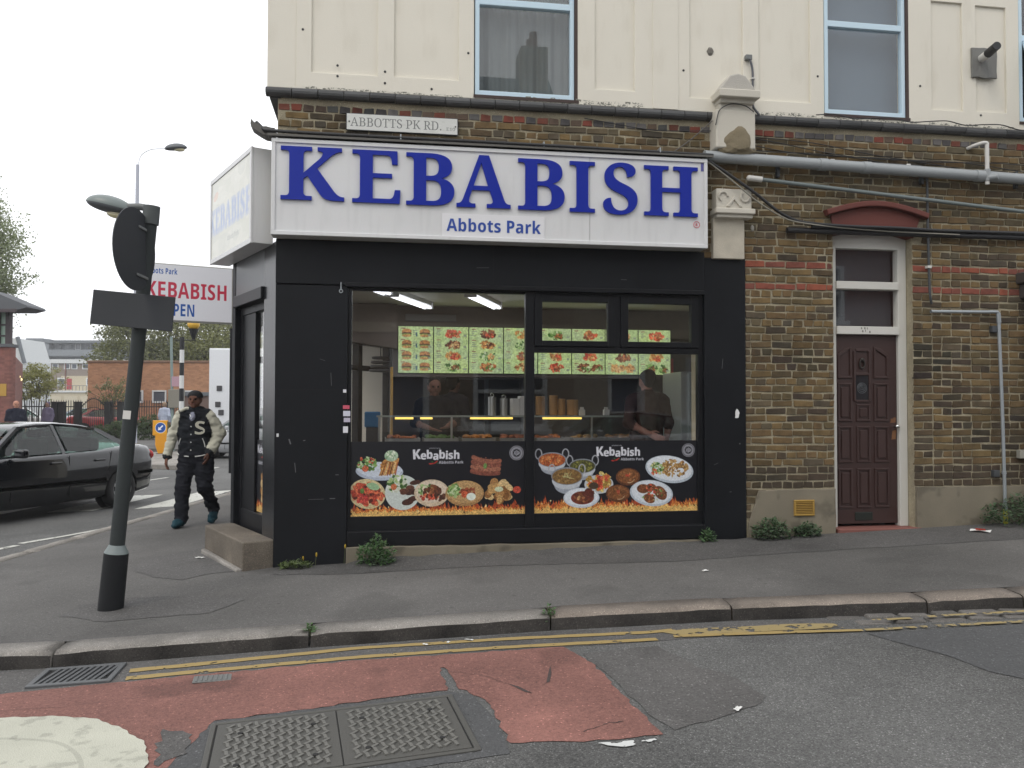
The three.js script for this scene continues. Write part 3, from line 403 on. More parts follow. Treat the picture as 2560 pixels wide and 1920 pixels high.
{ // carved stone corbel and pilaster capital beside the sign
  const painted = withBump(mat(0.56, 0.53, 0.46, 0.8), T.grainBump, 0.003), stone = M.stone, raw = withBump(mat(0.24, 0.2, 0.13, 0.95), T.grainBump, 0.01);
  const co = part(house, 'corbel', merge([rbox(3.3, 3.715, 4.03, 4.42, -0.02, 0.17, 0.02), rbox(3.345, 3.695, 4.4, 4.5, -0.02, 0.15, 0.02), rbox(3.335, 3.7, 4.48, 4.53, -0.02, 0.19, 0.015), rbox(3.305, 3.73, 4.52, 4.6, -0.02, 0.25, 0.012)]), painted, 'weathered painted stone corbel');
  part(co, 'pediment', uvm(extr([[3.32, 4.598], [3.72, 4.598], [3.66, 4.68], [3.6, 4.755], [3.52, 4.775], [3.44, 4.755], [3.38, 4.68]], 0.2, 0.015).translate(0, 0, 0)), withBump(mat(0.45, 0.43, 0.39, 0.85), T.grainBump, 0.004));
  const br = new THREE.IcosahedronGeometry(0.17, 4), p = br.attributes.position; for (let i = 0; i < p.count; i++) { const x = p.getX(i), y = p.getY(i), z = p.getZ(i), n = 1 + 0.35 * (vnoise(x * 16 + 9, y * 16 + z * 9 + 5, 64, 7) - 0.5); p.setXYZ(i, x * n * 1.1 * (1 - y * 1.9), y * n * 0.95, z * n * 0.42); } br.computeVertexNormals();
  part(co, 'broken_face', uvm(br.translate(3.53, 4.11, 0.125)), raw, 'broken bare stone at the foot of the corbel');
  part(co, 'scroll_wire', tube([[3.29, 4.25, 0.18], [3.33, 4.4, 0.185], [3.45, 4.47, 0.18], [3.6, 4.46, 0.18], [3.69, 4.4, 0.185]], 0.005), M.cable);
  const cap = part(house, 'capital', merge([rbox(3.32, 3.69, 3.43, 3.64, -0.02, 0.12, 0.01), rbox(3.3, 3.715, 3.385, 3.44, -0.02, 0.16, 0.012), rbox(3.32, 3.7, 3.35, 3.39, -0.02, 0.13, 0.01)]), painted, 'carved cream capital');
  for (const [x, y, rr, a0] of [[3.39, 3.56, 0.045, 0], [3.62, 3.56, 0.045, 1]]) part(cap, 'leaf_scroll', new THREE.TorusGeometry(rr, 0.012, 8, 20, 4.2).rotateZ(a0 * 2.2).translate(x, y, 0.125), painted);
  part(cap, 'chevron', extr([[3.42, 3.46], [3.505, 3.57], [3.59, 3.46], [3.56, 3.46], [3.505, 3.53], [3.45, 3.46]], 0.02, 0.005).translate(0, 0, 0.115), painted);
  part(house, 'stone_pilaster', rbox(3.31, 3.64, 2.95, 3.355, -0.02, 0.06, 0.008), M.stone);
}
// ---------------------------------------------------------------- shopfront, signs
const THC = -65.96 * R, cornerGroupAt = (o) => { o.position.set(-0.93, 0, 0); o.rotation.y = THC; return o; }; // splayed corner: local -x runs back along it, +z faces the street
// --- prints
function blob(c, x, y, rx, ry, col, rot = 0) { c.fillStyle = col; c.beginPath(); c.ellipse(x, y, rx, ry, rot, 0, 7); c.fill(); }
function crumbs(c, x, y, rx, ry, cols, n, r0, r1) { for (let i = 0; i < n; i++) { const a = rnd(6.283), d = Math.sqrt(rnd()); blob(c, x + Math.cos(a) * rx * d, y + Math.sin(a) * ry * d, rnd(r0, r1), rnd(r0, r1) * 0.7, cols[Math.floor(rnd(cols.length))], rnd(3)); } }
function flames(c, w, h, top) { // printed fire along the bottom edge
  c.fillStyle = '#d98a34'; c.fillRect(0, h - top * 0.36, w, top * 0.36);
  for (let l = 0; l < 3; l++) { const col = ['#b8431a', '#dd7c2c', '#ecba62'][l], lift = [1, 0.78, 0.5][l]; let x = -20; while (x < w) { const s = rnd(16, 38), hh = rnd(0.5, 1) * top * lift, lean = rnd(-0.5, 0.5) * s; c.fillStyle = col; c.beginPath(); c.moveTo(x - s * 0.35, h); c.bezierCurveTo(x - s * 0.5, h - hh * 0.5, x + s * 0.35 + lean, h - hh * 0.55, x + s * 0.4 + lean, h - hh); c.bezierCurveTo(x + s * 0.75, h - hh * 0.6, x + s * 1.3, h - hh * 0.45, x + s * 1.15, h); c.fill(); x += s * 0.62; } }
  for (let i = 0; i < w / 22; i++) blob(c, rnd(w), h - rnd(0.15, 0.7) * top, rnd(2, 6), rnd(4, 9), ['#4a1a08', '#c9531f', '#2a1008', '#f4dc98'][i % 4], rnd(-0.5, 0.5));
}
function brandMark(c, x, y, s) { // white brush lettering with a chilli and the branch name
  c.fillStyle = '#dcdce4'; c.strokeStyle = '#dcdce4'; c.lineJoin = 'round'; c.textAlign = 'left'; const word = 'Kebabish'; let px = x; const dy = [0, 0, -2, 3, -2, 0, 0, -2], sc = [1.18, 0.98, 1.02, 1.0, 1.02, 0.98, 0.98, 1.0];
  for (let i = 0; i < 8; i++) { c.save(); c.translate(px, y + dy[i] * s / 60); c.rotate([-0.06, 0.04, -0.02, 0.03, -0.02, 0.02, -0.03, 0.02][i]); c.font = 'bold ' + Math.round(s * sc[i]) + 'px sans-serif'; c.lineWidth = s * 0.035; c.fillText(word[i], 0, 0); c.strokeText(word[i], 0, 0); const w = c.measureText(word[i]).width; c.restore(); px += w * 0.93; }
  c.font = Math.round(s * 0.2) + 'px sans-serif'; c.fillStyle = '#9a9aa2'; for (let q = 0; q < 9; q++) c.fillRect(x + (px - x) * (0.36 + q * 0.026), y - s * (1 + 0.03 * (q % 2)), s * rnd(0.05, 0.1), s * 0.09);
  c.fillStyle = '#cfcfd8'; c.font = 'bold ' + Math.round(s * 0.36) + 'px sans-serif'; c.fillText('Abbotts Park', x + (px - x) * 0.56, y + s * 0.42);
  c.strokeStyle = '#b8261c'; c.lineWidth = s * 0.12; c.lineCap = 'round'; c.beginPath(); c.moveTo(x + (px - x) * 0.36, y + s * 0.42); c.quadraticCurveTo(x + (px - x) * 0.47, y + s * 0.45, x + (px - x) * 0.52, y + s * 0.2); c.stroke(); blob(c, x + (px - x) * 0.42, y + s * 0.22, s * 0.1, s * 0.05, '#2f7a34', 0.6); blob(c, x + (px - x) * 0.53, y + s * 0.36, s * 0.09, s * 0.04, '#2f7a34', -0.5);
}
function emblem(c, x, y, r) { c.strokeStyle = '#b9b9c2'; for (const k of [1, 0.86, 0.6]) { c.lineWidth = r * 0.07; c.beginPath(); c.arc(x, y, r * k, 0, 7); c.stroke(); } c.lineWidth = r * 0.12; c.setLineDash([r * 0.1, r * 0.09]); c.beginPath(); c.arc(x, y, r * 0.73, 0, 7); c.stroke(); c.setLineDash([]); c.lineWidth = r * 0.1; for (let k = -2; k <= 2; k++) { c.beginPath(); c.moveTo(x + k * r * 0.17, y - r * 0.38 + Math.abs(k) * r * 0.1); c.quadraticCurveTo(x + k * r * 0.17 + r * 0.15, y, x + k * r * 0.17 - r * 0.05, y + r * 0.38 - Math.abs(k) * r * 0.1); c.stroke(); } }
const green = ['#5e8c3a', '#86ad58', '#a9c77e', '#3f6b2a', '#c4d6a2'], brown = ['#7a3d22', '#93522c', '#5b2b18', '#a8683a'], fries = ['#d39b4f', '#e0b46a', '#b9762f', '#cf8a3c'], tom = ['#d2492c', '#e0663c', '#b5331f'], rice = ['#dfe0d0', '#cfd3be', '#eef0e6'], fried = ['#b98246', '#d1a05c', '#8f5a2a', '#e0bd80'];
seed(301);
const vinylA = canvasTex(1180, 500, (c, w, h) => {
  c.fillStyle = '#101118'; c.fillRect(0, 0, w, h); flames(c, w, h, 105); brandMark(c, 408, 120, 76); emblem(c, 1122, 82, 48);
  blob(c, 190, 200, 158, 62, '#b4bfd2', 0.04); blob(c, 190, 188, 150, 52, '#cdd6e4', 0.04); crumbs(c, 110, 150, 66, 44, green, 60, 6, 16); crumbs(c, 100, 140, 60, 40, tom, 8, 6, 12); blob(c, 96, 182, 22, 20, '#d8623a'); c.fillStyle = '#c98a48'; c.beginPath(); c.moveTo(185, 230); c.lineTo(225, 120); c.lineTo(322, 110); c.lineTo(300, 215); c.fill(); crumbs(c, 250, 170, 52, 52, fries, 60, 5, 16); for (let i = 0; i < 6; i++) { c.strokeStyle = ['#7a3f1f', '#e6c48c', '#97331f'][i % 3]; c.lineWidth = 6; c.beginPath(); c.moveTo(205 + i * 18, 228); c.lineTo(232 + i * 16, 140); c.stroke(); } blob(c, 268, 96, 46, 38, '#a6c4a4'); crumbs(c, 268, 92, 40, 30, ['#c4dabb', '#86ab7c', '#dfe8cf'], 30, 5, 12);
  blob(c, 110, 350, 122, 100, '#d9c692', 0.2); crumbs(c, 108, 352, 100, 66, tom, 60, 14, 30); crumbs(c, 110, 350, 90, 60, ['#5b1f14', '#8c2f1d'], 22, 8, 16); crumbs(c, 66, 372, 40, 40, ['#c22d2a', '#d84236'], 12, 10, 20); blob(c, 148, 300, 44, 24, '#9bc492', 0.3); blob(c, 76, 330, 14, 18, '#5e8c3a');
  blob(c, 345, 345, 118, 118, '#cfd8d2'); crumbs(c, 305, 285, 70, 54, rice.concat(green.slice(2)), 80, 8, 20); blob(c, 285, 305, 20, 22, '#d8703f'); for (let i = 0; i < 10; i++) blob(c, 330 + rnd(110), 270 + rnd(150), rnd(26, 40), rnd(15, 22), ['#4f2b20', '#6b3d2a', '#3f2018'][i % 3], rnd(-0.6, 0.3));
  blob(c, 540, 350, 118, 92, '#d6bfa0'); blob(c, 540, 340, 104, 76, '#e0cdb6'); crumbs(c, 500, 330, 48, 40, green, 26, 8, 16); crumbs(c, 545, 340, 56, 40, brown, 34, 10, 20); crumbs(c, 520, 380, 60, 24, tom, 12, 8, 18); crumbs(c, 590, 370, 40, 28, ['#4d2a1d', '#6b3d2a'], 20, 10, 18);
  blob(c, 765, 355, 132, 88, '#b58650'); blob(c, 765, 345, 120, 76, '#c49a62'); crumbs(c, 695, 335, 42, 42, green, 60, 8, 16); crumbs(c, 790, 345, 60, 20, ['#8b3a22', '#a74a2b'], 20, 8, 16); blob(c, 762, 362, 20, 24, '#d8562f'); blob(c, 808, 378, 32, 26, '#e6efe0');
  for (let i = 0; i < 26; i++) blob(c, 905 + rnd(170), 265 + rnd(150), rnd(18, 36), rnd(16, 30), fried[i % 4], rnd(3)); blob(c, 1125, 335, 28, 24, '#d0442c'); blob(c, 1000, 330, 30, 18, '#cfd8b2');
  c.save(); c.translate(905, 160); c.rotate(0.1); for (let k = 0; k < 4; k++) { c.strokeStyle = ['#9d5a44', '#8a4a38', '#a5634a', '#8a4634'][k]; c.lineWidth = 30; c.lineCap = 'round'; c.beginPath(); c.moveTo(-86, -42 + k * 32); c.quadraticCurveTo(0, -8 + k * 26, 96, -34 + k * 28); c.stroke(); } crumbs(c, 0, 4, 96, 54, ['#7a3a2a', '#b8765a'], 60, 2, 6); blob(c, 0, 10, 12, 20, '#6f9a4a'); c.restore();
});
const vinylB = canvasTex(1180, 500, (c, w, h) => {
  c.fillStyle = '#101118'; c.fillRect(0, 0, w, h); flames(c, w, h, 130); brandMark(c, 440, 108, 76); emblem(c, 1114, 70, 46);
  const bowl = (x, y, rx, ry, col, inner) => { c.strokeStyle = '#a7a9b0'; c.lineWidth = 9; for (const s of [-1, 1]) { c.beginPath(); c.ellipse(x + s * rx * 0.95, y - ry * 0.75, 22, 34, 0, 0, 7); c.stroke(); } blob(c, x, y + ry * 0.9, rx * 0.82, ry * 1.1, '#9fa6b2'); blob(c, x, y + ry * 0.5, rx * 0.95, ry, '#c3c8d0'); blob(c, x, y, rx, ry, '#878c96'); blob(c, x, y + 3, rx * 0.93, ry * 0.88, inner); crumbs(c, x, y + 3, rx * 0.8, ry * 0.7, col, 60, 4, 14); };
  bowl(130, 130, 100, 52, ['#c9622c', '#d98a48', '#a5451d'], '#b5531f'); bowl(345, 175, 96, 50, ['#4a4a20', '#6a6a2c', '#8d8a3a'], '#4b4a22'); bowl(235, 245, 112, 62, ['#8c6a36', '#a98448', '#75522a'], '#8a6533'); for (let i = 0; i < 10; i++) { c.strokeStyle = '#cfd08c'; c.lineWidth = 3; c.beginPath(); c.moveTo(200 + rnd(60), 215 + rnd(40)); c.lineTo(210 + rnd(80), 220 + rnd(50)); c.stroke(); }
  blob(c, 462, 305, 104, 66, '#c3c8d0'); crumbs(c, 462, 285, 90, 60, ['#d8b04a', '#e3c870', '#d2622c', '#b58a34'], 70, 8, 22); crumbs(c, 480, 290, 44, 50, tom, 14, 10, 22); blob(c, 425, 315, 34, 24, '#4d3a2a');
  for (const [x, y] of [[672, 255], [600, 370]]) { blob(c, x, y, 88, 62, '#6b3a1e'); blob(c, x, y - 4, 76, 50, '#8a5129'); crumbs(c, x, y - 4, 60, 40, ['#a3683a', '#79431f', '#8f5a2c'], 40, 4, 12); c.strokeStyle = '#c9a47c'; c.lineWidth = 6; c.beginPath(); c.arc(x + 10, y + 4, 38, 0.4, 1.9); c.stroke(); crumbs(c, x, y - 10, 16, 14, tom, 8, 5, 9); }
  blob(c, 338, 398, 128, 70, '#c9d2de'); blob(c, 338, 392, 118, 60, '#dfe6ee'); blob(c, 345, 398, 82, 46, '#7a2f22'); crumbs(c, 350, 395, 66, 36, brown, 40, 6, 16); blob(c, 318, 398, 10, 18, '#cf9a60', 0.5); crumbs(c, 385, 370, 30, 32, ['#55241a', '#6b2d20'], 16, 10, 20);
  blob(c, 842, 372, 158, 92, '#bcc8d4', 0.12); blob(c, 842, 366, 146, 82, '#dde4ec', 0.12); for (const [x, y, r] of [[782, 340, 46], [826, 410, 44], [908, 372, 56], [842, 330, 36]]) { blob(c, x, y, r, r * 0.7, '#7c4526', rnd(1)); crumbs(c, x, y, r * 0.8, r * 0.55, brown, 22, 4, 10); } crumbs(c, 845, 350, 40, 40, tom, 10, 6, 14); crumbs(c, 845, 380, 80, 50, green, 14, 4, 9);
  blob(c, 975, 205, 178, 96, '#bcc8d4', 0.16); blob(c, 975, 198, 166, 86, '#e2e8f0', 0.16); crumbs(c, 1010, 195, 100, 60, ['#a87a3c', '#c08e4a', '#8a5e2a', '#d0a866'], 120, 5, 16); crumbs(c, 880, 195, 44, 46, green.concat(['#d8cf8c']), 40, 6, 14); crumbs(c, 862, 225, 20, 20, tom, 8, 7, 12);
});
const vinylC = canvasTex(256, 384, (c, w, h) => { c.fillStyle = '#101118'; c.fillRect(0, 0, w, h); brandMark(c, 12, 70, 52); c.fillStyle = '#cfcfd8'; c.font = 'bold 26px sans-serif'; c.fillText('Abbotts Park', 30, 130); flames(c, w, h, 90); for (let i = 0; i < 14; i++) blob(c, 128 + rnd(-40, 40), 250 + rnd(-80, 70), rnd(16, 30), rnd(16, 30), fried[i % 4]); });
function weatherPrint(t, s) { // breaks up the flat inks like photographic print, then softens it a touch
  const cv = t.image, c = cv.getContext('2d'), w = cv.width, h = cv.height, im = c.getImageData(0, 0, w, h), d = im.data, src = new Uint8ClampedArray(d.length);
  for (let y = 0; y < h; y++) for (let x = 0; x < w; x++) { const o = (y * w + x) * 4, l = Math.max(d[o], d[o + 1], d[o + 2]), a = 0.15 + 0.85 * (l - Math.min(d[o], d[o + 1], d[o + 2])) / (l + 1), k = l < 60 ? 1 : 0.96 + a * (0.6 * (vnoise(x / 6, y / 6, 4096, s) - 0.5) + 0.4 * (vnoise(x / 2.4, y / 2.4, 4096, s + 1) - 0.5)) - a * 0.1; for (let q = 0; q < 3; q++) src[o + q] = l < 60 ? d[o + q] : lerp(l * 0.8, d[o + q], 0.86) * k; src[o + 3] = 255; }
  for (let y = 0; y < h; y++) for (let x = 0; x < w; x++) { const o = (y * w + x) * 4; for (let q = 0; q < 3; q++) { let a = 0, n = 0; for (let j = -1; j <= 1; j++) for (let i = -1; i <= 1; i++) { const xx = x + i, yy = y + j; if (xx < 0 || yy < 0 || xx >= w || yy >= h) continue; a += src[(yy * w + xx) * 4 + q]; n++; } d[o + q] = a / n; } }
  c.putImageData(im, 0, 0); return t;
}
weatherPrint(vinylA, 31); weatherPrint(vinylB, 33); weatherPrint(vinylC, 35);
const print = (t) => new THREE.MeshPhysicalMaterial({ map: t, roughness: 0.35 });
// --- the front itself
const shop = thing('shopfront', 'black painted takeaway shopfront with large windows under the fascia', 'shopfront');
const glassPane = (p, x0, x1, y0, y1, z = -0.062) => part(p, 'pane', boxAt(x0, x1, y0, y1, z, z + 0.004), glass);
{
  part(shop, 'corner_panel', rbox(-0.93, -0.27, -0.1, 2.6, -0.12, 0, 0.006), M.black); part(shop, 'right_pillar', rbox(3.235, 3.668, 0.0, 2.962, -0.12, 0.012, 0.006), M.black);
  part(shop, 'head_panel', rbox(-0.93, 3.2348, 2.605, 3.018, -0.12, 0.014, 0.006), M.black);
  part(shop, 'shutter_rail', rbox(-0.3, 3.23, 2.585, 2.63, -0.1, 0.03, 0.008), M.frameBlack);
  const concrete = withBump(new THREE.MeshPhysicalMaterial({ map: T.stucco, roughness: 0.95, color: 0xffffff }), T.grainBump, 0.006);
  part(shop, 'concrete_base', uvm(extr(jag([[-0.27, -0.15], [3.66, -0.15], [3.66, 0.13], [3.2, 0.152], [-0.27, 0.156]], 0.12, 0.006, 61), 0.17, 0.006).translate(0, 0, -0.12)), concrete);
  part(shop, 'bottom_panel', rbox(-0.268, 3.234, 0.157, 0.432, -0.1, -0.045, 0.005), M.frameBlack); part(shop, 'bottom_rail', rbox(-0.268, 3.234, 0.158, 0.3, -0.05, 0.012, 0.01), M.frameBlack);
  // window frames
  const fr = part(shop, 'window_frame', merge([rbox(-0.268, -0.235, 0.43, 2.6, -0.1, -0.03), rbox(1.424, 1.512, 0.3, 2.6, -0.1, -0.022), rbox(3.178, 3.234, 0.43, 2.6, -0.1, -0.03), rbox(-0.236, 1.425, 2.56, 2.6, -0.098, -0.032), rbox(1.511, 3.18, 2.56, 2.6, -0.098, -0.032), rbox(1.511, 3.18, 1.995, 2.055, -0.098, -0.028), rbox(2.318, 2.378, 2.054, 2.561, -0.098, -0.028)]), M.frameBlack);
  glassPane(fr, -0.237, 1.426, 1.13, 2.562); glassPane(fr, 1.51, 3.18, 1.13, 1.998); part(fr, 'pane', boxAt(-0.237, 1.426, 0.43, 1.13, -0.07, -0.066), mat(0.01, 0.01, 0.012, 0.2)); part(fr, 'pane', boxAt(1.51, 3.18, 0.43, 1.13, -0.07, -0.066), mat(0.01, 0.01, 0.012, 0.2));
  for (const [a, b] of [[1.513, 2.317], [2.379, 3.177]]) { const h = part(shop, 'hopper_sash', merge([rbox(a, a + 0.075, 2.056, 2.56, -0.09, -0.012), rbox(b - 0.07, b, 2.056, 2.56, -0.09, -0.012), rbox(a + 0.074, b - 0.069, 2.056, 2.112, -0.088, -0.014), rbox(a + 0.074, b - 0.069, 2.49, 2.56, -0.088, -0.014)]), M.frameBlack); glassPane(h, a + 0.07, b - 0.065, 2.108, 2.494, -0.05); }
  for (const [a, b, t, l] of [[-0.236, 1.425, vinylA, 'black vinyl print with kebab plates and flames'], [1.511, 3.178, vinylB, 'black vinyl print with curry bowls and flames']]) { const g = new THREE.PlaneGeometry(b - a, 0.702).translate((a + b) / 2, 0.783, -0.0565); part(shop, 'food_print', g, print(t), l); }
  // small stickers, hook and paint chips
  const st = [[-0.28, 1.46, 0.06, 0.035, 0xc7566a], [-0.275, 1.40, 0.065, 0.05, 0xc9c9d6], [-0.272, 1.34, 0.06, 0.04, 0xb9b3c4], [-0.285, 1.25, 0.045, 0.06, 0xd6d6dc], [-0.295, 1.61, 0.03, 0.03, 0xd6d6dc], [-0.9, 1.2, 0.02, 0.03, 0xd0d0d0]];
  for (const [x, y, w, h, col] of st) part(shop, 'sticker', boxAt(x - w / 2, x + w / 2, y - h / 2, y + h / 2, 0.0, 0.0025), hexm(col, 0.6));
  const scr = mat(0.12, 0.125, 0.13, 0.8); for (const [x, y, w, h, a] of [[-0.79, 1.14, 0.012, 0.05, 0.3], [-0.66, 1.15, 0.02, 0.008, 0.2], [-0.36, 0.83, 0.03, 0.006, 0], [-0.4, 0.61, 0.05, 0.008, 0], [-0.55, 0.605, 0.14, 0.003, 0.02], [-0.74, 0.9, 0.006, 0.09, 0.1], [-0.5, 1.9, 0.05, 0.003, -0.3], [-0.42, 1.72, 0.004, 0.12, 0.05], [3.35, 0.9, 0.05, 0.003, 0.4], [3.5, 0.62, 0.02, 0.006, 0.1], [3.42, 1.9, 0.004, 0.1, -0.1], [3.6, 1.1, 0.012, 0.012, 0], [1.0, 2.8, 0.12, 0.003, 0.03], [2.4, 2.72, 0.06, 0.004, -0.02]]) part(shop, 'scratch', boxAt(-w / 2, w / 2, -h / 2, h / 2, 0, 0.0012).rotateZ(a).translate(x, y, x > 3.2 ? 0.012 : x > 0 ? 0.014 : 0), scr);
  part(shop, 'panel_joint', merge([boxAt(-0.93, -0.272, 1.62, 1.624, 0, 0.0015), boxAt(1.1, 1.104, 2.64, 3.01, 0.014, 0.0155)]), mat(0.004, 0.004, 0.005, 0.8));
  part(shop, 'paint_chip', extr(jag([[3.55, 1.36], [3.585, 1.36], [3.6, 1.41], [3.57, 1.45], [3.555, 1.42]], 0.02, 0.004, 3), 0.002).translate(0, 0, 0.0122), mat(0.7, 0.7, 0.7, 0.8));
  part(shop, 'hook', merge([rod([-0.335, 2.63, 0.01], [-0.335, 2.56, 0.012], 0.006), new THREE.TorusGeometry(0.015, 0.005, 6, 14).translate(-0.335, 2.545, 0.012)]), M.galv);
}
const corner = cornerGroupAt(thing('corner_entrance', 'splayed black shop entrance wall with narrow glazing on the corner', 'shop entrance'));
{
  part(corner, 'pilaster', rbox(-0.36, -0.0, -0.1, 3.0, -0.12, -0.002, 0.006), mat(0.02, 0.021, 0.024, 0.22)); part(corner, 'pilaster', rbox(-1.47, -1.36, 0.14, 3.0, -0.12, 0.0, 0.006), M.black);
  part(corner, 'head', rbox(-1.36, -0.36, 2.62, 3.0, -0.14, -0.005, 0.006), mat(0.08, 0.085, 0.09, 0.3)); part(corner, 'shutter_box', rbox(-1.36, -0.36, 2.5, 2.62, -0.14, 0.03, 0.01), M.frameBlack);
  const f = part(corner, 'door_frame', merge([rbox(-1.36, -1.3, 0.2, 2.5, -0.14, -0.06), rbox(-0.44, -0.36, 0.2, 2.5, -0.14, -0.06), rbox(-1.3, -0.44, 0.2, 0.4, -0.14, -0.062), rbox(-1.3, -0.44, 2.42, 2.5, -0.14, -0.062)]), M.frameBlack);
  part(f, 'pane', boxAt(-0.86, -0.44, 0.4, 2.42, -0.105, -0.1), glass); part(f, 'backing_board', boxAt(-0.86, -0.44, 1.1, 2.42, -0.16, -0.15), mat(0.11, 0.115, 0.11, 0.8)); part(f, 'door_leaf', rbox(-1.3, -0.86, 0.4, 2.42, -0.12, -0.07), M.frameBlack); const pl = new THREE.PlaneGeometry(0.4, 0.72).translate(-0.65, 0.77, -0.0955); part(corner, 'food_print', pl, print(vinylC), 'narrow food vinyl with flames on the entrance glazing');
  part(corner, 'yellow_strip', rbox(-0.5, -0.47, 1.45, 2.0, -0.06, -0.045), hexm(0xc9c22a, 0.5)); part(corner, 'sill', rbox(-1.47, -0.3, 0.1, 0.2, -0.14, 0.02), M.black);
}
{ const o = cornerGroupAt(thing('concrete_step', 'rough concrete block step at the foot of the corner entrance', 'step')); const g = new RoundedBoxGeometry(1.4, 0.4, 0.3, 6, 0.02), p = g.attributes.position; for (let i = 0; i < p.count; i++) { const n = vnoise(p.getX(i) * 9 + 5, p.getY(i) * 9 + p.getZ(i) * 5 + 9, 64, 3) - 0.5; p.setXYZ(i, p.getX(i) + n * 0.014, p.getY(i) + n * 0.012, p.getZ(i) + n * 0.012); } g.computeVertexNormals(); part(o, 'block', uvm(g.translate(-0.72, 0.035, 0.125)), withBump(new THREE.MeshPhysicalMaterial({ map: T.kerb, roughness: 0.95, color: 0xcfc6ba }), T.grainBump, 0.008)); part(o, 'mortar_skirt', rbox(-1.35, -0.02, -0.12, 0.03 - 0.03, 0.27, 0.33, 0.02), M.kerb); }
// --- main fascia sign
const letterGeo = (ch, w, h, d, font) => { const g = new TextGeometry(ch, { font, size: 1, depth: 0.1, curveSegments: 8, bevelEnabled: false }); g.computeBoundingBox(); const b = g.boundingBox; g.translate(-b.min.x, -b.min.y, 0).scale(w / (b.max.x - b.min.x), h / (b.max.y - b.min.y), d / 0.1); g.computeVertexNormals(); return g; };
{
  const sign = thing('fascia_sign', 'long white lightbox fascia sign with big blue KEBABISH letters', 'shop sign'); const x0 = -0.955, x1 = 3.195, y0 = 3.02, y1 = 3.9, zf = 0.195;
  part(sign, 'box', rbox(x0, x1, y0, y1, 0.012, zf - 0.012, 0.006), M.signEdge);
  part(sign, 'face_panel', boxAt(x0 + 0.035, 2.008, y0 + 0.035, y1 - 0.035, zf - 0.013, zf - 0.004), M.signWhite); part(sign, 'face_panel', boxAt(2.013, x1 - 0.03, y0 + 0.035, y1 - 0.035, zf - 0.013, zf - 0.0046), M.signWhite);
  part(sign, 'trim', merge([rbox(x0, x1, y0, y0 + 0.037, zf - 0.013, zf + 0.012, 0.005), rbox(x0, x1, y1 - 0.037, y1, zf - 0.013, zf + 0.012, 0.005), rbox(x0 + 0.0005, x0 + 0.037, y0 + 0.036, y1 - 0.036, zf - 0.013, zf + 0.0117, 0.005), rbox(x1 - 0.034, x1 - 0.0005, y0 + 0.036, y1 - 0.036, zf - 0.013, zf + 0.0117, 0.005)]), M.signWhite);
  const blue = mat(0.009, 0.024, 0.3, 0.35, { specularIntensity: 0.45 }), L = [['K', -0.871, -0.305], ['E', -0.233, 0.206], ['B', 0.259, 0.706], ['A', 0.726, 1.238], ['B', 1.31, 1.759], ['I', 1.81, 2.056], ['S', 2.139, 2.479], ['H', 2.548, 3.09]];
  L.forEach(([c, a, b], i) => { const g = letterGeo(c, b - a, c === 'S' ? 0.505 : c === 'A' ? 0.495 : 0.487, 0.024, fonts.serif); const o = part(sign, 'letter', g, blue); o.position.set(a, lerp(3.343, 3.322, i / 7) - (c === 'S' ? 0.008 : 0), zf - 0.003); });
  const pq = part(sign, 'name_plate', boxAt(0.593, 1.567, 3.052, 3.272, zf - 0.003, zf + 0.003), mat(0.72, 0.72, 0.74, 0.4)); part(pq, 'lettering', letterGeo('Abbots Park', 0.895, 0.125, 0.003, fonts.sans).translate(0.635, 3.105, zf + 0.003), mat(0.025, 0.07, 0.33, 0.35));
  part(sign, 'roundel', new THREE.TorusGeometry(0.03, 0.004, 6, 24).translate(3.085, 3.252, zf - 0.003), hexm(0xc9707a, 0.5)); part(sign, 'roundel_letter', letterGeo('R', 0.02, 0.028, 0.003, fonts.sans).translate(3.075, 3.238, zf - 0.003), hexm(0xc9707a, 0.5));
  part(sign, 'tape_scrap', boxAt(3.13, 3.158, 3.78, 3.86, zf - 0.003, zf - 0.001), mat(0.1, 0.1, 0.3, 0.6));
}
{ // flashing over the fascia
  const o = thing('lead_flashing', 'dark weathered roof flashing running along the top of the fascia sign', 'flashing'); const lead = withBump(mat(0.12, 0.115, 0.105, 0.8), T.grainBump, 0.004);
  part(o, 'sheet', uvm(extr([[0, 0.05], [0.02, 0.055], [0.2, 0.0], [0.225, -0.01], [0.225, -0.03], [0.19, -0.025], [0, 0.02]], 4.24, 0).rotateY(-Math.PI / 2).translate(3.25, 3.945, 0)), lead);
  part(o, 'gutter_edge', tube([[-1.1, 4.06, 0.12], [-1.04, 4.0, 0.16], [-0.95, 3.965, 0.2], [0, 3.955, 0.215], [0.9, 3.955, 0.215], [1.6, 3.95, 0.22], [2.4, 3.945, 0.215], [3.25, 3.94, 0.21]], 0.016, 60, 8), M.cable);
  part(o, 'loose_end', extr(jag([[-1.14, 4.0], [-1.02, 3.93], [-0.95, 3.93], [-0.93, 4.0], [-1.05, 4.01], [-1.14, 4.07]], 0.04, 0.008, 5), 0.18).translate(0, 0, 0.0), lead);
  part(o, 'joint_strip', merge([0.2, 1.55, 2.7].map((x) => rbox(x, x + 0.012, 3.935, 3.985, 0.12, 0.23, 0.003))), M.galv);
}
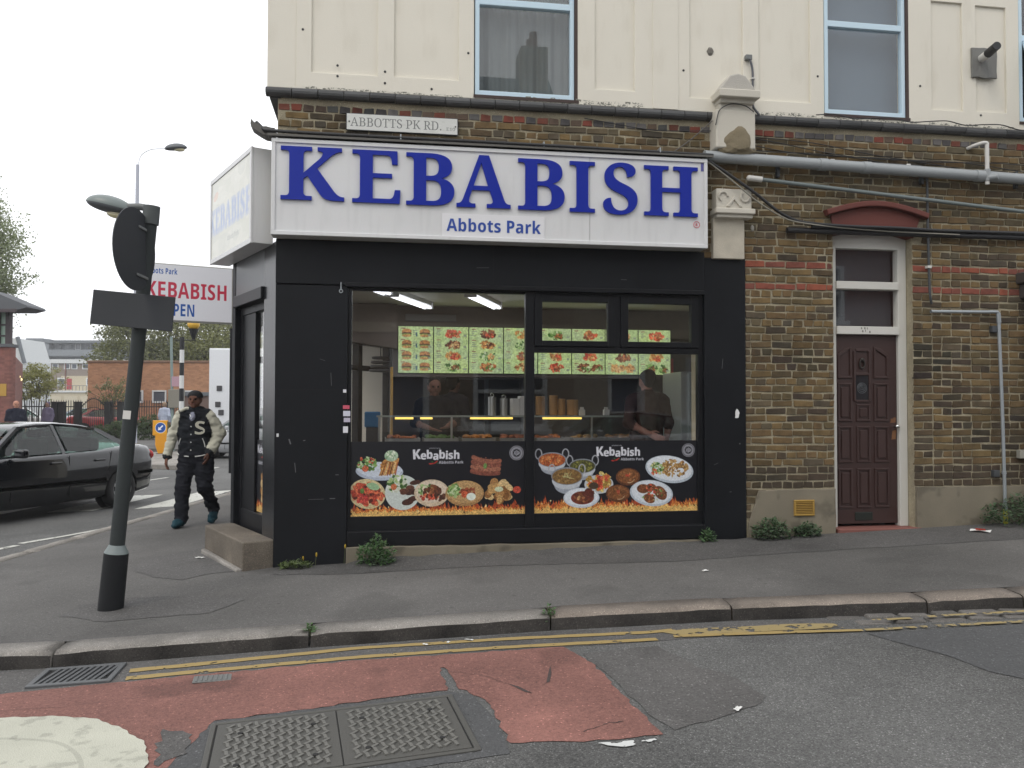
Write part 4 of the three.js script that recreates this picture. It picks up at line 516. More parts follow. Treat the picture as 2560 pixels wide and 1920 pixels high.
{ // corner fascia sign
  const faded = canvasTex(512, 300, (c, w, h) => { c.fillStyle = '#cfd0c4'; c.fillRect(0, 0, w, h); c.globalAlpha = 0.5; for (let i = 0; i < 60; i++) blob(c, rnd(w), rnd(h), rnd(20, 90), rnd(10, 40), ['#d6d7cc', '#c7c9be', '#dcdcd2'][i % 3]); c.globalAlpha = 0.05; c.fillStyle = '#7f98cf'; c.font = 'bold 128px serif'; c.textAlign = 'center'; c.save(); c.translate(256, 205); c.scale(0.84, 1); for (let q = 0; q < 26; q++) c.fillText('KEBABISH', rnd(-12, 12), rnd(-12, 12)); c.restore(); c.globalAlpha = 0.5; blob(c, 60, 60, 34, 16, '#d9a892', -0.2); c.fillStyle = '#8b8d8a'; c.font = 'bold 26px sans-serif'; c.fillText('Abbots Park', 300, 262); });
  const o = cornerGroupAt(thing('corner_fascia_sign', 'faded white lightbox sign wrapped round the splayed corner', 'shop sign'));
  part(o, 'box', rbox(-1.6, -0.09, 2.98, 3.87, 0.0, 0.2, 0.006), M.signWhite); part(o, 'face_panel', new THREE.PlaneGeometry(1.42, 0.8).translate(-0.845, 3.425, 0.2035), new THREE.MeshPhysicalMaterial({ map: faded, roughness: 0.12 }));
  part(o, 'trim', merge([rbox(-1.605, -0.085, 2.975, 3.025, 0.19, 0.212, 0.005), rbox(-1.605, -0.085, 3.825, 3.875, 0.19, 0.212, 0.005), rbox(-1.604, -1.555, 3.024, 3.826, 0.19, 0.2117, 0.005), rbox(-0.135, -0.086, 3.024, 3.826, 0.19, 0.2117, 0.005)]), M.signWhite);
}
{ // street nameplate
  const t = canvasTex(1024, 170, (c, w, h) => { c.fillStyle = '#cfd0cc'; c.fillRect(0, 0, w, h); for (let i = 0; i < 50; i++) blob(c, rnd(w), rnd(h), rnd(10, 50), rnd(4, 12), ['#d4d5d1', '#c8c9c4'][i % 2]); c.fillStyle = '#6d6f6e'; c.font = '132px serif'; c.textAlign = 'left'; c.save(); c.translate(32, 132); const wd = c.measureText('ABBOTTS PK RD.').width; c.scale(850 / wd, 1); c.fillText('ABBOTTS PK RD.', 0, 0); c.restore(); c.font = '50px serif'; c.fillText('E10', 918, 132); });
  const o = thing('street_nameplate', 'white street nameplate reading ABBOTTS PK RD. on the brickwork', 'street sign'); const p = part(o, 'plate', rbox(-0.3, 0.757, 4.062, 4.228, 0.005, 0.026, 0.008), M.darkGrey); part(o, 'lettering', new THREE.PlaneGeometry(1.04, 0.15).translate(0.2285, 4.145, 0.0275), new THREE.MeshPhysicalMaterial({ map: t, roughness: 0.4 })); o.rotation.z = 0; for (const x of [-0.27, 0.73]) part(o, 'screw', new THREE.CylinderGeometry(0.008, 0.008, 0.004, 10).rotateX(Math.PI / 2).translate(x, 4.145, 0.028), M.darkGrey);
}
{ // projecting sign over the main road pavement
  const t = canvasTex(1024, 430, (c, w, h) => { c.fillStyle = '#e2e3ea'; c.fillRect(0, 0, w, h); c.fillStyle = '#2a58a6'; c.font = 'bold 62px sans-serif'; c.textAlign = 'left'; c.fillText('Abbots Park', 40, 74); c.fillStyle = '#c23a52'; c.font = 'bold 172px sans-serif'; c.save(); c.translate(50, 258); const wd = c.measureText('KEBABISH').width; c.scale(930 / wd, 1); c.fillText('KEBABISH', 0, 0); c.restore(); c.fillStyle = '#2a58a6'; c.font = 'bold 132px sans-serif'; c.fillText('OPEN', 250, 398); });
  const a = V(-2.834, 0, -2.69), b = V(-1.81, 0, -3.06), d = b.clone().sub(a), o = thing('projecting_sign', 'white projecting sign with red KEBABISH over blue OPEN', 'shop sign', null, [a.x, 0, a.z], Math.atan2(-d.z, d.x)); const L = d.length();
  part(o, 'box', rbox(0, L, 2.5, 3.2, -0.09, 0.05, 0.01), M.signEdge); part(o, 'face_panel', new THREE.PlaneGeometry(L - 0.03, 0.67).translate(L / 2, 2.85, 0.052), new THREE.MeshPhysicalMaterial({ map: t, roughness: 0.35, emissive: 0xffffff, emissiveMap: t, emissiveIntensity: 0.12 })); part(o, 'bracket', rbox(L - 0.02, L + 1.2, 3.0, 3.05, -0.04, 0, 0.005), M.frameBlack);
}
// ---------------------------------------------------------------- inside the takeaway
{
  const S = (n, g, m) => struct(n, g, m), wallM = mat(0.16, 0.135, 0.115, 0.9), pale = mat(0.42, 0.4, 0.36, 0.9), dim = mat(0.06, 0.06, 0.065, 0.8);
  const slab = (y0, y1) => uvm(extr([[-0.9, 0.12], [-1.44, 1.3], [0.15, 4.4], [4.4, 4.4], [4.4, 0.12]], y1 - y0).rotateX(-Math.PI / 2).translate(0, y0, 0));
  S('shop_floor', slab(-0.05, 0.145), mat(0.16, 0.15, 0.14, 0.5)); S('shop_ceiling', slab(2.77, 2.96), pale);
  S('shop_wall', merge([uvm(extr(rect(0.15, 4.4, 0.145, 2.77), 0.15, 0, [rect(0.86, 2.1, 0.16, 1.86)]).translate(0, 0, -4.4)), boxAt(0.2, 2.8, 0.06, 0.16, -5.9, -4.4), boxAt(0.2, 2.8, 2.3, 2.4, -5.9, -4.4), boxAt(0.2, 2.8, 0.06, 2.4, -6, -5.9), boxAt(0.1, 0.2, 0.06, 2.4, -6, -4.4), boxAt(2.8, 2.9, 0.06, 2.4, -6, -4.4), boxAt(4.25, 4.4, 0.145, 2.77, -4.25, -0.13)]), wallM);
  const a = [-1.49, -1.4], b = [0.15, -4.3]; // glazed flank on the main road
  const L = Math.hypot(b[0] - a[0], b[1] - a[1]), th = Math.atan2(-(b[1] - a[1]), b[0] - a[0]), loc = (g) => g.rotateY(th).translate(a[0], 0, a[1]);
  const fl = thing('side_glazing', 'glazed side wall of the shop toward the main road, seen through the window', 'window');
  part(fl, 'frame', loc(merge([boxAt(0, L, 0.14, 0.75, -0.05, 0.05), boxAt(0, L, 2.3, 2.96, -0.05, 0.05), ...[0, 0.25, 0.5, 0.75, 1].map((t) => boxAt(t * L - 0.05, t * L + 0.05, 0.75, 2.3, -0.05, 0.05)), boxAt(0, L, 1.95, 2.02, -0.04, 0.04)])), M.frameBlack);
  for (let k = 0; k < 4; k++) part(fl, 'pane', loc(boxAt(k * L / 4 + 0.05, (k + 1) * L / 4 - 0.05, 0.75, 2.3, -0.003, 0.003)), glass);
  S('shop_bulkhead', merge([boxAt(0.2, 4.24, 1.88, 2.769, -3.3, -3.0), boxAt(0.2, 4.24, 1.85, 1.88, -3.3, -2.93)]), wallM);
  S('shop_soffit', extr([[-1.5, 2.45], [0.25, 2.2], [0.25, 2.76], [-1.5, 2.76]], 0.15).translate(0, 0, -2.9), wallM);
  // eight backlit menu panels
  seed(401); const dishes = [fried, tom, brown, fries, green, ['#8a4a2a', '#b5652f', '#d0884a']];
  const menuGroup = 'backlit menu panels over the counter', where = ['first from the left, burgers', 'second from the left, mixed plates', 'third from the left, kebabs', 'fourth from the left, beside the window mullion', 'fifth from the left, just right of the mullion', 'sixth from the left, nuggets', 'seventh from the left, pies', 'last on the right with a red edge'];
  for (let k = 0; k < 8; k++) {
    const t = canvasTex(184, 240, (c, w, h) => {
      c.fillStyle = '#aecb84'; c.fillRect(0, 0, w, h); for (let i = 0; i < 40; i++) { c.globalAlpha = 0.25; blob(c, rnd(w), rnd(h), rnd(20, 60), rnd(20, 60), ['#c2dc92', '#aabf98', '#cbe486'][i % 3]); } c.globalAlpha = 1;
      for (let r = 0; r < 4; r++) { const y = 34 + r * 58; c.fillStyle = '#8f9a82'; for (let q = 0; q < 3; q++) c.fillRect(k === 0 ? 76 : 14, y - 14 + q * 10, rnd(12, 30), 4); c.fillStyle = '#8c4a44'; c.fillRect(14, y - 26, 22, 4);
        const item = (x, rx) => { if (k === 0) { blob(c, x, y - 8, rx, 14, '#b9783a'); blob(c, x, y + 2, rx * 1.05, 6, '#5e3a22'); blob(c, x, y + 8, rx, 6, '#7f9a44'); blob(c, x, y + 14, rx * 0.95, 7, '#c08a48'); } else { crumbs(c, x, y, rx * 1.2, 20, dishes[(k + r) % 6], 40, 4, 12); crumbs(c, x + 10, y + 4, rx * 0.7, 14, dishes[(k * 2 + r + 3) % 6], 16, 3, 9); } };
        if (k === 0) { item(44, 26); item(140, 28); c.fillStyle = '#3f6a78'; c.fillRect(92, y - 4, 8, 22); } else item(k > 4 && r % 2 ? 70 : 102, 34); if (k > 4 && r % 2) item(140, 22); c.fillStyle = '#8f9a82'; c.fillRect(158, y + 6, 16, 10); }
    });
    weatherPrint(t, 60 + k); const x0 = 0.27 + k * 0.458, o = thing('menu_panel', 'glowing menu panel over the counter, ' + where[k], 'menu board', menuGroup);
    part(o, 'case', rbox(x0, x0 + 0.455, 1.895, 2.505, -2.998, -2.955, 0.004), M.frameBlack); const m = new THREE.MeshPhysicalMaterial({ color: 0x1a1a1a, roughness: 0.4, emissive: 0xffffff, emissiveMap: t, emissiveIntensity: 0.84 }); part(o, 'lit_face', new THREE.PlaneGeometry(0.446, 0.6).translate(x0 + 0.225, 2.2, -2.953), m);
    if (k === 7) part(o, 'red_edge', rbox(x0 + 0.452, x0 + 0.49, 1.9, 2.12, -2.99, -2.95), hexm(0xc24a55, 0.5));
    const l = new THREE.RectAreaLight(0xdff0c0, 0.5, 0.43, 0.59); l.position.set(x0 + 0.225, 2.2, -2.945); l.rotation.y = Math.PI; l.name = 'menu_light'; o.add(l);
  }
  // ceiling fluorescents
  const tubeM = new THREE.MeshPhysicalMaterial({ color: 0xffffff, emissive: 0xf4f6ff, emissiveIntensity: 2.2 });
  [[-0.12, -0.72, 'nearest the window'], [0.4, -1.98, 'behind the left one, above the counter'], [1.25, -1.85, 'to the right, above the counter']].forEach(([x, z, w]) => {
    const o = thing('fluorescent_light', 'twin tube fluorescent ceiling light ' + w, 'ceiling light', 'ceiling fluorescents', [x, 2.77, z], 68 * R); // local x runs along the tubes
    part(o, 'fitting', merge([rbox(-0.6, 0.6, -0.05, 0, -0.05, 0.05, 0.008), rbox(-0.62, -0.59, -0.09, 0, -0.07, 0.07, 0.005), rbox(0.59, 0.62, -0.09, 0, -0.07, 0.07, 0.005)]), mat(0.6, 0.6, 0.6, 0.5));
    for (const s of [-1, 1]) part(o, 'tube', rod([-0.59, -0.075, s * 0.035], [0.59, -0.075, s * 0.035], 0.015), tubeM);
    const l = new THREE.RectAreaLight(0xf4f6ff, 7, 1.16, 0.12); l.position.set(0, -0.1, 0); l.rotation.x = -Math.PI / 2; l.name = 'tube_light'; o.add(l);
  });
  // serving counter
  const steel = mat(0.42, 0.42, 0.4, 0.35, { metalness: 0.8 }), c = thing('serving_counter', 'glass topped steel serving counter with heated food trays', 'counter');
  part(c, 'body', rbox(0.0, 3.2, 0.145, 1.04, -2.3, -1.62, 0.01), steel); part(c, 'front_glass', boxAt(0.02, 3.18, 1.04, 1.34, -1.64, -1.634), glass); part(c, 'glass_shelf', boxAt(0.02, 3.18, 1.35, 1.362, -2.2, -1.62), glass); part(c, 'shelf_edge', boxAt(0.0, 3.2, 1.345, 1.366, -1.62, -1.6), mat(0.35, 0.38, 0.33, 0.3));
  for (const x of [0.03, 0.85, 1.7, 2.5, 3.17]) part(c, 'post', rbox(x - 0.012, x + 0.012, 1.04, 1.345, -1.66, -1.645), steel);
  for (let k = 0; k < 7; k++) { const x = 0.1 + k * 0.44; part(c, 'tray', merge([boxAt(x, x + 0.4, 1.041, 1.06, -2.2, -1.75), boxAt(x, x + 0.4, 1.06, 1.1, -1.765, -1.75), boxAt(x, x + 0.012, 1.06, 1.1, -2.2, -1.765), boxAt(x + 0.388, x + 0.4, 1.06, 1.1, -2.2, -1.765)]), steel);
    const lumps = []; for (let i = 0; i < 26; i++) { const g = new THREE.IcosahedronGeometry(rnd(0.022, 0.04), 1).scale(1.3, 0.75, 1).rotateY(rnd(3)).translate(x + rnd(0.05, 0.35), 1.085 + rnd(0.03), rnd(-2.15, -1.8)); lumps.push(g); } const f = part(c, 'food', merge(lumps), [mat(0.28, 0.1, 0.04, 0.7), mat(0.34, 0.16, 0.05, 0.7), mat(0.06, 0.14, 0.03, 0.7), mat(0.22, 0.08, 0.05, 0.7), mat(0.3, 0.2, 0.08, 0.7)][[0, 2, 1, 3, 0, 4, 1][k]]); f.userData.kind = 'stuff'; }
  const warm = new THREE.MeshPhysicalMaterial({ color: 0xffe9a0, emissive: 0xffd860, emissiveIntensity: 1.5 });
  for (const [p, q] of [[0.21, 0.42], [0.5, 0.64], [1.08, 1.58], [1.94, 2.41]]) { part(c, 'heat_lamp', rod([p, 1.33, -1.8], [q, 1.33, -1.8], 0.011), warm); const l = new THREE.RectAreaLight(0xffc860, 8, q - p, 0.025); l.position.set((p + q) / 2, 1.312, -1.8); l.rotation.x = -Math.PI / 2; l.name = 'heat_lamp_light'; c.add(l); }
  // things on the shelf and behind
  const foam = mat(0.36, 0.2, 0.075, 0.7), g = 'stacks of orange foam cups on the counter';
  [[1.94, 0.06, 0.23, 'tallest stack, leftmost'], [2.1, 0.055, 0.24, 'second from the left'], [2.2, 0.05, 0.2, 'third from the left'], [2.335, 0.075, 0.19, 'widest, rightmost']].forEach(([x, r, h, w]) => { const o = thing('cup_stack', 'orange brown cup stack on the counter, ' + w, 'cups', g, [x, 1.363, -1.95]); const pts = [[0.001, 0], [r * 0.85, 0]]; for (let k = 0; k < 8; k++) pts.push([r * 0.92, (k + 0.2) * h / 8], [r, (k + 0.5) * h / 8], [r * 0.92, (k + 0.95) * h / 8]); pts.push([0.001, h]); part(o, 'cups', new THREE.LatheGeometry(pts.map((p) => new THREE.Vector2(...p)), 16), foam); });
  [[2.44, 'by the cup stacks'], [2.74, 'further right, alone']].forEach(([x, w]) => { const o = thing('napkin_holder', 'small white napkin box on the counter ' + w, 'napkin box', 'white boxes on the counter', [x, 1.363, -1.9]); part(o, 'box', rbox(-0.035, 0.035, 0, 0.07, -0.03, 0.03, 0.006), M.white); part(o, 'napkins', rbox(-0.022, 0.022, 0.06, 0.1, -0.015, 0.015, 0.006), M.white); });
  [[1.36, 0.05, 0.22], [1.5, 0.045, 0.2]].forEach(([x, r, h], i) => { const o = thing('steel_canister', 'steel canister on the counter ' + (i ? 'right of the pair' : 'left of the pair, with a round handle'), 'canister', 'steel canisters', [x, 1.363, -1.98]); part(o, 'body', new THREE.CylinderGeometry(r, r, h, 20).translate(0, h / 2, 0), steel); part(o, 'handle', new THREE.TorusGeometry(0.02, 0.005, 6, 16).translate(0, h + 0.02, 0), M.steel); });
  { const o = thing('paper_stack', 'pale stack of paper boxes on the counter beside the mullion', 'boxes', null, [1.68, 1.363, -1.98]); part(o, 'box', rbox(-0.09, 0, 0, 0.2, -0.1, 0.1), M.white); part(o, 'box', rbox(0.004, 0.09, 0, 0.23, -0.1, 0.1), M.white); }
  { const o = thing('tall_fridge', 'tall pale fridge at the right side of the shop', 'fridge'); part(o, 'cabinet', rbox(3.52, 4.15, 0.145, 1.88, -2.1, -1.45, 0.012), mat(0.4, 0.43, 0.42, 0.4)); part(o, 'door', rbox(3.6, 4.14, 0.25, 1.86, -1.452, -1.41, 0.01), mat(0.33, 0.37, 0.36, 0.3)); part(o, 'handle', rbox(3.62, 3.64, 1.0, 1.4, -1.41, -1.38), M.steel); }
  { const o = thing('cream_post', 'cream painted post just inside the right end of the window', 'post'); part(o, 'shaft', rbox(3.27, 3.36, 0.145, 2.77, -0.46, -0.36, 0.006), mat(0.5, 0.44, 0.3, 0.8)); }
  { const o = thing('kitchen_door_frame', 'frame of the wide kitchen doorway in the back wall below the menus', 'door frame'); part(o, 'jamb', merge([boxAt(0.8, 0.86, 0.15, 1.9, -4.24, -4.15), boxAt(1.55, 1.6, 0.15, 1.9, -4.24, -4.15), boxAt(2.1, 2.16, 0.15, 1.9, -4.24, -4.15)]), mat(0.2, 0.2, 0.2, 0.6)); part(o, 'head', boxAt(0.8, 2.16, 1.86, 1.92, -4.24, -4.16), mat(0.2, 0.2, 0.2, 0.6)); }
  { const o = thing('yellow_pole', 'slim yellow pole standing at the counter end', 'pole'); part(o, 'shaft', rod([0.18, 0.145, -2.45], [0.18, 1.95, -2.45], 0.018), hexm(0xc29224, 0.5)); }
  { const o = thing('hanging_lamp', 'grey ribbed pendant lamp hanging by the glazed side', 'pendant lamp', null, [0.05, 0, -3.2]); part(o, 'cord', rod([0, 2.1, 0], [0, 2.76, 0], 0.006), M.cable); for (let k = 0; k < 4; k++) part(o, 'shade_ring', new THREE.TorusGeometry(0.1 + 0.012 * k, 0.018, 8, 24).rotateX(Math.PI / 2).translate(0, 2.1 - k * 0.055, 0), mat(0.12, 0.12, 0.12, 0.5)); }
  { const o = thing('shelf_plate', 'long grey plate on the wall above the first menus', 'sign plate'); part(o, 'plate', rbox(0.36, 1.02, 2.575, 2.665, -2.998, -2.98), mat(0.2, 0.2, 0.19, 0.6)); part(o, 'edge', rbox(0.35, 1.03, 2.57, 2.58, -2.999, -2.975), mat(0.12, 0.12, 0.12, 0.6)); }
  { const o = thing('blue_bin', 'blue plastic crate behind the counter end', 'crate', null, [-0.05, 1.2, -2.9]); part(o, 'tub', rbox(-0.1, 0.1, 0, 0.2, -0.1, 0.1, 0.02), hexm(0x1f6fa0, 0.5)); part(o, 'stand', boxAt(-0.08, 0.08, -1.05, 0, -0.08, 0.08), dim); }
}
// ---------------------------------------------------------------- pipes, cables and fittings on the wall
{
  const T_ = (n, l, c, g) => thing(n, l, c, g);
  let o = T_('waste_pipe', 'thick grey plastic waste pipe running along the brick wall', 'pipe'); part(o, 'pipe', rod([3.2, 3.962, 0.1], [7.3, 3.872, 0.1], 0.056, 0.056, 20), M.greyPipe);
  for (const x of [4.42, 4.9, 6.18]) part(o, 'collar', rod([x, 3.962 - (x - 3.2) * 0.022, 0.1], [x + 0.09, 3.962 - (x - 3.11) * 0.022, 0.1], 0.062, 0.062, 20), M.greyPipe); for (const x of [4.0, 5.6, 6.7]) part(o, 'bracket', rbox(x, x + 0.03, 3.8, 3.98, 0, 0.05), M.darkGrey);
  o = T_('overflow_pipe', 'white overflow pipe joining the waste pipe with a tee', 'pipe'); part(o, 'riser', rod([6.3, 3.8, 0.13], [6.3, 4.22, 0.13], 0.021), M.white); part(o, 'elbow', tube([[6.3, 4.2, 0.13], [6.3, 4.235, 0.13], [6.26, 4.24, 0.12], [6.2, 4.225, 0.06], [6.17, 4.21, 0]], 0.02), M.white); part(o, 'tee', merge([rod([6.3, 3.84, 0.13], [6.3, 3.96, 0.13], 0.032), rod([6.3, 3.87, 0.13], [6.37, 3.87, 0.2], 0.03)]), M.greyPipe); part(o, 'cap', rod([6.35, 3.87, 0.18], [6.365, 3.87, 0.195], 0.022), M.darkGrey);
  o = T_('thin_pipe', 'slim grey green pipe with a white end cap above the door', 'pipe'); part(o, 'pipe', rod([3.8, 3.762, 0.07], [7.2, 3.515, 0.07], 0.021, 0.021, 12), mat(0.16, 0.19, 0.19, 0.5)); part(o, 'end_cap', merge([rod([3.69, 3.77, 0.07], [3.82, 3.761, 0.07], 0.03), new THREE.SphereGeometry(0.03, 12, 8).translate(3.69, 3.77, 0.07)]), M.white);
  o = T_('cable_trunking', 'black cable trunking drooping from the sign and crossing above the door', 'cable'); part(o, 'sagging_cables', tube([[3.2, 3.93, 0.12], [3.42, 3.79, 0.14], [3.72, 3.6, 0.14], [4.0, 3.42, 0.11], [4.25, 3.34, 0.09], [4.7, 3.31, 0.12], [5.3, 3.31, 0.12], [6.0, 3.305, 0.08], [7.2, 3.3, 0.08]], 0.016, 80, 8), M.cable); part(o, 'trunk', merge([rod([4.1, 3.262, 0.05], [7.2, 3.275, 0.05], 0.03, 0.03, 10), rod([4.35, 3.298, 0.085], [7.2, 3.315, 0.085], 0.018, 0.018, 8)]), M.cable);
  part(o, 'grey_cable', tube([[3.2, 3.9, 0.16], [3.45, 3.72, 0.165], [3.75, 3.5, 0.16], [4.05, 3.36, 0.125], [4.3, 3.32, 0.11], [4.7, 3.29, 0.115], [5.2, 3.275, 0.1], [6, 3.27, 0.09]], 0.007, 60, 6), mat(0.25, 0.24, 0.2, 0.6));
  o = T_('wall_conduit', 'thin dark conduit dropping beside the door arch', 'conduit'); part(o, 'pipe', tube([[3.75, 4.02, 0.03], [4.4, 4.0, 0.03], [5.5, 3.985, 0.04], [5.63, 3.97, 0.045], [5.665, 3.9, 0.045], [5.67, 3.4, 0.045], [5.68, 2.8, 0.045], [5.69, 2.62, 0.045], [5.715, 2.55, 0.03]], 0.013, 90, 8), M.darkGrey); for (const [x, y] of [[5.678, 2.93], [4.6, 3.995], [5.45, 3.985], [3.72, 4.07]]) part(o, 'clip', rbox(x - 0.022, x + 0.022, y - 0.014, y + 0.014, 0.01, 0.064, 0.004), M.white);
  o = T_('gas_pipe', 'galvanised gas pipe with a yellow foot at the right of the door', 'pipe'); part(o, 'pipe', tube([[5.69, 2.465, 0.05], [6.0, 2.468, 0.05], [6.3, 2.472, 0.05], [6.45, 2.474, 0.05], [6.475, 2.45, 0.05], [6.48, 2.2, 0.05], [6.5, 1.4, 0.055], [6.515, 0.42, 0.06]], 0.018, 110, 10), M.galv); part(o, 'yellow_sleeve', rod([6.516, 0.4, 0.06], [6.52, 0.14, 0.06], 0.024), hexm(0xb3ae35, 0.6)); part(o, 'collar', merge([rod([6.515, 0.44, 0.06], [6.516, 0.4, 0.06], 0.023), rod([6.508, 0.8, 0.058], [6.509, 0.77, 0.058], 0.023), rod([6.47, 2.46, 0.05], [6.478, 2.36, 0.05], 0.023)]), M.galv); for (const y of [2.3, 0.78]) part(o, 'bracket', rbox(6.4, 6.47, y - 0.04, y + 0.03, 0, 0.05), M.darkGrey);
  o = T_('render_cable', 'short grey cable rising up the cream render above the corbel', 'cable'); part(o, 'cable', tube([[3.67, 5.0, 0.06], [3.7, 4.97, 0.075], [3.73, 4.86, 0.07], [3.735, 4.6, 0.06], [3.74, 4.5, 0.06], [3.79, 4.41, 0.09]], 0.012, 50, 8), mat(0.1, 0.105, 0.12, 0.5)); part(o, 'gland', rbox(3.655, 3.72, 4.97, 5.02, 0.04, 0.09), mat(0.16, 0.17, 0.17, 0.6)); part(o, 'clip', rbox(3.715, 3.755, 4.775, 4.79, 0.04, 0.085), M.white);
  o = T_('telephone_wires', 'thin loose wires strung along the brickwork below the ledge', 'wires'); seed(17); for (let k = 0; k < 4; k++) { const pts = []; for (let i = 0; i <= 10; i++) { const t = i / 10; pts.push([lerp(3.72, 7.1, t), lerp(4.2 - k * 0.035, 4.02 - k * 0.03, t) + 0.03 * Math.sin(t * 9 + k * 1.7) - 0.03 * Math.sin(t * Math.PI), 0.02 + 0.01 * rnd()]); } part(o, 'wire', tube(pts, 0.005, 60, 5), M.cable); } part(o, 'wire', tube([[2.9, 4.0, 0.03], [3.1, 4.15, 0.03], [3.29, 4.32, 0.1]], 0.006, 20, 5), mat(0.12, 0.11, 0.1, 0.7)); part(o, 'wire', tube([[2.0, 4.3, 0.02], [2.7, 4.22, 0.02], [3.3, 4.24, 0.03]], 0.005, 30, 5), M.cable);
  part(o, 'wire', tube(Array.from({ length: 14 }, (_, i) => [4.4 + i * 0.21, 4.44 + 0.02 * Math.sin(i * 2.1) - 0.008 * (i > 9 ? i - 9 : 0), 0.1]), 0.006, 80, 5), M.cable);
  o = T_('air_brick', 'brass louvred air vent set in the rendered plinth', 'vent'); const brass = mat(0.42, 0.26, 0.06, 0.45, { metalness: 0.4 }); part(o, 'frame', merge([rbox(4.165, 4.385, 0.37, 0.39, 0.02, 0.045), rbox(4.165, 4.385, 0.51, 0.53, 0.02, 0.045), rbox(4.165, 4.185, 0.389, 0.511, 0.02, 0.0447), rbox(4.365, 4.385, 0.389, 0.511, 0.02, 0.0447)]), brass); part(o, 'backing', boxAt(4.18, 4.37, 0.38, 0.52, 0.022, 0.03), mat(0.2, 0.11, 0.02, 0.6)); for (let k = 0; k < 7; k++) part(o, 'louvre', rbox(4.184, 4.366, 0.394 + k * 0.017, 0.4035 + k * 0.017, 0.03, 0.044, 0.003), brass);
  o = T_('boiler_flue', 'black tipped white boiler flue poking out of a grey mortar patch', 'flue'); part(o, 'mortar_patch', uvm(extr(jag(rect(6.19, 6.48, 4.955, 5.27), 0.07, 0.006, 12), 0.03, 0.004).translate(0, 0, 0.04)), withBump(mat(0.19, 0.19, 0.18, 0.9), T.grainBump, 0.004)); part(o, 'white_tube', rod([6.3, 5.155, 0.05], [6.28, 5.16, 0.2], 0.042, 0.042, 18), M.white); part(o, 'black_tip', rod([6.28, 5.16, 0.19], [6.25, 5.17, 0.36], 0.046, 0.042, 18), M.blackPlastic);
  o = T_('black_downpipe', 'black downpipe and bracket at the right edge of the wall', 'downpipe'); part(o, 'pipe', rod([6.85, 0, 0.07], [6.85, 2.62, 0.07], 0.05), M.cable); part(o, 'hopper', merge([rbox(6.72, 7.1, 2.78, 2.9, -0.01, 0.16, 0.02), rbox(6.76, 7.1, 2.62, 2.78, -0.01, 0.12, 0.02)]), withBump(mat(0.06, 0.05, 0.045, 0.9), T.grainBump, 0.005)); part(o, 'bracket', rbox(6.7, 6.82, 0.93, 1.02, 0, 0.06), mat(0.3, 0.29, 0.25, 0.8));
  o = T_('wall_stud', 'small pale mortar lump on the bricks beside the pilaster', 'stud'); part(o, 'lump', new THREE.IcosahedronGeometry(0.025, 1).scale(0.8, 1.3, 0.6).translate(3.75, 3.28, 0.0), mat(0.4, 0.38, 0.34, 0.9)); part(o, 'drip', boxAt(3.746, 3.754, 3.18, 3.25, 0, 0.004), mat(0.3, 0.28, 0.25, 0.9));
}
// ---- weeds, litter
function weedGeo(n, spread, h, leafL, leafW, s) {
  seed(s); const pos = [], idx = [];
  for (let i = 0; i < n; i++) {
    const a = rnd(6.283), d = Math.pow(rnd(), 0.6) * spread, y = Math.pow(rnd(), 0.8) * h * (1 - 0.55 * d / spread), ya = rnd(6.283), L = leafL * rnd(0.6, 1.3), W = leafW * rnd(0.6, 1.3), tilt = rnd(-0.2, 0.9);
    const b = V(Math.cos(a) * d, y, Math.sin(a) * d * 0.6), dir = V(Math.cos(ya) * Math.cos(tilt), Math.sin(tilt), Math.sin(ya) * Math.cos(tilt)), sd = V(-Math.sin(ya), rnd(-0.4, 0.4), Math.cos(ya)), q = [b, b.clone().addScaledVector(dir, L * 0.5).addScaledVector(sd, W), b.clone().addScaledVector(dir, L), b.clone().addScaledVector(dir, L * 0.5).addScaledVector(sd, -W)], o = pos.length / 3;
    for (const v of q) pos.push(v.x, Math.max(0.002, v.y), v.z); idx.push(o, o + 1, o + 2, o, o + 2, o + 3);
  }
  const g = new THREE.BufferGeometry(); g.setAttribute('position', new THREE.Float32BufferAttribute(pos, 3)); g.setIndex(idx); g.computeVertexNormals(); return g;
}
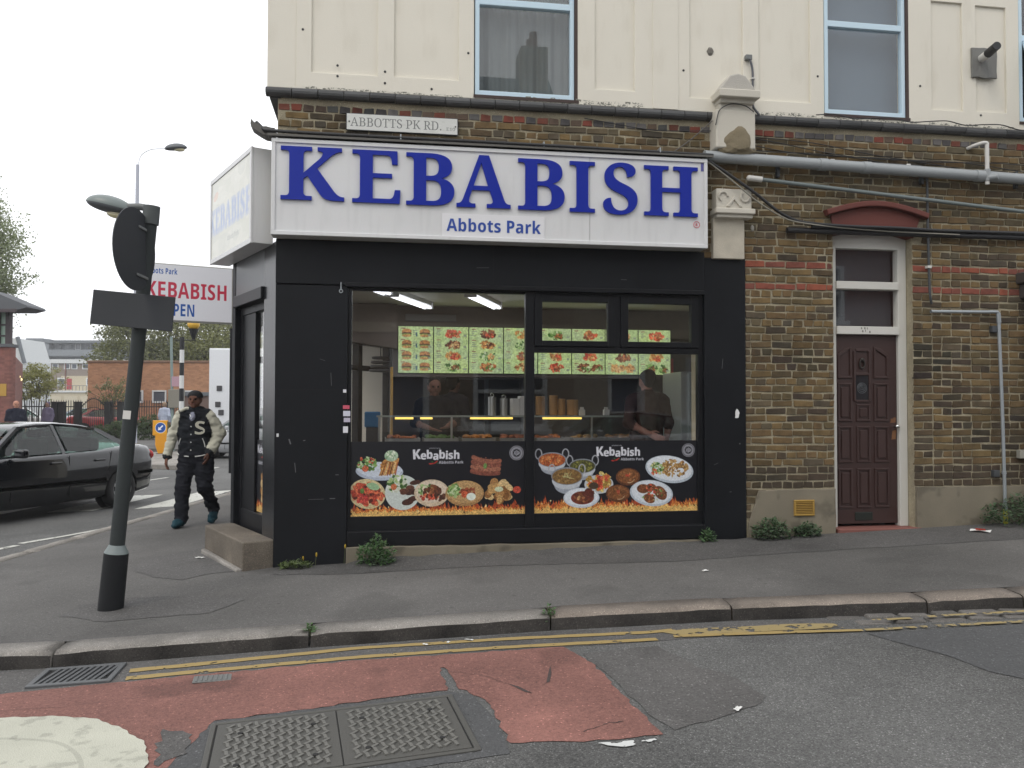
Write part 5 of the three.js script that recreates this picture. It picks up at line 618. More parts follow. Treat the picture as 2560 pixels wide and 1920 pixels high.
{
  const leaf = (r, g, b) => mat(r, g, b, 0.8, { transmission: 0.25, thickness: 0 }), A = leaf(0.065, 0.15, 0.04), B = leaf(0.05, 0.105, 0.035), Cc = leaf(0.09, 0.13, 0.03), stemM = mat(0.1, 0.12, 0.05, 0.8);
  const W = [[0.0, 0.2, 700, 0.17, 0.3, A, 'bushy bright green weed below the left shop window'], [-0.72, 0.08, 260, 0.15, 0.07, Cc, 'low straggly yellow green weed at the black corner panel'], [3.22, 0.1, 160, 0.08, 0.16, A, 'small weed at the foot of the right black pillar'], [3.88, 0.12, 620, 0.2, 0.24, B, 'dark weed in front of the cracked plinth'], [4.27, 0.11, 360, 0.14, 0.17, B, 'weed below the brass air vent'], [6.62, 0.14, 1300, 0.42, 0.34, B, 'large dark weed clump round the yellow pipe foot'], [-0.43, 2.22, 60, 0.04, 0.1, A, 'tiny weed in the left kerb joint'], [1.2, 2.25, 70, 0.045, 0.12, A, 'tiny weed in the middle kerb joint']];
  W.forEach(([x, z, n, sp, h, m, l], i) => { const o = thing('weed', l, 'weed', null, [x, hPave(x, z) - (i > 5 ? 0.04 : 0), z]); part(o, 'foliage', weedGeo(n, sp, h, i > 5 ? 0.035 : 0.05, i > 5 ? 0.008 : 0.011, 600 + i), m); for (let k = 0; k < 5; k++) part(o, 'stem', rod([0, 0, 0], [rnd(-0.6, 0.6) * sp, h * rnd(0.6, 0.95), rnd(-0.3, 0.3) * sp], 0.003, 0.0015, 5), stemM); });
  { const o = thing('dandelion_stems', 'thin yellow flower stalks against the black corner panel', 'flowers', null, [-0.55, hPave(-0.5, 0.03), 0.03]); const ym = hexm(0xb0922a, 0.7); for (const [x, h] of [[-0.12, 0.07], [0.0, 0.1], [0.26, 0.17]]) { part(o, 'stalk', rod([x, 0, 0], [x + 0.01, h, 0], 0.0025, 0.002, 5), stemM); part(o, 'flower', new THREE.IcosahedronGeometry(0.012, 1).scale(0.7, 1.8, 0.7).translate(x + 0.01, h, 0), ym); } }
  const paper = mat(0.7, 0.7, 0.68, 0.8); seed(71);
  const L = [[5.95, 0.42, 0.09, 'white and red card scrap on the pavement near the large weed'], [2.72, 1.3, 0.03, 'little white scrap on the pavement'], [-1.72, -0.75, 0.05, 'white scrap beside the concrete step'], [0.33, 2.42, 0.02, 'first white crumb in the gutter'], [0.48, 2.41, 0.018, 'second white crumb in the gutter'], [0.62, 2.4, 0.03, 'pinkish crumb in the gutter'], [1.84, 3.95, 0.03, 'white scrap at the edge of the dark road patch']];
  L.forEach(([x, z, s, l]) => { const pv = z < 2.3, o = thing('litter', l, 'litter', null, [x, (pv ? hPave : hRoad)(x, z) + 0.008, z], rnd(3)); const g = new THREE.PlaneGeometry(s * 2, s, 4, 3), p = g.attributes.position; for (let i = 0; i < p.count; i++) p.setZ(i, rnd(0, s * 0.25)); g.computeVertexNormals(); part(o, 'scrap', g.rotateX(-Math.PI / 2), paper); part(o, 'fold', new THREE.PlaneGeometry(s, s * 0.5).rotateX(-0.9).translate(0, s * 0.2, 0), s > 0.08 ? hexm(0xc24a3a, 0.7) : paper); });
  // tarmac fillet run up against the shop base
  const g = new THREE.BufferGeometry(), P = [], I = []; for (let i = 0; i <= 24; i++) { const x = lerp(-0.26, 3.7, i / 24), w = 0.42 + 0.08 * Math.sin(i * 1.9), hh = lerp(0.045, 0.01, i / 24) * (i ? 1 : 0.2) + 0.008 * Math.sin(i * 2.7); P.push(x, hPave(x, 0) + hh, 0.04, x, hPave(x, w) + hh * 0.3 + 0.004, w * 0.6, x, hPave(x, w) + 0.0035, w); } for (let i = 0; i < 24; i++) for (let j = 0; j < 2; j++) { const a = i * 3 + j; I.push(a, a + 1, a + 3, a + 1, a + 4, a + 3); } g.setAttribute('position', new THREE.Float32BufferAttribute(P, 3)); g.setIndex(I); g.computeVertexNormals(); struct('pavement_fillet', uvm(g), M.patch);
}
// ---------------------------------------------------------------- street furniture
{
  const o = thing('sign_post', 'leaning grey green lamp post carrying the backs of a round and a rectangular sign', 'sign post');
  const pm = withBump(mat(0.03, 0.036, 0.037, 0.6, { specularIntensity: 0.6 }), T.grainBump, 0.0015), A = V(-1.99, hPave(-1.99, 1.2) - 0.02, 1.2), B = V(-1.7, 2.99, 1.31), at = (t) => A.clone().lerp(B, t).toArray(), back = mat(0.026, 0.029, 0.034, 0.6);
  part(o, 'base_sleeve', merge([rod(at(0), at(0.145), 0.092, 0.088, 24)]), withBump(mat(0.011, 0.012, 0.014, 0.6, { specularIntensity: 0.5 }), T.grainBump, 0.003)); part(o, 'base_collar', rod(at(0.145), at(0.165), 0.088, 0.056, 24), mat(0.16, 0.19, 0.19, 0.5)); part(o, 'shaft', rod(at(0.16), at(0.985), 0.055, 0.05, 20), pm); part(o, 'top_cap', merge([rod(at(0.955), at(1.0), 0.062, 0.06, 20)]), mat(0.07, 0.08, 0.08, 0.6));
  // rectangular sign seen from behind
  const rs = part(o, 'sign_plate', rbox(-0.31, 0.31, -0.13, 0.13, -0.006, 0.006, 0.004), back, 'plain dark back of a rectangular sign'); rs.position.set(-1.815, 2.185, 1.36); rs.rotation.set(0, -9 * R, -5.4 * R); part(rs, 'channel', merge([rbox(-0.3, 0.3, 0.05, 0.075, -0.03, -0.006), rbox(-0.3, 0.3, -0.075, -0.05, -0.03, -0.006)]), back);
  // round sign, edge turned toward the camera
  const ds = part(o, 'sign_disc', new THREE.CylinderGeometry(0.305, 0.305, 0.008, 48).rotateX(Math.PI / 2), back, 'dark back of a round sign turned almost edge on'); ds.position.set(-1.77, 2.625, 1.5); ds.rotation.set(0, 77 * R, -4 * R, 'YXZ'); part(ds, 'clip', merge([rbox(0.03, 0.24, 0.17, 0.19, 0.004, 0.014), rbox(0.03, 0.24, -0.19, -0.17, 0.004, 0.014)]), mat(0.16, 0.17, 0.17, 0.5));
  // lantern on a short arm
  const la = part(o, 'lantern_arm', tube([[-1.71, 2.965, 1.3], [-1.78, 2.985, 1.29], [-1.86, 2.985, 1.28], [-1.92, 2.985, 1.27]], 0.027, 16, 10), mat(0.12, 0.13, 0.13, 0.5));
  const lx = -2.02, ly = 2.985, lz = 1.255, hood = new THREE.SphereGeometry(0.1, 28, 14, 0, Math.PI * 2, 0, Math.PI / 2).scale(1.75, 0.85, 0.95); hood.rotateZ(-0.22).translate(lx, ly, lz); part(o, 'lantern_hood', hood, mat(0.16, 0.19, 0.185, 0.35));
  part(o, 'lantern_body', new THREE.SphereGeometry(0.098, 24, 12, 0, Math.PI * 2, Math.PI / 2, Math.PI / 2).scale(1.72, 0.45, 0.95).rotateZ(-0.22).translate(lx, ly, lz), mat(0.1, 0.11, 0.12, 0.4)); part(o, 'lantern_lens', new THREE.SphereGeometry(0.06, 20, 10, 0, Math.PI * 2, Math.PI / 2, Math.PI / 2).scale(1.2, 0.6, 0.9).rotateZ(-0.1).translate(-1.97, 2.935, lz), mat(0.75, 0.7, 0.5, 0.3, { transmission: 0.4 }));
  part(o, 'sticker', boxAt(-0.028, 0.028, -0.032, 0.032, 0, 0.003).rotateZ(-0.08).translate(-1.862, 1.4, 1.305), M.white);
}
{
  const o = thing('street_lamp', 'tall pale street lamp column seen above the round sign', 'street lamp', null, [-7.2, -0.226, -19.1]); const g = mat(0.42, 0.44, 0.5, 0.5);
  part(o, 'column', rod([0, 0, 0], [0, 9.0, 0], 0.09, 0.05, 12), g); part(o, 'arm', tube([[0, 8.95, 0], [0.1, 9.3, 0], [0.4, 9.48, 0.03], [0.85, 9.52, 0.06]], 0.016, 20, 8), mat(0.8, 0.82, 0.85, 0.5)); part(o, 'lantern', merge([new THREE.SphereGeometry(0.3, 20, 10, 0, Math.PI * 2, 0, Math.PI / 2).scale(1.1, 0.5, 0.6).rotateZ(0.12).translate(1.12, 9.52, 0.1), new THREE.SphereGeometry(0.29, 20, 8, 0, Math.PI * 2, Math.PI / 2, Math.PI / 2).scale(1.1, 0.14, 0.6).rotateZ(0.12).translate(1.12, 9.52, 0.1)]), mat(0.1, 0.11, 0.12, 0.5)); part(o, 'lens', new THREE.SphereGeometry(0.16, 16, 8).scale(1, 0.35, 0.6).translate(1.22, 9.49, 0.1), mat(0.6, 0.55, 0.35, 0.3));
}
{
  const o = thing('belisha_beacon', 'black and white banded crossing pole with a yellow globe on an arm', 'crossing beacon', null, [-4.5, -0.226, -12.8]); const bk = mat(0.015, 0.016, 0.02, 0.5), wh = mat(0.65, 0.66, 0.66, 0.5);
  for (let k = 0; k < 11; k++) part(o, 'band', new THREE.CylinderGeometry(0.052, 0.052, 0.3, 16).translate(0, 0.15 + k * 0.3, 0), k % 2 ? wh : bk); part(o, 'arm', rod([-0.15, 3.23, 0], [0.32, 3.23, 0.03], 0.012), bk); part(o, 'globe', new THREE.SphereGeometry(0.14, 20, 14).scale(1, 0.9, 1).translate(0.26, 3.6, 0.03), mat(0.7, 0.42, 0.06, 0.35)); part(o, 'cap', new THREE.CylinderGeometry(0.11, 0.03, 0.25, 14).translate(0.26, 3.37, 0.03), bk);
}
{
  const t = canvasTex(256, 512, (c, w, h) => { c.fillStyle = '#e0a022'; c.fillRect(0, 0, w, h); c.fillStyle = '#e9ecf2'; c.beginPath(); c.arc(128, 128, 106, 0, 7); c.fill(); c.fillStyle = '#1f4f9e'; c.beginPath(); c.arc(128, 128, 98, 0, 7); c.fill(); c.save(); c.translate(128, 128); c.rotate(Math.PI * 0.75); c.fillStyle = '#e9ecf2'; c.fillRect(-62, -13, 84, 26); c.beginPath(); c.moveTo(70, 0); c.lineTo(14, -44); c.lineTo(14, 44); c.fill(); c.restore(); });
  const o = thing('keep_left_bollard', 'yellow keep left bollard with a blue arrow roundel on the island', 'bollard', null, [-6.97, -0.11, -21.3], 0.3); const y = hexm(0xd9951f, 0.5), pts = [[-0.06, 0.0], [0.06, 0.0], [0.22, 0.32], [0.23, 1.1], [-0.23, 1.1], [-0.23, 0.62], [-0.15, 0.6], [-0.15, 0.3]];
  part(o, 'body', extr(pts, 0.14, 0.02).translate(0, 0, -0.07), y); const f = new THREE.PlaneGeometry(0.4, 0.42).translate(0, 0.86, 0.0725); const uv = f.attributes.uv; for (let i = 0; i < 4; i++) uv.setY(i, 0.5 + uv.getY(i) * 0.5); part(o, 'arrow_sign', f, new THREE.MeshPhysicalMaterial({ map: t, roughness: 0.4 })); part(o, 'foot', new THREE.CylinderGeometry(0.12, 0.14, 0.05, 16), M.blackPlastic); part(o, 'side', boxAt(0.2, 0.24, 0.3, 1.06, -0.075, 0.078), mat(0.1, 0.07, 0.04, 0.6));
}
{ const isl = new THREE.Group(); isl.name = 'traffic_island'; isl.userData.kind = 'structure'; scene.add(isl); const pts = [[-5.2, -15.6], [-4.6, -16.4], [-5.6, -22], [-6.4, -22.9], [-7.6, -22.4], [-7.4, -20.8], [-6.2, -16.2]]; const g = extr(pts.map(([x, z]) => [x, -z]), 0.13, 0.02).rotateX(-Math.PI / 2).translate(0, -0.232, 0); part(isl, 'kerb', uvm(g), M.kerb); }
struct('far_pavement', uvm(extr([[-3.6, 23], [-9, 25.6], [-30, 30], [-70, 36], [-70, 140], [40, 140], [30, 60], [2, 30]], 0.12).rotateX(-Math.PI / 2).translate(0, -0.228, 0)), M.pave);
// ---------------------------------------------------------------- cars
function loftClosed(st) { // st: list of rings (each a list of [x, y, z], same length, closed loop)
  const P = [], I = [], n = st[0].length; st.forEach((r) => r.forEach((p) => P.push(...p)));
  for (let i = 0; i < st.length - 1; i++) for (let j = 0; j < n; j++) { const a = i * n + j, b = i * n + (j + 1) % n, c = a + n, d = b + n; I.push(a, b, c, b, d, c); }
  for (const e of [0, st.length - 1]) { const cen = P.length / 3, r = st[e], m = [0, 1, 2].map((k) => r.reduce((s, p) => s + p[k], 0) / n); P.push(...m); for (let j = 0; j < n; j++) { const a = e * n + j, b = e * n + (j + 1) % n; e ? I.push(a, b, cen) : I.push(b, a, cen); } }
  const g = new THREE.BufferGeometry(); g.setAttribute('position', new THREE.Float32BufferAttribute(P, 3)); g.setIndex(I); g.computeVertexNormals(); return g;
}
const carKit = (() => {
  const S = [[-2.24, 0.42, 0.8, 0.86, 0.66], [-2.2, 0.32, 0.88, 0.96, 0.74], [-2.08, 0.24, 0.93, 1.03, 0.82], [-1.8, 0.21, 0.95, 1.05, 0.865], [-1.36, 0.2, 0.95, 1.03, 0.885], [-0.8, 0.19, 0.94, 0.99, 0.89], [0, 0.18, 0.92, 0.97, 0.895], [0.7, 0.18, 0.905, 0.96, 0.89], [1.1, 0.19, 0.89, 0.97, 0.885], [1.36, 0.2, 0.87, 0.95, 0.88], [1.75, 0.21, 0.82, 0.89, 0.86], [2.05, 0.24, 0.74, 0.8, 0.8], [2.2, 0.32, 0.66, 0.71, 0.72], [2.25, 0.42, 0.58, 0.62, 0.62]];
  const fine = []; for (let i = 0; i < S.length - 1; i++) for (let k = 0; k < 3; k++) { const t = k / 3; fine.push(S[i].map((v, j) => lerp(v, S[i + 1][j], t))); } fine.push(S[S.length - 1]);
  const ring = ([x, yb, ys, yt, w]) => { const h = [[0.5, yb], [0.86, yb], [0.955, yb + 0.05], [0.985, lerp(yb, ys, 0.3)], [1, lerp(yb, ys, 0.55)], [0.992, lerp(yb, ys, 0.75)], [0.975, ys - 0.05], [0.95, ys], [0.9, lerp(ys, yt, 0.55)], [0.78, lerp(ys, yt, 0.9)], [0.45, yt + 0.012]].map(([a, y]) => [x, y, a * w]); return [...h, [x, yt + 0.02, 0], ...h.slice().reverse().map(([a, y, z]) => [a, y, -z]), [x, yb, 0]]; };
  let body = loftClosed(fine.map(ring)).toNonIndexed(); body.setAttribute('uv', new THREE.BufferAttribute(new Float32Array(body.attributes.position.count * 2), 2));
  const ev = new Evaluator(); ev.attributes = ['position', 'normal', 'uv']; ev.useGroups = false; let br = new Brush(body); br.updateMatrixWorld();
  for (const x of [-1.36, 1.36]) for (const s of [-1, 1]) { const c = new Brush(new THREE.CylinderGeometry(0.365, 0.365, 0.36, 32).rotateX(Math.PI / 2).toNonIndexed().translate(x, 0.3, s * 0.8)); c.updateMatrixWorld(); br = ev.evaluate(br, c, SUBTRACTION); br.updateMatrixWorld(); }
  const bodyG = br.geometry;
  const zAt = (y) => lerp(0.8, 0.57, clamp((y - 0.93) / 0.48)) - 0.08 * sstep(1.34, 1.44, y);
  const side = [[-1.72, 0.97], [-1.42, 1.13], [-1.1, 1.3], [-0.78, 1.385], [-0.4, 1.42], [0, 1.425], [0.3, 1.405], [0.52, 1.34], [0.85, 1.13], [1.12, 0.94]];
  const sideY = (x) => { for (let i = 0; i < side.length - 1; i++) if (x <= side[i + 1][0]) return lerp(side[i][1], side[i + 1][1], (x - side[i][0]) / (side[i + 1][0] - side[i][0])); return side[side.length - 1][1]; };
  const rows = []; for (let k = 0; k <= 14; k++) { const x = lerp(-0.98, 0.56, k / 14), y = sideY(x), w = zAt(y); const r = [[x, y - 0.05, w * 1.02], [x, y - 0.02, w * 1.01], [x, y, w * 0.94], [x, y + 0.016, w * 0.55], [x, y + 0.02, 0]]; rows.push([...r, ...r.slice(0, -1).reverse().map(([p, q, z]) => [p, q, -z])]); }
  const roof = loftClosed(rows), P3 = (x, y, out = 0.008) => [x, y, zAt(y) + out];
  const pillars = [[bar(P3(1.14, 0.92), P3(0.84, 1.135), 0.06, 0.05), bar(P3(0.84, 1.135), P3(0.5, 1.355), 0.06, 0.05), bar(P3(-0.22, 0.9), P3(-0.19, 1.4), 0.07, 0.03), bar(P3(0.5, 1.365), P3(-0.2, 1.4), 0.035, 0.035), bar(P3(-0.2, 1.4), P3(-0.98, 1.32), 0.035, 0.035)]].flat();
  const pane = (pts, out = 0.004) => { const s = new THREE.ShapeGeometry(new THREE.Shape(pts.map((p) => new THREE.Vector2(...p)))); const p = s.attributes.position; for (let i = 0; i < p.count; i++) p.setZ(i, zAt(p.getY(i)) + out); s.computeVertexNormals(); return s; };
  const cp = pane([[-1.74, 0.95], [-1.42, 1.14], [-1.1, 1.31], [-0.95, 1.36], [-0.98, 1.29], [-1.22, 1.15], [-1.44, 1.02], [-1.44, 0.95]], 0.006);
  const mirror = (g) => { const m = g.clone().scale(1, 1, -1); const ix = m.index; if (ix) for (let i = 0; i < ix.count; i += 3) { const a = ix.getX(i); ix.setX(i, ix.getX(i + 2)); ix.setX(i + 2, a); } m.computeVertexNormals(); return m; };
  const fw = pane([[-0.18, 0.965], [0.84, 0.955], [0.79, 1.06], [0.5, 1.27], [0.3, 1.35], [-0.14, 1.37]]), rw = pane([[-1.28, 1.0], [-0.3, 0.965], [-0.24, 1.37], [-0.6, 1.36], [-0.95, 1.28], [-1.2, 1.14]]), qw = pane([[-1.42, 1.02], [-1.31, 1.01], [-1.23, 1.13], [-1.25, 1.14]]);
  const slab = (a, b, w0, w1, lift) => { const N = 6, P = [], I = [], nx = b[1] - a[1], ny = -(b[0] - a[0]), L = Math.hypot(nx, ny) * (ny > 0 ? 1 : -1); for (let k = 0; k <= 1; k++) for (let j = 0; j <= N; j++) { const p = k ? b : a, z = lerp(-1, 1, j / N) * (k ? w1 : w0), c = 0.02 * (1 - (j / N * 2 - 1) ** 2); P.push(p[0] + nx / L * (lift + c), p[1] + ny / L * (lift + c), z); } for (let j = 0; j < N; j++) I.push(j, j + 1, j + N + 1, j + 1, j + N + 2, j + N + 1); const g = new THREE.BufferGeometry(); g.setAttribute('position', new THREE.Float32BufferAttribute(P, 3)); g.setIndex(I); g.computeVertexNormals(); return g; };
  const ws = slab([1.07, 0.98], [0.55, 1.33], 0.66, 0.5, 0.012), rs = slab([-1.62, 1.03], [-0.92, 1.36], 0.62, 0.48, 0.012);
  const tyre = new THREE.LatheGeometry([[0.2, -0.1], [0.27, -0.105], [0.305, -0.09], [0.315, -0.05], [0.315, 0.05], [0.305, 0.09], [0.27, 0.105], [0.2, 0.1], [0.2, -0.1]].map((p) => new THREE.Vector2(...p)), 36).rotateX(Math.PI / 2);
  const spokes = []; for (let k = 0; k < 7; k++) { const a = k / 7 * Math.PI * 2; spokes.push(new THREE.BoxGeometry(0.15, 0.045, 0.03).translate(0.115, 0, 0).rotateZ(a).translate(0, 0, 0.07)); } spokes.push(new THREE.TorusGeometry(0.2, 0.014, 8, 36).translate(0, 0, 0.085), new THREE.CylinderGeometry(0.045, 0.045, 0.04, 16).rotateX(Math.PI / 2).translate(0, 0, 0.07)); const rim = merge(spokes), hubDark = new THREE.CylinderGeometry(0.2, 0.2, 0.1, 24).rotateX(Math.PI / 2);
  return { bodyG, roof, pillars: merge(pillars), cp, fw, rw, qw, ws, rs, tyre, rim, hubDark, mirror };
})();
function makeCar(name, label, group, paint, pos, turn, glassM) {
  const o = thing(name, label, 'car', group, pos, turn), k = carKit, rub = mat(0.02, 0.02, 0.021, 0.8), alloy = mat(0.42, 0.42, 0.43, 0.35, { metalness: 0.7 }), dark = mat(0.01, 0.01, 0.011, 0.6), trim = mat(0.02, 0.02, 0.022, 0.4);
  part(o, 'body', k.bodyG, paint); part(o, 'roof', k.roof, paint); for (const s of [0, 1]) { part(o, 'pillars', s ? k.mirror(k.pillars) : k.pillars, paint); part(o, 'rear_pillar', s ? k.mirror(k.cp) : k.cp, paint); } const trimIn = mat(0.03, 0.03, 0.032, 0.8); for (const [x, z] of [[0.15, -0.36], [0.15, 0.36], [-0.85, 0]]) { const wz = z ? 0.24 : 0.62, se = part(o, 'seat', merge([rbox(x - 0.28, x - 0.12, 0.8, 1.18, z - wz, z + wz, 0.06), ...(z ? [rbox(x - 0.26, x - 0.16, 1.2, 1.32, z - 0.12, z + 0.12, 0.04)] : [rbox(x - 0.26, x - 0.16, 1.18, 1.28, -0.45, -0.22, 0.04), rbox(x - 0.26, x - 0.16, 1.18, 1.28, 0.22, 0.45, 0.04)])]), trimIn); } part(o, 'steering_wheel', new THREE.TorusGeometry(0.17, 0.016, 8, 24).rotateY(Math.PI / 2).rotateZ(0.4).translate(0.6, 1.02, 0.36), trimIn); part(o, 'windscreen', k.ws, glassM); part(o, 'rear_window', k.rs, glassM);
  for (const s of [0, 1]) for (const [n, g] of [['front_door_window', k.fw], ['rear_door_window', k.rw], ['quarter_window', k.qw]]) part(o, n, s ? k.mirror(g) : g, glassM);
  for (const x of [-1.36, 1.36]) for (const s of [-1, 1]) { const w = part(o, 'wheel', k.tyre, rub); w.position.set(x, 0.315, s * 0.775); if (s < 0) w.rotation.y = Math.PI; part(w, 'rim', k.rim, alloy); part(w, 'hub', k.hubDark, dark); part(o, 'arch_lining', new THREE.CylinderGeometry(0.36, 0.36, 0.02, 24).rotateX(Math.PI / 2).translate(x, 0.31, s * 0.63), dark); }
  for (const s of [-1, 1]) {
    part(o, 'headlight', new THREE.SphereGeometry(0.12, 16, 10).scale(0.55, 0.6, 1.35).translate(2.12, 0.66, s * 0.6), mat(0.6, 0.62, 0.65, 0.08)); part(o, 'tail_light', new THREE.SphereGeometry(0.12, 16, 10).scale(0.45, 0.8, 1.2).translate(-2.14, 0.84, s * 0.68), mat(0.4, 0.02, 0.02, 0.15));
    const m = part(o, 'mirror', new RoundedBoxGeometry(0.12, 0.13, 0.2, 3, 0.04).translate(0.72, 1.0, s * 0.97), paint); part(m, 'mirror_arm', rod([0.74, 0.96, s * 0.82], [0.73, 0.98, s * 0.9], 0.02), trim);
    part(o, 'door_seam', merge([bar([-0.24, 0.3, s * 0.888], [-0.24, 0.92, s * 0.877], 0.006, 0.008), bar([0.8, 0.3, s * 0.882], [0.84, 0.92, s * 0.865], 0.006, 0.008), bar([-1.02, 0.62, s * 0.886], [-1.12, 0.95, s * 0.866], 0.006, 0.008)]), dark); for (const x of [-0.85, 0.02]) part(o, 'door_handle', new RoundedBoxGeometry(0.2, 0.035, 0.03, 2, 0.012).translate(x, 0.82, s * 0.893), paint);
    part(o, 'rubbing_strip', bar([-0.98, 0.5, s * 0.894], [0.98, 0.5, s * 0.894], 0.012, 0.045), trim); part(o, 'indicator', new THREE.SphereGeometry(0.03, 10, 6).scale(1.6, 0.6, 0.4).translate(1.05, 0.72, s * 0.885), mat(0.6, 0.55, 0.4, 0.2));
    part(o, 'bumper_corner', bar([-1.75, 0.56, s * 0.872], [-2.12, 0.56, s * 0.81], 0.03, 0.05), mat(0.4, 0.42, 0.45, 0.25));
  }
  part(o, 'bumper_strip', bar([-2.225, 0.56, -0.7], [-2.225, 0.56, 0.7], 0.05, 0.05), mat(0.4, 0.42, 0.45, 0.25)); part(o, 'grille', rbox(2.22, 2.26, 0.48, 0.6, -0.22, 0.22), trim); part(o, 'number_plate', rbox(-2.26, -2.235, 0.66, 0.77, -0.26, 0.26), mat(0.6, 0.5, 0.08, 0.5)); part(o, 'number_plate', rbox(2.25, 2.275, 0.34, 0.45, -0.26, 0.26), mat(0.65, 0.65, 0.65, 0.5));
  return o;
}
{
  const tint = new THREE.MeshPhysicalMaterial({ color: 0xa9c4ba, roughness: 0, transmission: 1, thickness: 0 }), tint2 = tint;
  const black = mat(0.007, 0.008, 0.011, 0.12, { specularIntensity: 0.35, clearcoat: 0.9, clearcoatRoughness: 0.04 }), silver = mat(0.4, 0.41, 0.43, 0.35, { metalness: 0.35, clearcoat: 1, clearcoatRoughness: 0.06 }), redP = mat(0.35, 0.03, 0.03, 0.35, { clearcoat: 1 }), blueP = mat(0.3, 0.36, 0.42, 0.35, { clearcoat: 1 }), white = mat(0.6, 0.6, 0.6, 0.4, { clearcoat: 1 });
  const c = makeCar('saloon_car', 'shiny black saloon car crossing the zebra at the left edge', null, black, [-5.585, -0.228, -6.24], -117 * R, tint);
  part(c, 'tax_disc', boxAt(0, 0.003, -0.06, 0.06, -0.11, 0.11).rotateZ(-0.6).translate(0.97, 1.075, -0.42).translate(0, 0, 0), hexm(0xc98a6a, 0.6)); part(c, 'tax_disc_centre', boxAt(0, 0.004, -0.035, 0.035, -0.07, 0.07).rotateZ(-0.6).translate(0.972, 1.078, -0.42), hexm(0xb9b98a, 0.6));
  makeCar('silver_car', 'silver car half hidden behind the shop corner on the main road', 'silver cars', silver, [-3.95, -0.228, -21.2], 178 * R, tint2);
  makeCar('silver_car', 'silver car parked across the side street, mirrored in the shop window', 'silver cars', silver, [5.2, hRoad(5.2, 9.6), 9.6], 180 * R, tint2);
  makeCar('red_car', 'red car parked behind the railings', 'cars behind the railings', redP, [-14.2, -0.11, -41.5], 10 * R, tint2); makeCar('pale_blue_car', 'pale blue car parked behind the railings', 'cars behind the railings', blueP, [-16.2, -0.11, -44.5], 12 * R, tint2); makeCar('white_car', 'white car parked behind the railings near the bushy tree', 'cars behind the railings', white, [-19.8, -0.11, -43.5], 12 * R, tint2);
}
{ // white box lorry, rear view
  const o = thing('box_lorry', 'white box lorry seen from behind beyond the silver car', 'lorry', null, [-5.05, -0.228, -25.1], -0.1); const w = mat(0.68, 0.7, 0.73, 0.4), d = mat(0.05, 0.05, 0.055, 0.6);
  part(o, 'box', rbox(-1.15, 1.15, 0.95, 3.85, -5.5, 0, 0.03), w); part(o, 'rear_door', rbox(-1.1, -0.01, 1.0, 3.8, -0.01, 0.03, 0.008), w); part(o, 'rear_door', rbox(0.01, 1.1, 1.0, 3.8, -0.01, 0.03, 0.008), w); part(o, 'underrun_bar', rbox(-1.1, 1.1, 0.45, 0.6, -0.2, 0.05), mat(0.5, 0.5, 0.5, 0.5)); part(o, 'chassis', boxAt(-0.5, 0.5, 0.55, 0.95, -5.4, -0.1), d);
  for (const [x, y] of [[-0.75, 2.35], [-0.8, 1.75], [-0.68, 1.45]]) part(o, 'hinge', rbox(x - 0.1, x + 0.1, y - 0.1, y + 0.1, 0.03, 0.07, 0.02), d); part(o, 'lock_bar', rod([-0.12, 1.0, 0.05], [-0.12, 3.7, 0.05], 0.02), M.galv); for (const s of [-1, 1]) { const wh = part(o, 'wheel', new THREE.CylinderGeometry(0.45, 0.45, 0.35, 24).rotateZ(Math.PI / 2).translate(s * 0.85, 0.45, -1.2), d); part(wh, 'hub', new THREE.CylinderGeometry(0.2, 0.2, 0.36, 16).rotateZ(Math.PI / 2).translate(s * 0.86, 0.45, -1.2), M.galv); part(o, 'tail_light', rbox(s * 0.95 - 0.08, s * 0.95 + 0.08, 0.62, 0.74, 0, 0.06), mat(0.4, 0.03, 0.03, 0.3)); }
}
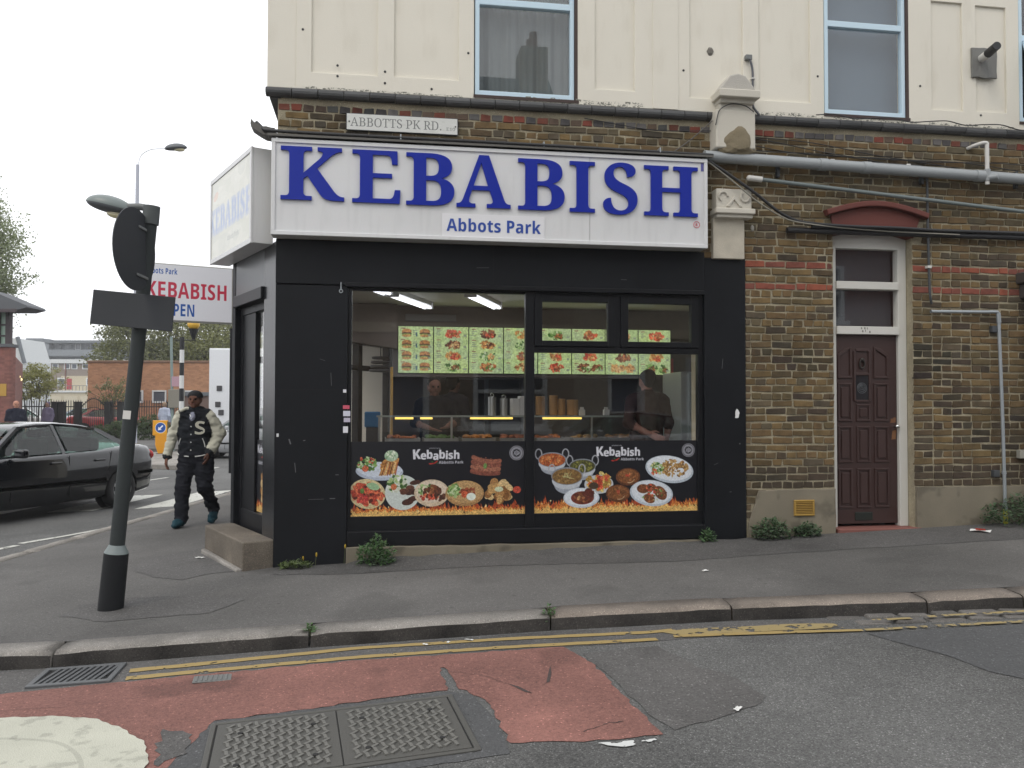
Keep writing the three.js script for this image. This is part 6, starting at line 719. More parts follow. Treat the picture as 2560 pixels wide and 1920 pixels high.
// ---------------------------------------------------------------- people
const smin = (a, b, k) => { const h = clamp(0.5 + 0.5 * (b - a) / k); return lerp(b, a, h) - k * h * (1 - h); };
function boneDist(p, b) { const [ax, ay, az] = b[0], [bx, by, bz] = b[1], dx = bx - ax, dy = by - ay, dz = bz - az, px = p[0] - ax, py = p[1] - ay, pz = p[2] - az, t = clamp((px * dx + py * dy + pz * dz) / (dx * dx + dy * dy + dz * dz + 1e-9)); return Math.hypot(px - dx * t, py - dy * t, pz - dz * t) - lerp(b[2], b[3], t); }
function netMesh(bones, cell, k, colours, wrinkle = 0, pad = 0.05) { // smooth union of tapered capsules, meshed as surface nets; colours per bone class
  const lo = [1e9, 1e9, 1e9], hi = [-1e9, -1e9, -1e9]; for (const b of bones) for (const [q, r] of [[b[0], b[2]], [b[1], b[3]]]) for (let i = 0; i < 3; i++) { lo[i] = Math.min(lo[i], q[i] - r - pad); hi[i] = Math.max(hi[i], q[i] + r + pad); }
  const n = lo.map((l, i) => Math.ceil((hi[i] - l) / cell) + 1), F = new Float32Array(n[0] * n[1] * n[2]), id = (x, y, z) => (z * n[1] + y) * n[0] + x;
  const field = (p) => { let d = 1e9; for (const b of bones) { const q = boneDist(p, b); d = d > 1e8 ? q : Math.abs(q - d) < k ? smin(d, q, k) : Math.min(d, q); } return wrinkle ? d + wrinkle * (vnoise(p[0] * 14 + p[2] * 9 + 50, p[1] * 22 + 50, 256, 9) - 0.5 + 0.6 * (vnoise(p[0] * 22 - p[2] * 18 + p[1] * 16 + 90, p[1] * 46 + 50, 512, 12) - 0.5)) : d; };
  for (let z = 0; z < n[2]; z++) for (let y = 0; y < n[1]; y++) for (let x = 0; x < n[0]; x++) F[id(x, y, z)] = field([lo[0] + x * cell, lo[1] + y * cell, lo[2] + z * cell]);
  const vid = new Int32Array(F.length).fill(-1), P = [], Cc = [], I = [];
  const E = [[0, 1], [0, 2], [0, 4], [1, 3], [1, 5], [2, 3], [2, 6], [3, 7], [4, 5], [4, 6], [5, 7], [6, 7]];
  for (let z = 0; z < n[2] - 1; z++) for (let y = 0; y < n[1] - 1; y++) for (let x = 0; x < n[0] - 1; x++) {
    const v = []; let m = 0; for (let c = 0; c < 8; c++) { v[c] = F[id(x + (c & 1), y + ((c >> 1) & 1), z + (c >> 2))]; if (v[c] < 0) m |= 1 << c; } if (m === 0 || m === 255) continue;
    let sx = 0, sy = 0, sz = 0, s = 0; for (const [a, b] of E) if ((v[a] < 0) !== (v[b] < 0)) { const t = v[a] / (v[a] - v[b]); sx += lerp(a & 1, b & 1, t); sy += lerp((a >> 1) & 1, (b >> 1) & 1, t); sz += lerp(a >> 2, b >> 2, t); s++; }
    const p = [lo[0] + (x + sx / s) * cell, lo[1] + (y + sy / s) * cell, lo[2] + (z + sz / s) * cell]; vid[id(x, y, z)] = P.length / 3; P.push(...p);
    let best = 1e9, cl = null; for (const b of bones) { const q = boneDist(p, b) + (b[5] || 0); if (q < best) { best = q; cl = b[4]; } } const col = typeof colours[cl] === 'function' ? colours[cl](p) : colours[cl]; Cc.push(...col);
  }
  for (let z = 1; z < n[2] - 1; z++) for (let y = 1; y < n[1] - 1; y++) for (let x = 1; x < n[0] - 1; x++) { const a = F[id(x, y, z)] < 0; for (const [dx, dy, dz, q] of [[1, 0, 0, [[0, -1, -1], [0, 0, -1], [0, 0, 0], [0, -1, 0]]], [0, 1, 0, [[-1, 0, -1], [-1, 0, 0], [0, 0, 0], [0, 0, -1]]], [0, 0, 1, [[-1, -1, 0], [0, -1, 0], [0, 0, 0], [-1, 0, 0]]]]) { const b = F[id(x + dx, y + dy, z + dz)] < 0; if (a === b) continue; const w = q.map(([i, j, l]) => vid[id(x + i, y + j, z + l)]); if (w.some((u) => u < 0)) continue; a ? I.push(w[0], w[1], w[2], w[0], w[2], w[3]) : I.push(w[0], w[2], w[1], w[0], w[3], w[2]); } }
  const g = new THREE.BufferGeometry(); g.setAttribute('position', new THREE.Float32BufferAttribute(P, 3)); g.setAttribute('color', new THREE.Float32BufferAttribute(Cc, 3)); g.setIndex(I); g.computeVertexNormals(); return g;
}
function headBones(cx, cy, cz, fwd = 1, s = 1) { // head facing +z when fwd = 1
  const P = (x, y, z) => [cx + x * s, cy + y * s, cz + z * s * fwd];
  return [[P(0, 0.035, -0.02), P(0, 0.03, 0.015), 0.078 * s, 0.076 * s, 'skin'], [P(0, -0.02, 0.02), P(0, -0.075, 0.045), 0.062 * s, 0.04 * s, 'skin'], [P(-0.035, -0.03, 0.02), P(0.035, -0.03, 0.02), 0.045 * s, 0.045 * s, 'skin'], [P(0, 0.01, 0.088), P(0, -0.022, 0.105), 0.009 * s, 0.013 * s, 'skin'], [P(-0.014, -0.03, 0.092), P(0.014, -0.03, 0.092), 0.009 * s, 0.009 * s, 'skin'], [P(-0.078, 0.01, -0.01), P(-0.08, -0.03, -0.005), 0.013 * s, 0.009 * s, 'skin'], [P(0.078, 0.01, -0.01), P(0.08, -0.03, -0.005), 0.013 * s, 0.009 * s, 'skin'], [P(-0.03, 0.026, 0.08), P(0.03, 0.026, 0.08), 0.012 * s, 0.012 * s, 'skin'], [P(-0.02, -0.055, 0.077), P(0.02, -0.055, 0.077), 0.009 * s, 0.009 * s, 'lip'], [P(-0.03, 0.007, 0.079), P(-0.029, 0.007, 0.08), 0.01 * s, 0.01 * s, 'eye'], [P(0.03, 0.007, 0.079), P(0.029, 0.007, 0.08), 0.01 * s, 0.01 * s, 'eye']];
}
function handBones(wrist, dir, side, palm, curl = 0.5) { // five fingers hanging along dir; palm: unit vector the palm faces; side: unit vector toward the thumb
  const d = V(...dir).normalize(), n = V(...palm).normalize(), s = V(...side).normalize(), w = V(...wrist), at = (l, a, b) => w.clone().addScaledVector(d, l).addScaledVector(s, a).addScaledVector(n, b).toArray(), out = [];
  for (const a of [-0.028, -0.01, 0.01, 0.028]) out.push([at(0.005, a * 0.6, 0), at(0.085, a, 0), 0.017, 0.014, 'skin']);
  [[-0.031, 0.06], [-0.011, 0.076], [0.01, 0.082], [0.03, 0.074]].forEach(([a, L]) => { const p1 = at(0.088, a, 0), p2 = at(0.088 + L * 0.42, a * 1.05, L * 0.25 * curl), p3 = at(0.088 + L * 0.75, a * 1.05, L * 0.6 * curl), p4 = at(0.088 + L * 0.85, a * 1.03, L * 0.95 * curl); out.push([p1, p2, 0.0105, 0.0095, 'skin'], [p2, p3, 0.0095, 0.0085, 'skin'], [p3, p4, 0.0085, 0.007, 'skin']); });
  out.push([at(0.025, 0.03, 0.005), at(0.06, 0.055, 0.015), 0.014, 0.011, 'skin'], [at(0.06, 0.055, 0.015), at(0.095, 0.058, 0.025), 0.011, 0.008, 'skin']); return out;
}
const clothM = new THREE.MeshPhysicalMaterial({ vertexColors: true, roughness: 0.9, specularIntensity: 0.25 });
function limb(list, pts, radii, cl) { for (let i = 0; i < pts.length - 1; i++) list.push([pts[i], pts[i + 1], radii[i], radii[i + 1], cl]); }
{ // pedestrian in a letterman jacket walking toward the camera
  const o = thing('person', 'person in black varsity jacket with cream sleeves and big S, walking past the shop', 'person', null, [-2.31, hPave(-2.31, -3.4), -3.4], -0.12);
  const B = [], col = { skin: [0.16, 0.082, 0.06], lip: [0.13, 0.055, 0.045], eye: [0.03, 0.022, 0.02], jacket: [0.014, 0.016, 0.02], sleeve: [0.46, 0.45, 0.37], cuff: [0.02, 0.022, 0.026], shirt: [0.25, 0.26, 0.33], legs: [0.014, 0.015, 0.02], shoe: [0.018, 0.05, 0.065] };
  limb(B, [[0, 1.42, -0.02], [0, 1.2, 0.0], [0, 0.98, 0.005]], [0.12, 0.135, 0.13], 'jacket'); for (const s of [-1, 1]) limb(B, [[s * 0.15, 1.4, -0.01], [s * 0.11, 1.2, 0.01], [s * 0.095, 0.98, 0.01]], [0.075, 0.1, 0.11], 'jacket'); limb(B, [[-0.15, 1.42, -0.01], [0.15, 1.42, -0.01]], [0.075, 0.075], 'jacket'); limb(B, [[-0.05, 1.47, -0.02], [0.05, 1.47, -0.02]], [0.06, 0.06], 'jacket');
  limb(B, [[-0.19, 1.4, -0.01], [-0.265, 1.17, 0.0], [-0.315, 0.93, 0.07]], [0.078, 0.07, 0.056], 'sleeve'); limb(B, [[-0.317, 0.925, 0.071], [-0.322, 0.89, 0.08]], [0.05, 0.047], 'cuff');
  limb(B, [[0.19, 1.4, -0.01], [0.3, 1.18, -0.05], [0.235, 0.98, 0.06]], [0.078, 0.074, 0.058], 'sleeve'); limb(B, [[0.233, 0.975, 0.065], [0.215, 0.945, 0.085]], [0.05, 0.047], 'cuff');
  limb(B, [[0, 0.93, 0], [0, 0.86, 0]], [0.13, 0.12], 'legs'); limb(B, [[-0.09, 0.9, 0.01], [-0.11, 0.5, 0.1], [-0.12, 0.12, 0.12]], [0.115, 0.092, 0.082], 'legs'); limb(B, [[0.1, 0.9, 0], [0.14, 0.5, 0.03], [0.17, 0.2, -0.26]], [0.118, 0.092, 0.078], 'legs'); limb(B, [[0.2, 0.88, 0.03], [0.2, 0.6, 0.03]], [0.06, 0.055], 'legs');
  limb(B, [[-0.12, 0.055, 0.1], [-0.135, 0.045, 0.24], [-0.14, 0.035, 0.3]], [0.05, 0.047, 0.036], 'shoe'); limb(B, [[0.17, 0.17, -0.29], [0.18, 0.09, -0.2], [0.182, 0.04, -0.12]], [0.05, 0.046, 0.036], 'shoe');
  limb(B, [[0, 1.45, 0], [0, 1.54, 0.0]], [0.055, 0.052], 'skin'); B.push([[0, 1.38, 0.11], [0, 1.46, 0.055], 0.028, 0.03, 'shirt']);
  const body = netMesh(B, 0.011, 0.032, col, 0.028), head = netMesh([...headBones(0, 1.615, 0.01), [[0, 1.5, 0], [0, 1.56, 0], 0.05, 0.05, 'skin']], 0.007, 0.016, col), hand = netMesh(handBones([-0.324, 0.88, 0.083], [-0.05, -1, 0.15], [0.2, 0, 1], [1, 0, 0], 0.6), 0.005, 0.006, col, 0, 0.03), hand2 = netMesh(handBones([0.214, 0.94, 0.088], [-0.2, -1, 0.2], [0, 0.2, 1], [-1, 0, 0], 0.5), 0.006, 0.006, col, 0, 0.03);
  part(o, 'body', mergeGeometries([body, head, hand, hand2]), clothM);
  const capM = mat(0.012, 0.012, 0.014, 0.9); part(o, 'cap', merge([new THREE.SphereGeometry(0.094, 20, 10, 0, Math.PI * 2, 0, Math.PI / 2).scale(0.98, 0.75, 1.08).translate(0, 1.665, 0.0), new THREE.CylinderGeometry(0.094, 0.096, 0.03, 20).scale(1, 1, 1.06).translate(0, 1.655, 0)]), capM);
  const cream = mat(0.5, 0.49, 0.41, 0.9), trimM = mat(0.6, 0.6, 0.58, 0.8); const sg = letterGeo('S', 0.12, 0.17, 0.012, fonts.sans); part(o, 'letter_badge', sg.rotateY(0.25).rotateX(-0.03).translate(0.045, 1.17, 0.142), cream, 'big cream letter S');
  part(o, 'pocket_trim', tube([[-0.16, 1.0, 0.09], [-0.165, 1.06, 0.1], [-0.14, 1.12, 0.118]], 0.006, 12, 6), trimM); part(o, 'pocket_trim', tube([[0.165, 1.0, 0.1], [0.155, 1.06, 0.108], [0.135, 1.12, 0.12]], 0.006, 12, 6), trimM); part(o, 'hem_stripe', tube([[-0.2, 0.925, 0.06], [-0.13, 0.9, 0.118], [-0.03, 0.89, 0.143]], 0.007, 16, 6), trimM); part(o, 'hem_stripe', tube([[0.05, 0.89, 0.143], [0.13, 0.9, 0.122], [0.2, 0.925, 0.07]], 0.007, 16, 6), trimM); part(o, 'shoulder_stripe', tube([[-0.17, 1.465, 0.055], [-0.1, 1.5, 0.06], [-0.055, 1.5, 0.06]], 0.02, 12, 8), cream); part(o, 'collar_stripe', tube([[-0.06, 1.48, 0.05], [-0.03, 1.42, 0.1], [0, 1.37, 0.132]], 0.007, 12, 6), trimM);
  for (let k = 0; k < 4; k++) part(o, 'snap_button', new THREE.SphereGeometry(0.009, 8, 6).translate(-0.004, 1.27 - k * 0.1, 0.139), trimM);
}
function simplePerson(label, pos, turn, c, o2 = {}) { // standing or strolling figure, facing local +z
  const o = thing('person', label, 'person', null, pos, turn), B = [], col = { lip: c.skin.map((v) => v * 0.7), eye: [0.03, 0.025, 0.02], hair: c.hair ?? c.skin, ...c }, st = o2.stride ?? 0, w = o2.wide ?? 1;
  limb(B, [[0, 1.4, -0.01], [0, 1.2, 0], [0, 0.95, 0]], [0.115, 0.125, 0.12], 'top'); for (const s of [-1, 1]) limb(B, [[s * 0.15 * w, 1.39, -0.01], [s * 0.1 * w, 1.18, 0.01], [s * 0.09 * w, 0.95, 0.01]], [0.07, 0.09, 0.1], 'top'); limb(B, [[-0.15 * w, 1.41, -0.01], [0.15 * w, 1.41, -0.01]], [0.07, 0.07], 'top');
  const arms = o2.arms ?? [[[-0.25, 1.14, -0.03 - st * 0.3], [-0.25, 0.9, 0.06 - st * 0.4]], [[0.25, 1.14, -0.03 + st * 0.3], [0.25, 0.9, 0.06 + st * 0.4]]], H = [];
  arms.forEach(([e, h], i) => { const s = i ? 1 : -1; limb(B, [[s * 0.185 * w, 1.39, -0.01], e, o2.bare ? e.map((v, k) => lerp(v, h[k], 0.2)) : h], [0.065, 0.055, 0.045], 'top'); if (o2.bare) limb(B, [e.map((v, k) => lerp(v, h[k], 0.2)), h], [0.042, 0.03], 'skin'); const d = h.map((v, k) => v - e[k]); H.push(...handBones(h, d, o2.thumb ?? [0, 0, 1], [-s, 0, 0.2], 0.5)); });
  limb(B, [[0, 0.93, 0], [0, 0.86, 0]], [0.12, 0.11], 'legs'); for (const s of [-1, 1]) { const f = s * st; limb(B, [[s * 0.09, 0.88, 0], [s * 0.1, 0.48, 0.03 + f * 0.5], [s * 0.1, 0.1, f]], [0.1, 0.072, 0.055], 'legs'); limb(B, [[s * 0.1, 0.05, f - 0.03], [s * 0.115, 0.04, f + 0.14]], [0.045, 0.038], 'shoe'); }
  limb(B, [[0, 1.44, 0], [0, 1.53, 0]], [0.052, 0.05], 'skin'); const hb = headBones(0, 1.61, 0.01); if (c.hair) hb.push([[0, 1.66, -0.03], [0, 1.655, 0.0], 0.083, 0.08, 'hair', -0.004], [[0, 1.6, -0.05], [0, 1.64, -0.04], 0.06, 0.07, 'hair', -0.004]); hb.push([[0, 1.5, 0], [0, 1.56, 0], 0.048, 0.048, 'skin']);
  part(o, 'body', mergeGeometries([netMesh(B, 0.016, 0.035, col, 0.012), netMesh(hb, 0.008, 0.016, col), netMesh(H, 0.0065, 0.007, col, 0, 0.03)]), clothM); return o;
}
simplePerson('person in pale blue tracksuit walking away beyond the bollard', [-9.05, -0.11, -30.8], 2.9, { skin: [0.3, 0.19, 0.14], top: [0.38, 0.42, 0.52], legs: [0.3, 0.32, 0.36], shoe: [0.5, 0.5, 0.5], hair: [0.3, 0.22, 0.16] }, { stride: 0.14 });
simplePerson('person with shaved head and dark navy coat behind the black car', [-10.85, -0.11, -20], 0.6, { skin: [0.42, 0.22, 0.16], top: [0.02, 0.022, 0.035], legs: [0.03, 0.03, 0.035], shoe: [0.03, 0.03, 0.03] }, { wide: 1.15 });
simplePerson('person in purple hooded top near the railings', [-13.66, -0.11, -30.5], -0.4, { skin: [0.2, 0.12, 0.1], top: [0.1, 0.085, 0.13], legs: [0.04, 0.04, 0.05], shoe: [0.03, 0.03, 0.03], hair: [0.1, 0.085, 0.13] }, { wide: 1.1 });
simplePerson('person in dark brown top inside the shop, back turned, hand behind back', [2.98, 0.145, -1.05], Math.PI + 0.25, { skin: [0.34, 0.17, 0.13], top: [0.045, 0.022, 0.018], legs: [0.02, 0.02, 0.025], shoe: [0.02, 0.02, 0.02], hair: [0.02, 0.015, 0.015] }, { wide: 1.15, bare: true, arms: [[[-0.27, 1.15, -0.02], [-0.28, 0.92, 0.05]], [[0.29, 1.14, -0.08], [0.1, 1.03, -0.2]]], thumb: [0, 1, 0] });
simplePerson('person behind the counter in a black top, head bent to the food', [0.72, 0.1, -2.72], 0.15, { skin: [0.2, 0.1, 0.075], top: [0.012, 0.012, 0.016], legs: [0.02, 0.02, 0.02], shoe: [0.02, 0.02, 0.02], hair: [0.012, 0.01, 0.01] }, { arms: [[[-0.26, 1.16, 0.06], [-0.12, 1.1, 0.3]], [[0.26, 1.16, 0.06], [0.1, 1.12, 0.3]]], bare: true });
simplePerson('taller person in black standing behind the counter, turned away', [1.0, 0.145, -3.15], 2.4, { skin: [0.16, 0.08, 0.06], top: [0.014, 0.014, 0.018], legs: [0.02, 0.02, 0.02], shoe: [0.02, 0.02, 0.02], hair: [0.012, 0.01, 0.01] });
// ---------------------------------------------------------------- beyond the main road
const far = { brickO: withBump(new THREE.MeshPhysicalMaterial({ map: tex(512, (u, v, x, y) => { const row = Math.floor(v * 53), k = 0.85 + 0.3 * hash(Math.floor(u * 18 + (row % 2) * 0.5), row, 5) + 0.2 * (fbm(u, v, 4, 4, 6) - 0.5); return [0.38 * k, 0.2 * k, 0.115 * k]; }, 4), roughness: 0.9 }), T.grainBump, 0.004), brickR: new THREE.MeshPhysicalMaterial({ map: tex(512, (u, v) => { const row = Math.floor(v * 53), k = 0.8 + 0.4 * hash(Math.floor(u * 18 + (row % 2) * 0.5), row, 8); return [0.2 * k, 0.085 * k, 0.07 * k]; }, 4), roughness: 0.9 }), grey: mat(0.2, 0.22, 0.24, 0.85), greyD: mat(0.13, 0.145, 0.16, 0.85), white: mat(0.6, 0.62, 0.62, 0.7), pane: mat(0.09, 0.1, 0.12, 0.15), cream: mat(0.5, 0.44, 0.32, 0.8), tan: mat(0.24, 0.2, 0.17, 0.9), slate: mat(0.1, 0.105, 0.115, 0.8), wood: mat(0.06, 0.045, 0.05, 0.7) };
function facing(o, ox, oz, dx, dz) { o.position.set(ox, 0, oz); o.rotation.y = Math.atan2(-dz, dx); return o; } // local x along the front, +z toward the camera
{ // orange brick block with small windows
  const o = facing(thing('orange_brick_building', 'flat roofed orange brick building behind the railings', 'building'), -15.99, -42.93, 6.75, 1.07), W = 6.95;
  part(o, 'wall', boxAt(0, W, -0.2, 3.9, -6, 0), far.brickO); part(o, 'parapet', rbox(-0.05, W + 0.05, 3.88, 4.0, -6.05, 0.06, 0.02), mat(0.2, 0.12, 0.08, 0.8));
  for (const [a, b] of [[2.7, 3.05], [3.72, 4.35], [5.3, 5.85]]) { const w = part(o, 'window', merge([rbox(a - 0.08, b + 0.08, 1.62, 1.72, 0, 0.08), rbox(a - 0.08, b + 0.08, 2.25, 2.33, 0, 0.08), rbox(a - 0.08, a, 1.72, 2.25, 0, 0.08), rbox(b, b + 0.08, 1.72, 2.25, 0, 0.08)]), far.white); part(w, 'pane', boxAt(a, b, 1.72, 2.25, 0.0, 0.03), far.pane); }
  part(o, 'notice', rbox(5.05, 5.25, 1.3, 1.6, 0, 0.03), hexm(0xc98a3a, 0.6)); part(o, 'vent', rbox(4.55, 4.65, 1.85, 2.0, 0, 0.1), far.greyD);
}
{ const o = facing(thing('low_shed', 'low grey shed roof beside the orange building', 'shed'), -10.3, -40, 1.4, 0.22); part(o, 'wall', boxAt(0, 2.6, -0.2, 2.0, -3, 0), mat(0.15, 0.1, 0.085, 0.9)); part(o, 'roof', rbox(-0.1, 2.7, 2.0, 2.2, -3.1, 0.1, 0.02), far.greyD); }
{ // red brick pavilion with broad eaves
  const o = facing(thing('brick_pavilion', 'red brick pavilion with wide overhanging roof at the left edge', 'building'), -14.8, -29.57, 9.9, 1.5); // local x = 0 at the right corner, runs off to the left as -x
  part(o, 'wall', boxAt(-9, 0, -0.2, 3.85, -0.4, 0), far.brickR); part(o, 'flank_wall', uvm(extr([[-0.02, 0.39], [-3.7, 7.5], [-4.1, 7.4], [-0.4, 0.39]], 3.7).rotateX(-Math.PI / 2).translate(0, -0.2, 0)), far.brickR); part(o, 'coping', rbox(-9, 0.06, 3.85, 3.98, -0.5, 0.08, 0.01), far.slate);
  for (const x of [-0.2, -0.62, -1.4, -2.3]) part(o, 'post', rbox(x - 0.09, x + 0.09, 3.98, 5.4, -0.35, -0.12, 0.01), far.wood); for (const y of [4.3, 4.75]) part(o, 'rail', rbox(-3, -0.2, y, y + 0.07, -0.3, -0.2), far.wood); part(o, 'glazing', boxAt(-3, -0.3, 3.98, 5.3, -0.26, -0.25), mat(0.3, 0.42, 0.34, 0.3));
  part(o, 'roof', extr([[-9, 5.35], [0.6, 5.32], [0.98, 5.42], [0.95, 5.5], [-0.5, 6.1], [-4.5, 7.2], [-9, 7.2]], 1.4, 0.02).translate(0, 0, -0.85), far.slate); part(o, 'fascia_board', rbox(-9, 0.55, 5.22, 5.36, 0.5, 0.56, 0.01), far.wood);
  part(o, 'yellow_notice', rbox(-0.38, -0.12, 1.85, 2.35, 0, 0.03), hexm(0xb08a3a, 0.6)); for (let k = 0; k < 4; k++) part(o, 'wall_lamp', new THREE.SphereGeometry(0.07, 10, 8).translate(-1.3 - k * 0.5, 3.0 - k * 0.1, -2.6 - k * 1.05), new THREE.MeshPhysicalMaterial({ color: 0xfff0c0, emissive: 0xffe2a0, emissiveIntensity: 1.4 })); 
}
{ // terrace with white fascia
  const o = facing(thing('terraced_housing', 'long tan terrace with white fascia, ribbon windows and a red door', 'building'), -56.85, -142.42, 12.92, 2.03), L = 16; const w = (x) => x;
  part(o, 'wall', boxAt(-1, L, -0.3, 8.4, -9, 0), far.tan); part(o, 'fascia', rbox(-1.2, L, 8.35, 9.0, -9.2, 0.4, 0.03), far.white); part(o, 'gable', boxAt(-1.3, -1, -0.3, 8.3, -8.8, 0), far.tan);
  for (const [a, b] of [[0.4, 1.0], [2.3, 4.2], [4.7, 5.4], [6.6, 7.3], [7.8, 8.5], [9.6, 11.6], [12, 12.7], [13.5, 15.5]]) { const f = part(o, 'window', rbox(a - 0.15, b + 0.15, 7.4, 8.3, -0.02, 0.08, 0.02), far.white); part(f, 'pane', boxAt(a, b, 7.52, 8.2, 0.08, 0.1), far.pane); }
  for (const [a, b] of [[5.6, 6.6], [10.3, 12.6]]) { const f = part(o, 'window', rbox(a - 0.2, b + 0.2, 4.6, 6.0, -0.02, 0.08, 0.02), far.white); part(f, 'pane', boxAt(a, b, 4.9, 5.8, 0.08, 0.1), far.pane); }
  part(o, 'door', rbox(6.95, 7.75, 4.1, 5.85, 0, 0.08, 0.01), mat(0.35, 0.035, 0.045, 0.5), 'red front door'); part(o, 'door_surround', rbox(6.0, 12.9, 3.9, 6.3, -0.03, 0.02), far.cream); part(o, 'deck', rbox(-1, L, 3.55, 3.85, 0, 3, 0.02), far.white); part(o, 'garage_wall', boxAt(-1, L, -0.3, 3.55, 0, 2.8), far.cream); for (let k = 0; k < 6; k++) part(o, 'garage_door', rbox(0.2 + k * 2.6, 2.3 + k * 2.6, 0, 3.0, 2.8, 2.86), mat(0.55, 0.5, 0.38, 0.7)); part(o, 'balustrade', merge(Array.from({ length: 30 }, (_, k) => boxAt(k * 0.55, k * 0.55 + 0.06, 3.85, 4.6, 2.9, 2.96)).concat([boxAt(-1, L, 4.6, 4.68, 2.88, 2.98)])), far.greyD); part(o, 'downpipe', rod([6.75, 3.9, 0.1], [6.75, 8.4, 0.1], 0.08), mat(0.2, 0.09, 0.07, 0.7));
}
{ // long grey flats
  const o = facing(thing('grey_flats', 'long grey block of flats with access balconies on the skyline', 'building'), -77.27, -206.21, 18, 2.82), L = 40;
  part(o, 'wall', boxAt(0, L, -0.3, 16, -12, -1.6), far.greyD); part(o, 'roof', rbox(-0.2, L, 16, 16.7, -12.2, 0.2, 0.05), far.greyD); part(o, 'end_gable', boxAt(-9, -0.01, -0.3, 16.4, -12, 0), far.white); part(o, 'plant_room', rbox(-5.5, -1.5, 16.4, 17.4, -8, -3, 0.05), far.greyD); part(o, 'stair_tower', boxAt(0, 1.6, -0.3, 16, -1.6, 0), far.grey);
  for (let f = 0; f < 4; f++) { part(o, 'balcony', rbox(0, L, 2.6 + f * 3.5, 4.0 + f * 3.5, -0.2, 0, 0.03), far.grey); part(o, 'slab', boxAt(0, L, 2.4 + f * 3.5, 2.6 + f * 3.5, -1.7, 0.05), far.greyD); for (let k = 0; k < 9; k++) { const x = 2.4 + k * 2.3; const w = part(o, 'window', rbox(x, x + 1.3, 4.1 + f * 3.5, 5.5 + f * 3.5, -1.62, -1.5, 0.02), k % 3 === 2 ? far.white : far.grey); part(w, 'pane', boxAt(x + 0.12, x + 1.18, 4.2 + f * 3.5, 5.4 + f * 3.5, -1.5, -1.48), far.pane); } }
}
{ const o = facing(thing('white_gable_house', 'pale rendered gable behind the pavilion roof', 'building'), -41.2, -99.4, 8, 1.2); part(o, 'wall', extr([[-6, -0.3], [0.5, -0.3], [0.5, 6.6], [-0.35, 9.3], [-6, 9.6]], 6).translate(0, 0, -6), mat(0.55, 0.57, 0.57, 0.8)); part(o, 'verge', extr([[0.45, 6.4], [0.75, 6.4], [-0.1, 9.5], [-0.4, 9.4]], 0.4).translate(0, 0, -0.2), far.greyD); }
{ // railings with posts and an arched gate
  const a = V(-18.24, 0, -37.26), b = V(-9.3, 0, -35.85), d = b.clone().sub(a), L = d.length(), o = facing(thing('railings', 'black spiked railings with square posts and an arched double gate', 'railings'), a.x, a.z, d.x, d.z), bk = mat(0.02, 0.022, 0.024, 0.6), px = (x) => (x - a.x) / d.x * L; o.position.y = -0.11;
  const gate = [px(-14.3), px(-13.1)], bars = [], rails = []; for (let x = 0; x < L; x += 0.12) { if (x > gate[0] && x < gate[1]) continue; bars.push(boxAt(x - 0.013, x + 0.013, 0, 1.78, -0.013, 0.013), new THREE.ConeGeometry(0.022, 0.1, 4).translate(x, 1.83, 0)); } for (const y of [0.2, 1.5]) rails.push(boxAt(0, gate[0], y, y + 0.05, -0.02, 0.02), boxAt(gate[1], L, y, y + 0.05, -0.02, 0.02));
  const f = part(o, 'bars', merge(bars), bk); f.userData.kind = 'stuff'; part(o, 'rails', merge(rails), bk);
  const gb = []; for (let x = gate[0]; x < gate[1]; x += 0.095) { const t = (x - gate[0]) / (gate[1] - gate[0]); gb.push(boxAt(x - 0.011, x + 0.011, 0, 1.6 + 0.42 * Math.sin(t * Math.PI), -0.011, 0.011)); } const gt = part(o, 'gate', merge(gb), bk); part(gt, 'arch', tube(Array.from({ length: 9 }, (_, k) => [lerp(gate[0], gate[1], k / 8), 1.5 + 0.42 * Math.sin(k / 8 * Math.PI), 0]), 0.025, 30, 6), bk); part(gt, 'arch', tube(Array.from({ length: 9 }, (_, k) => [lerp(gate[0], gate[1], k / 8), 1.2 + 0.3 * Math.sin(k / 8 * Math.PI), 0]), 0.02, 30, 6), bk);
  for (const x of [-15.55, -15.22, -14.45, -12.99, -12.35, -9.97]) { const q = px(x), p = part(o, 'post', rbox(q - 0.14, q + 0.14, 0, 1.72, -0.14, 0.14, 0.015), bk); part(p, 'cap', rbox(q - 0.16, q + 0.16, 1.72, 1.77, -0.16, 0.16, 0.01), bk); }
}
{ const o = thing('green_post', 'slim grey green post in front of the orange building', 'post', null, [-7.02, -0.11, -23.3]); part(o, 'shaft', rod([0, 0, 0], [-0.1, 4.0, 0], 0.05, 0.045, 10), mat(0.2, 0.26, 0.25, 0.6)); part(o, 'cabinet', rbox(-0.15, 0.35, 1.5, 2.15, -0.15, 0.15, 0.02), mat(0.2, 0.19, 0.16, 0.7)); part(o, 'notice', rbox(-0.05, 0.25, 2.25, 2.6, 0.06, 0.08), mat(0.4, 0.25, 0.3, 0.6)); }
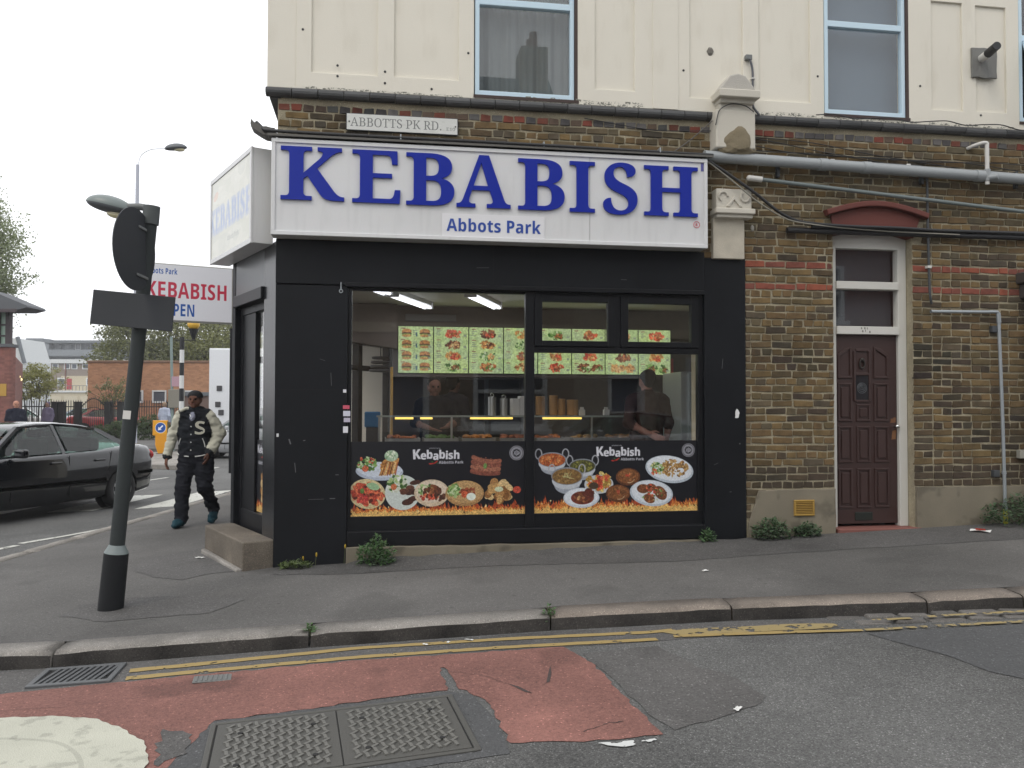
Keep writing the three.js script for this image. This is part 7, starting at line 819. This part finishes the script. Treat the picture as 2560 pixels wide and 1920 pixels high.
// ---- trees and hedges
function crownGeo(cx, cy, cz, rx, ry, rz, clumps, per, leaf, s, hollow = 0.35) {
  seed(s); const pos = new Float32Array(clumps * per * 12), idx = [], ctr = []; let o = 0;
  for (let c = 0; c < clumps; c++) {
    const u = rnd(-1, 1), a = rnd(6.283), r = Math.pow(lerp(hollow, 1, rnd()), 0.6) * rnd(0.75, 1.08), q = Math.sqrt(1 - u * u), px = cx + Math.cos(a) * q * rx * r, py = cy + u * ry * r, pz = cz + Math.sin(a) * q * rz * r, cr = rnd(0.12, 0.26) * Math.min(rx, ry);
    for (let i = 0; i < per; i++) { const lx = px + (rnd() + rnd() - 1) * cr * 1.4, ly = py + (rnd() + rnd() - 1) * cr, lz = pz + (rnd() + rnd() - 1) * cr * 1.4, d = V(rnd(-1, 1), rnd(-1, 0.6), rnd(-1, 1)).normalize(), e = V(rnd(-1, 1), rnd(-1, 1), rnd(-1, 1)).cross(d).normalize(), L = leaf * rnd(0.6, 1.3), W = L * 0.35, b = o / 3; for (const [m, n] of [[0, 0], [0.5, 1], [1, 0], [0.5, -1]]) { pos[o++] = lx + d.x * L * m + e.x * W * n; pos[o++] = ly + d.y * L * m + e.y * W * n; pos[o++] = lz + d.z * L * m + e.z * W * n; } idx.push(b, b + 1, b + 2, b, b + 2, b + 3); }
    ctr.push([px, py, pz]);
  }
  const g = new THREE.BufferGeometry(); g.setAttribute('position', new THREE.BufferAttribute(pos, 3)); g.setIndex(idx); g.computeVertexNormals(); return { g, ctr };
}
function tree(name, label, pos, h, rx, ry, clumps, per, leaf, m, s, bark, stems = 1) {
  const o = thing(name, label, 'tree', null, pos), cy = h - ry, { g, ctr } = crownGeo(0, cy, 0, rx, ry, rx * 0.9, clumps, per, leaf, s); part(o, 'crown', g, m); const bm = withBump(mat(...bark, 0.9), T.grainBump, 0.01);
  for (let q = 0; q < stems; q++) { const bx = stems > 1 ? (q / (stems - 1) - 0.5) * rx * 0.9 : 0; part(o, 'trunk', rod([bx * 0.4, 0, 0], [bx, cy - ry * 0.35, rnd(-0.1, 0.1)], h * 0.022 / Math.sqrt(stems), h * 0.013 / Math.sqrt(stems), 9), bm); }
  const br = []; for (let k = 0; k < Math.min(26, ctr.length); k++) { const c = ctr[Math.floor(k * ctr.length / 26) % ctr.length], bx = stems > 1 ? rnd(-0.4, 0.4) * rx : 0, y0 = cy - ry * rnd(0.4, 0.8); br.push(tube([[bx * 0.8, Math.max(0.3, y0), 0], [lerp(bx, c[0], 0.5), lerp(y0, c[1], 0.6), c[2] * 0.4], c], h * 0.004, 8, 5)); } part(o, 'limbs', merge(br), bm); return o;
}
{
  const lf = (r, g, b) => mat(r, g, b, 0.85, { transmission: 0.3, thickness: 0 }), spring = lf(0.2, 0.215, 0.07), olive = lf(0.15, 0.165, 0.06), deep = lf(0.07, 0.11, 0.035), pale = lf(0.24, 0.28, 0.15), bark = [0.07, 0.06, 0.05];
  tree('street_tree', 'tall pale green tree rising over the pavilion roof at the left edge', [-19.3, -0.1, -35], 13, 2.9, 4.6, 640, 80, 0.12, pale, 701, bark);
  tree('bushy_tree', 'round bushy olive tree behind the railings', [-17.3, -0.1, -39.1], 3.75, 1.3, 1.05, 120, 46, 0.09, lf(0.3, 0.3, 0.09), 702, bark, 4);
  tree('sparse_tree', 'small sparse tree in front of the orange wall', [-13.1, -0.1, -37.6], 3.1, 1.1, 0.9, 46, 24, 0.1, olive, 703, bark, 3);
  tree('broad_tree', 'broad olive tree behind the orange building, left of the post', [-17.0, -0.1, -57.5], 9.4, 3.2, 4.0, 240, 60, 0.18, olive, 704, bark); tree('broad_tree', 'airy green tree with dark limbs behind the leaning post', [-15.2, -0.1, -61], 10.8, 3.4, 4.6, 170, 50, 0.18, spring, 705, bark); tree('broad_tree', 'leafy green tree above the orange wall, right of the beacon', [-12.2, -0.1, -58.5], 10.0, 3.6, 4.4, 300, 60, 0.18, spring, 706, bark); tree('broad_tree', 'taller green tree furthest back behind the lorry', [-9.5, -0.1, -66], 11.5, 4, 5, 300, 60, 0.2, olive, 707, bark);
  const hedge = (label, x, z, rx, ry, rz, m, s) => { const o = thing('hedge', label, 'hedge', null, [x, -0.1, z]); part(o, 'foliage', crownGeo(0, ry * 0.9, 0, rx, ry, rz, 70, 50, 0.08, s, 0.1).g, m); part(o, 'stems', merge([-0.6, -0.2, 0.2, 0.6].map((t) => rod([t * rx, 0, 0], [t * rx * 1.1, ry * 1.2, 0], 0.02, 0.01, 6))), mat(...bark, 0.9)); };
  hedge('rounded green hedge in front of the railings beside the person in blue', -10.4, -33.6, 1.0, 0.62, 0.5, deep, 711); hedge('darker low hedge in front of the railings right of the bollard', -9.0, -33.3, 0.9, 0.55, 0.5, olive, 712); hedge('dark low hedge at the foot of the gate post', -12.3, -34.6, 0.9, 0.5, 0.5, deep, 713);
}
// ---------------------------------------------------------------- houses across the side street (behind the camera, seen mirrored in the glass)
{
  const mk = (x, label, tone, y, ys = 1) => {
    const o = thing('terraced_house', label, 'house', 'houses across the side street', [x, y, 13.2], Math.PI), W = 5.6; // local +z faces the shop
    const br = new THREE.MeshPhysicalMaterial({ map: T.brickTone, roughness: 0.9 }); br.color.setRGB(...tone); const hole = [rect(0.6, 1.7, 4.3, 6.1), rect(3.6, 4.9, 4.3, 6.1), rect(0.7, 2.6, 0.9, 2.8), rect(3.7, 4.7, 0.1, 2.9)];
    part(o, 'front_wall', uvm(extr(rect(0, W, -0.6, 7.2), 0.3, 0, hole).translate(0, 0, -0.3)), br); part(o, 'rear_mass', boxAt(0, W, -0.6, 7.2, -7, -1.4), br); part(o, 'party_wall', merge([boxAt(0, 0.2, -0.6, 7.2, -1.4, -0.3), boxAt(W - 0.2, W, -0.6, 7.2, -1.4, -0.3)]), br);
    part(o, 'roof', extr([[0.5, 7.1], [-3.5, 11.2], [-7.5, 7.1]], W + 0.06).rotateY(-Math.PI / 2).translate(W + 0.03, 0, 0), far.slate); const ch = part(o, 'chimney', rbox(0.1, 0.9, 9.8, 12.0, -4, -3, 0.02), br); for (const dz of [-3.75, -3.25]) part(ch, 'chimney_pot', new THREE.CylinderGeometry(0.11, 0.14, 0.5, 12).translate(0.5, 12.25, dz), mat(0.3, 0.14, 0.08, 0.8)); part(o, 'cornice', rbox(-0.02, W + 0.02, 6.9, 7.1, -0.02, 0.3, 0.03), far.white);
    for (const [a, b, c, d] of [[0.6, 1.7, 4.3, 6.1], [3.6, 4.9, 4.3, 6.1], [0.7, 2.6, 0.9, 2.8]]) { const w = part(o, 'window', merge([rbox(a, a + 0.12, c, d, -0.15, 0.05), rbox(b - 0.12, b, c, d, -0.15, 0.05), rbox(a + 0.12, b - 0.12, c, c + 0.12, -0.15, 0.06), rbox(a + 0.12, b - 0.12, d - 0.12, d, -0.15, 0.05), rbox(a + 0.12, b - 0.12, (c + d) / 2 - 0.05, (c + d) / 2 + 0.05, -0.13, 0.03)]), far.white); part(w, 'pane', boxAt(a + 0.1, b - 0.1, c + 0.1, d - 0.1, -0.1, -0.08), far.pane); part(w, 'sill', rbox(a - 0.1, b + 0.1, c - 0.14, c - 0.001, -0.1, 0.16), far.white); }
    const d = part(o, 'door', rbox(3.85, 4.6, 0.15, 2.2, -0.25, -0.2), mat(0.05, 0.08, 0.14, 0.5)); part(d, 'letter_box', rbox(4.1, 4.35, 1.05, 1.12, -0.2, -0.18), M.steel); part(o, 'door_frame', merge([rbox(3.7, 3.85, 0.1, 2.9, -0.28, 0), rbox(4.6, 4.7, 0.1, 2.9, -0.28, 0), rbox(3.85, 4.6, 2.2, 2.9, -0.27, -0.05)]), far.white); part(o, 'band_course', rbox(0, W, 3.3, 3.55, -0.01, 0.06), far.cream); o.scale.y = ys; return o;
  };
  mk(5.0, 'brown brick terraced house directly across the side street, nearest the junction', [0.3, 0.24, 0.18], 0.0); mk(10.6, 'cream fronted terraced house across the side street, second from the junction', [0.42, 0.37, 0.29], 0.1, 0.95); mk(16.2, 'red brick terraced house across the side street, third from the junction', [0.2, 0.09, 0.07], 0.2, 0.84);
  const g = []; for (let i = 0; i < 6; i++) { const a = -1.2 + i * 4, b = a + 4; const s = [[a, 11], [b, 11], [b, 13.4], [a, 13.4]]; g.push(sheet(s, hPave, 0)); } struct('opposite_pavement', merge(g), M.pave);
}
// ---------------------------------------------------------------- finish
scene.traverse((o) => { if (o.isMesh) { o.castShadow = true; o.receiveShadow = true; } });
renderer.render(scene, camera);
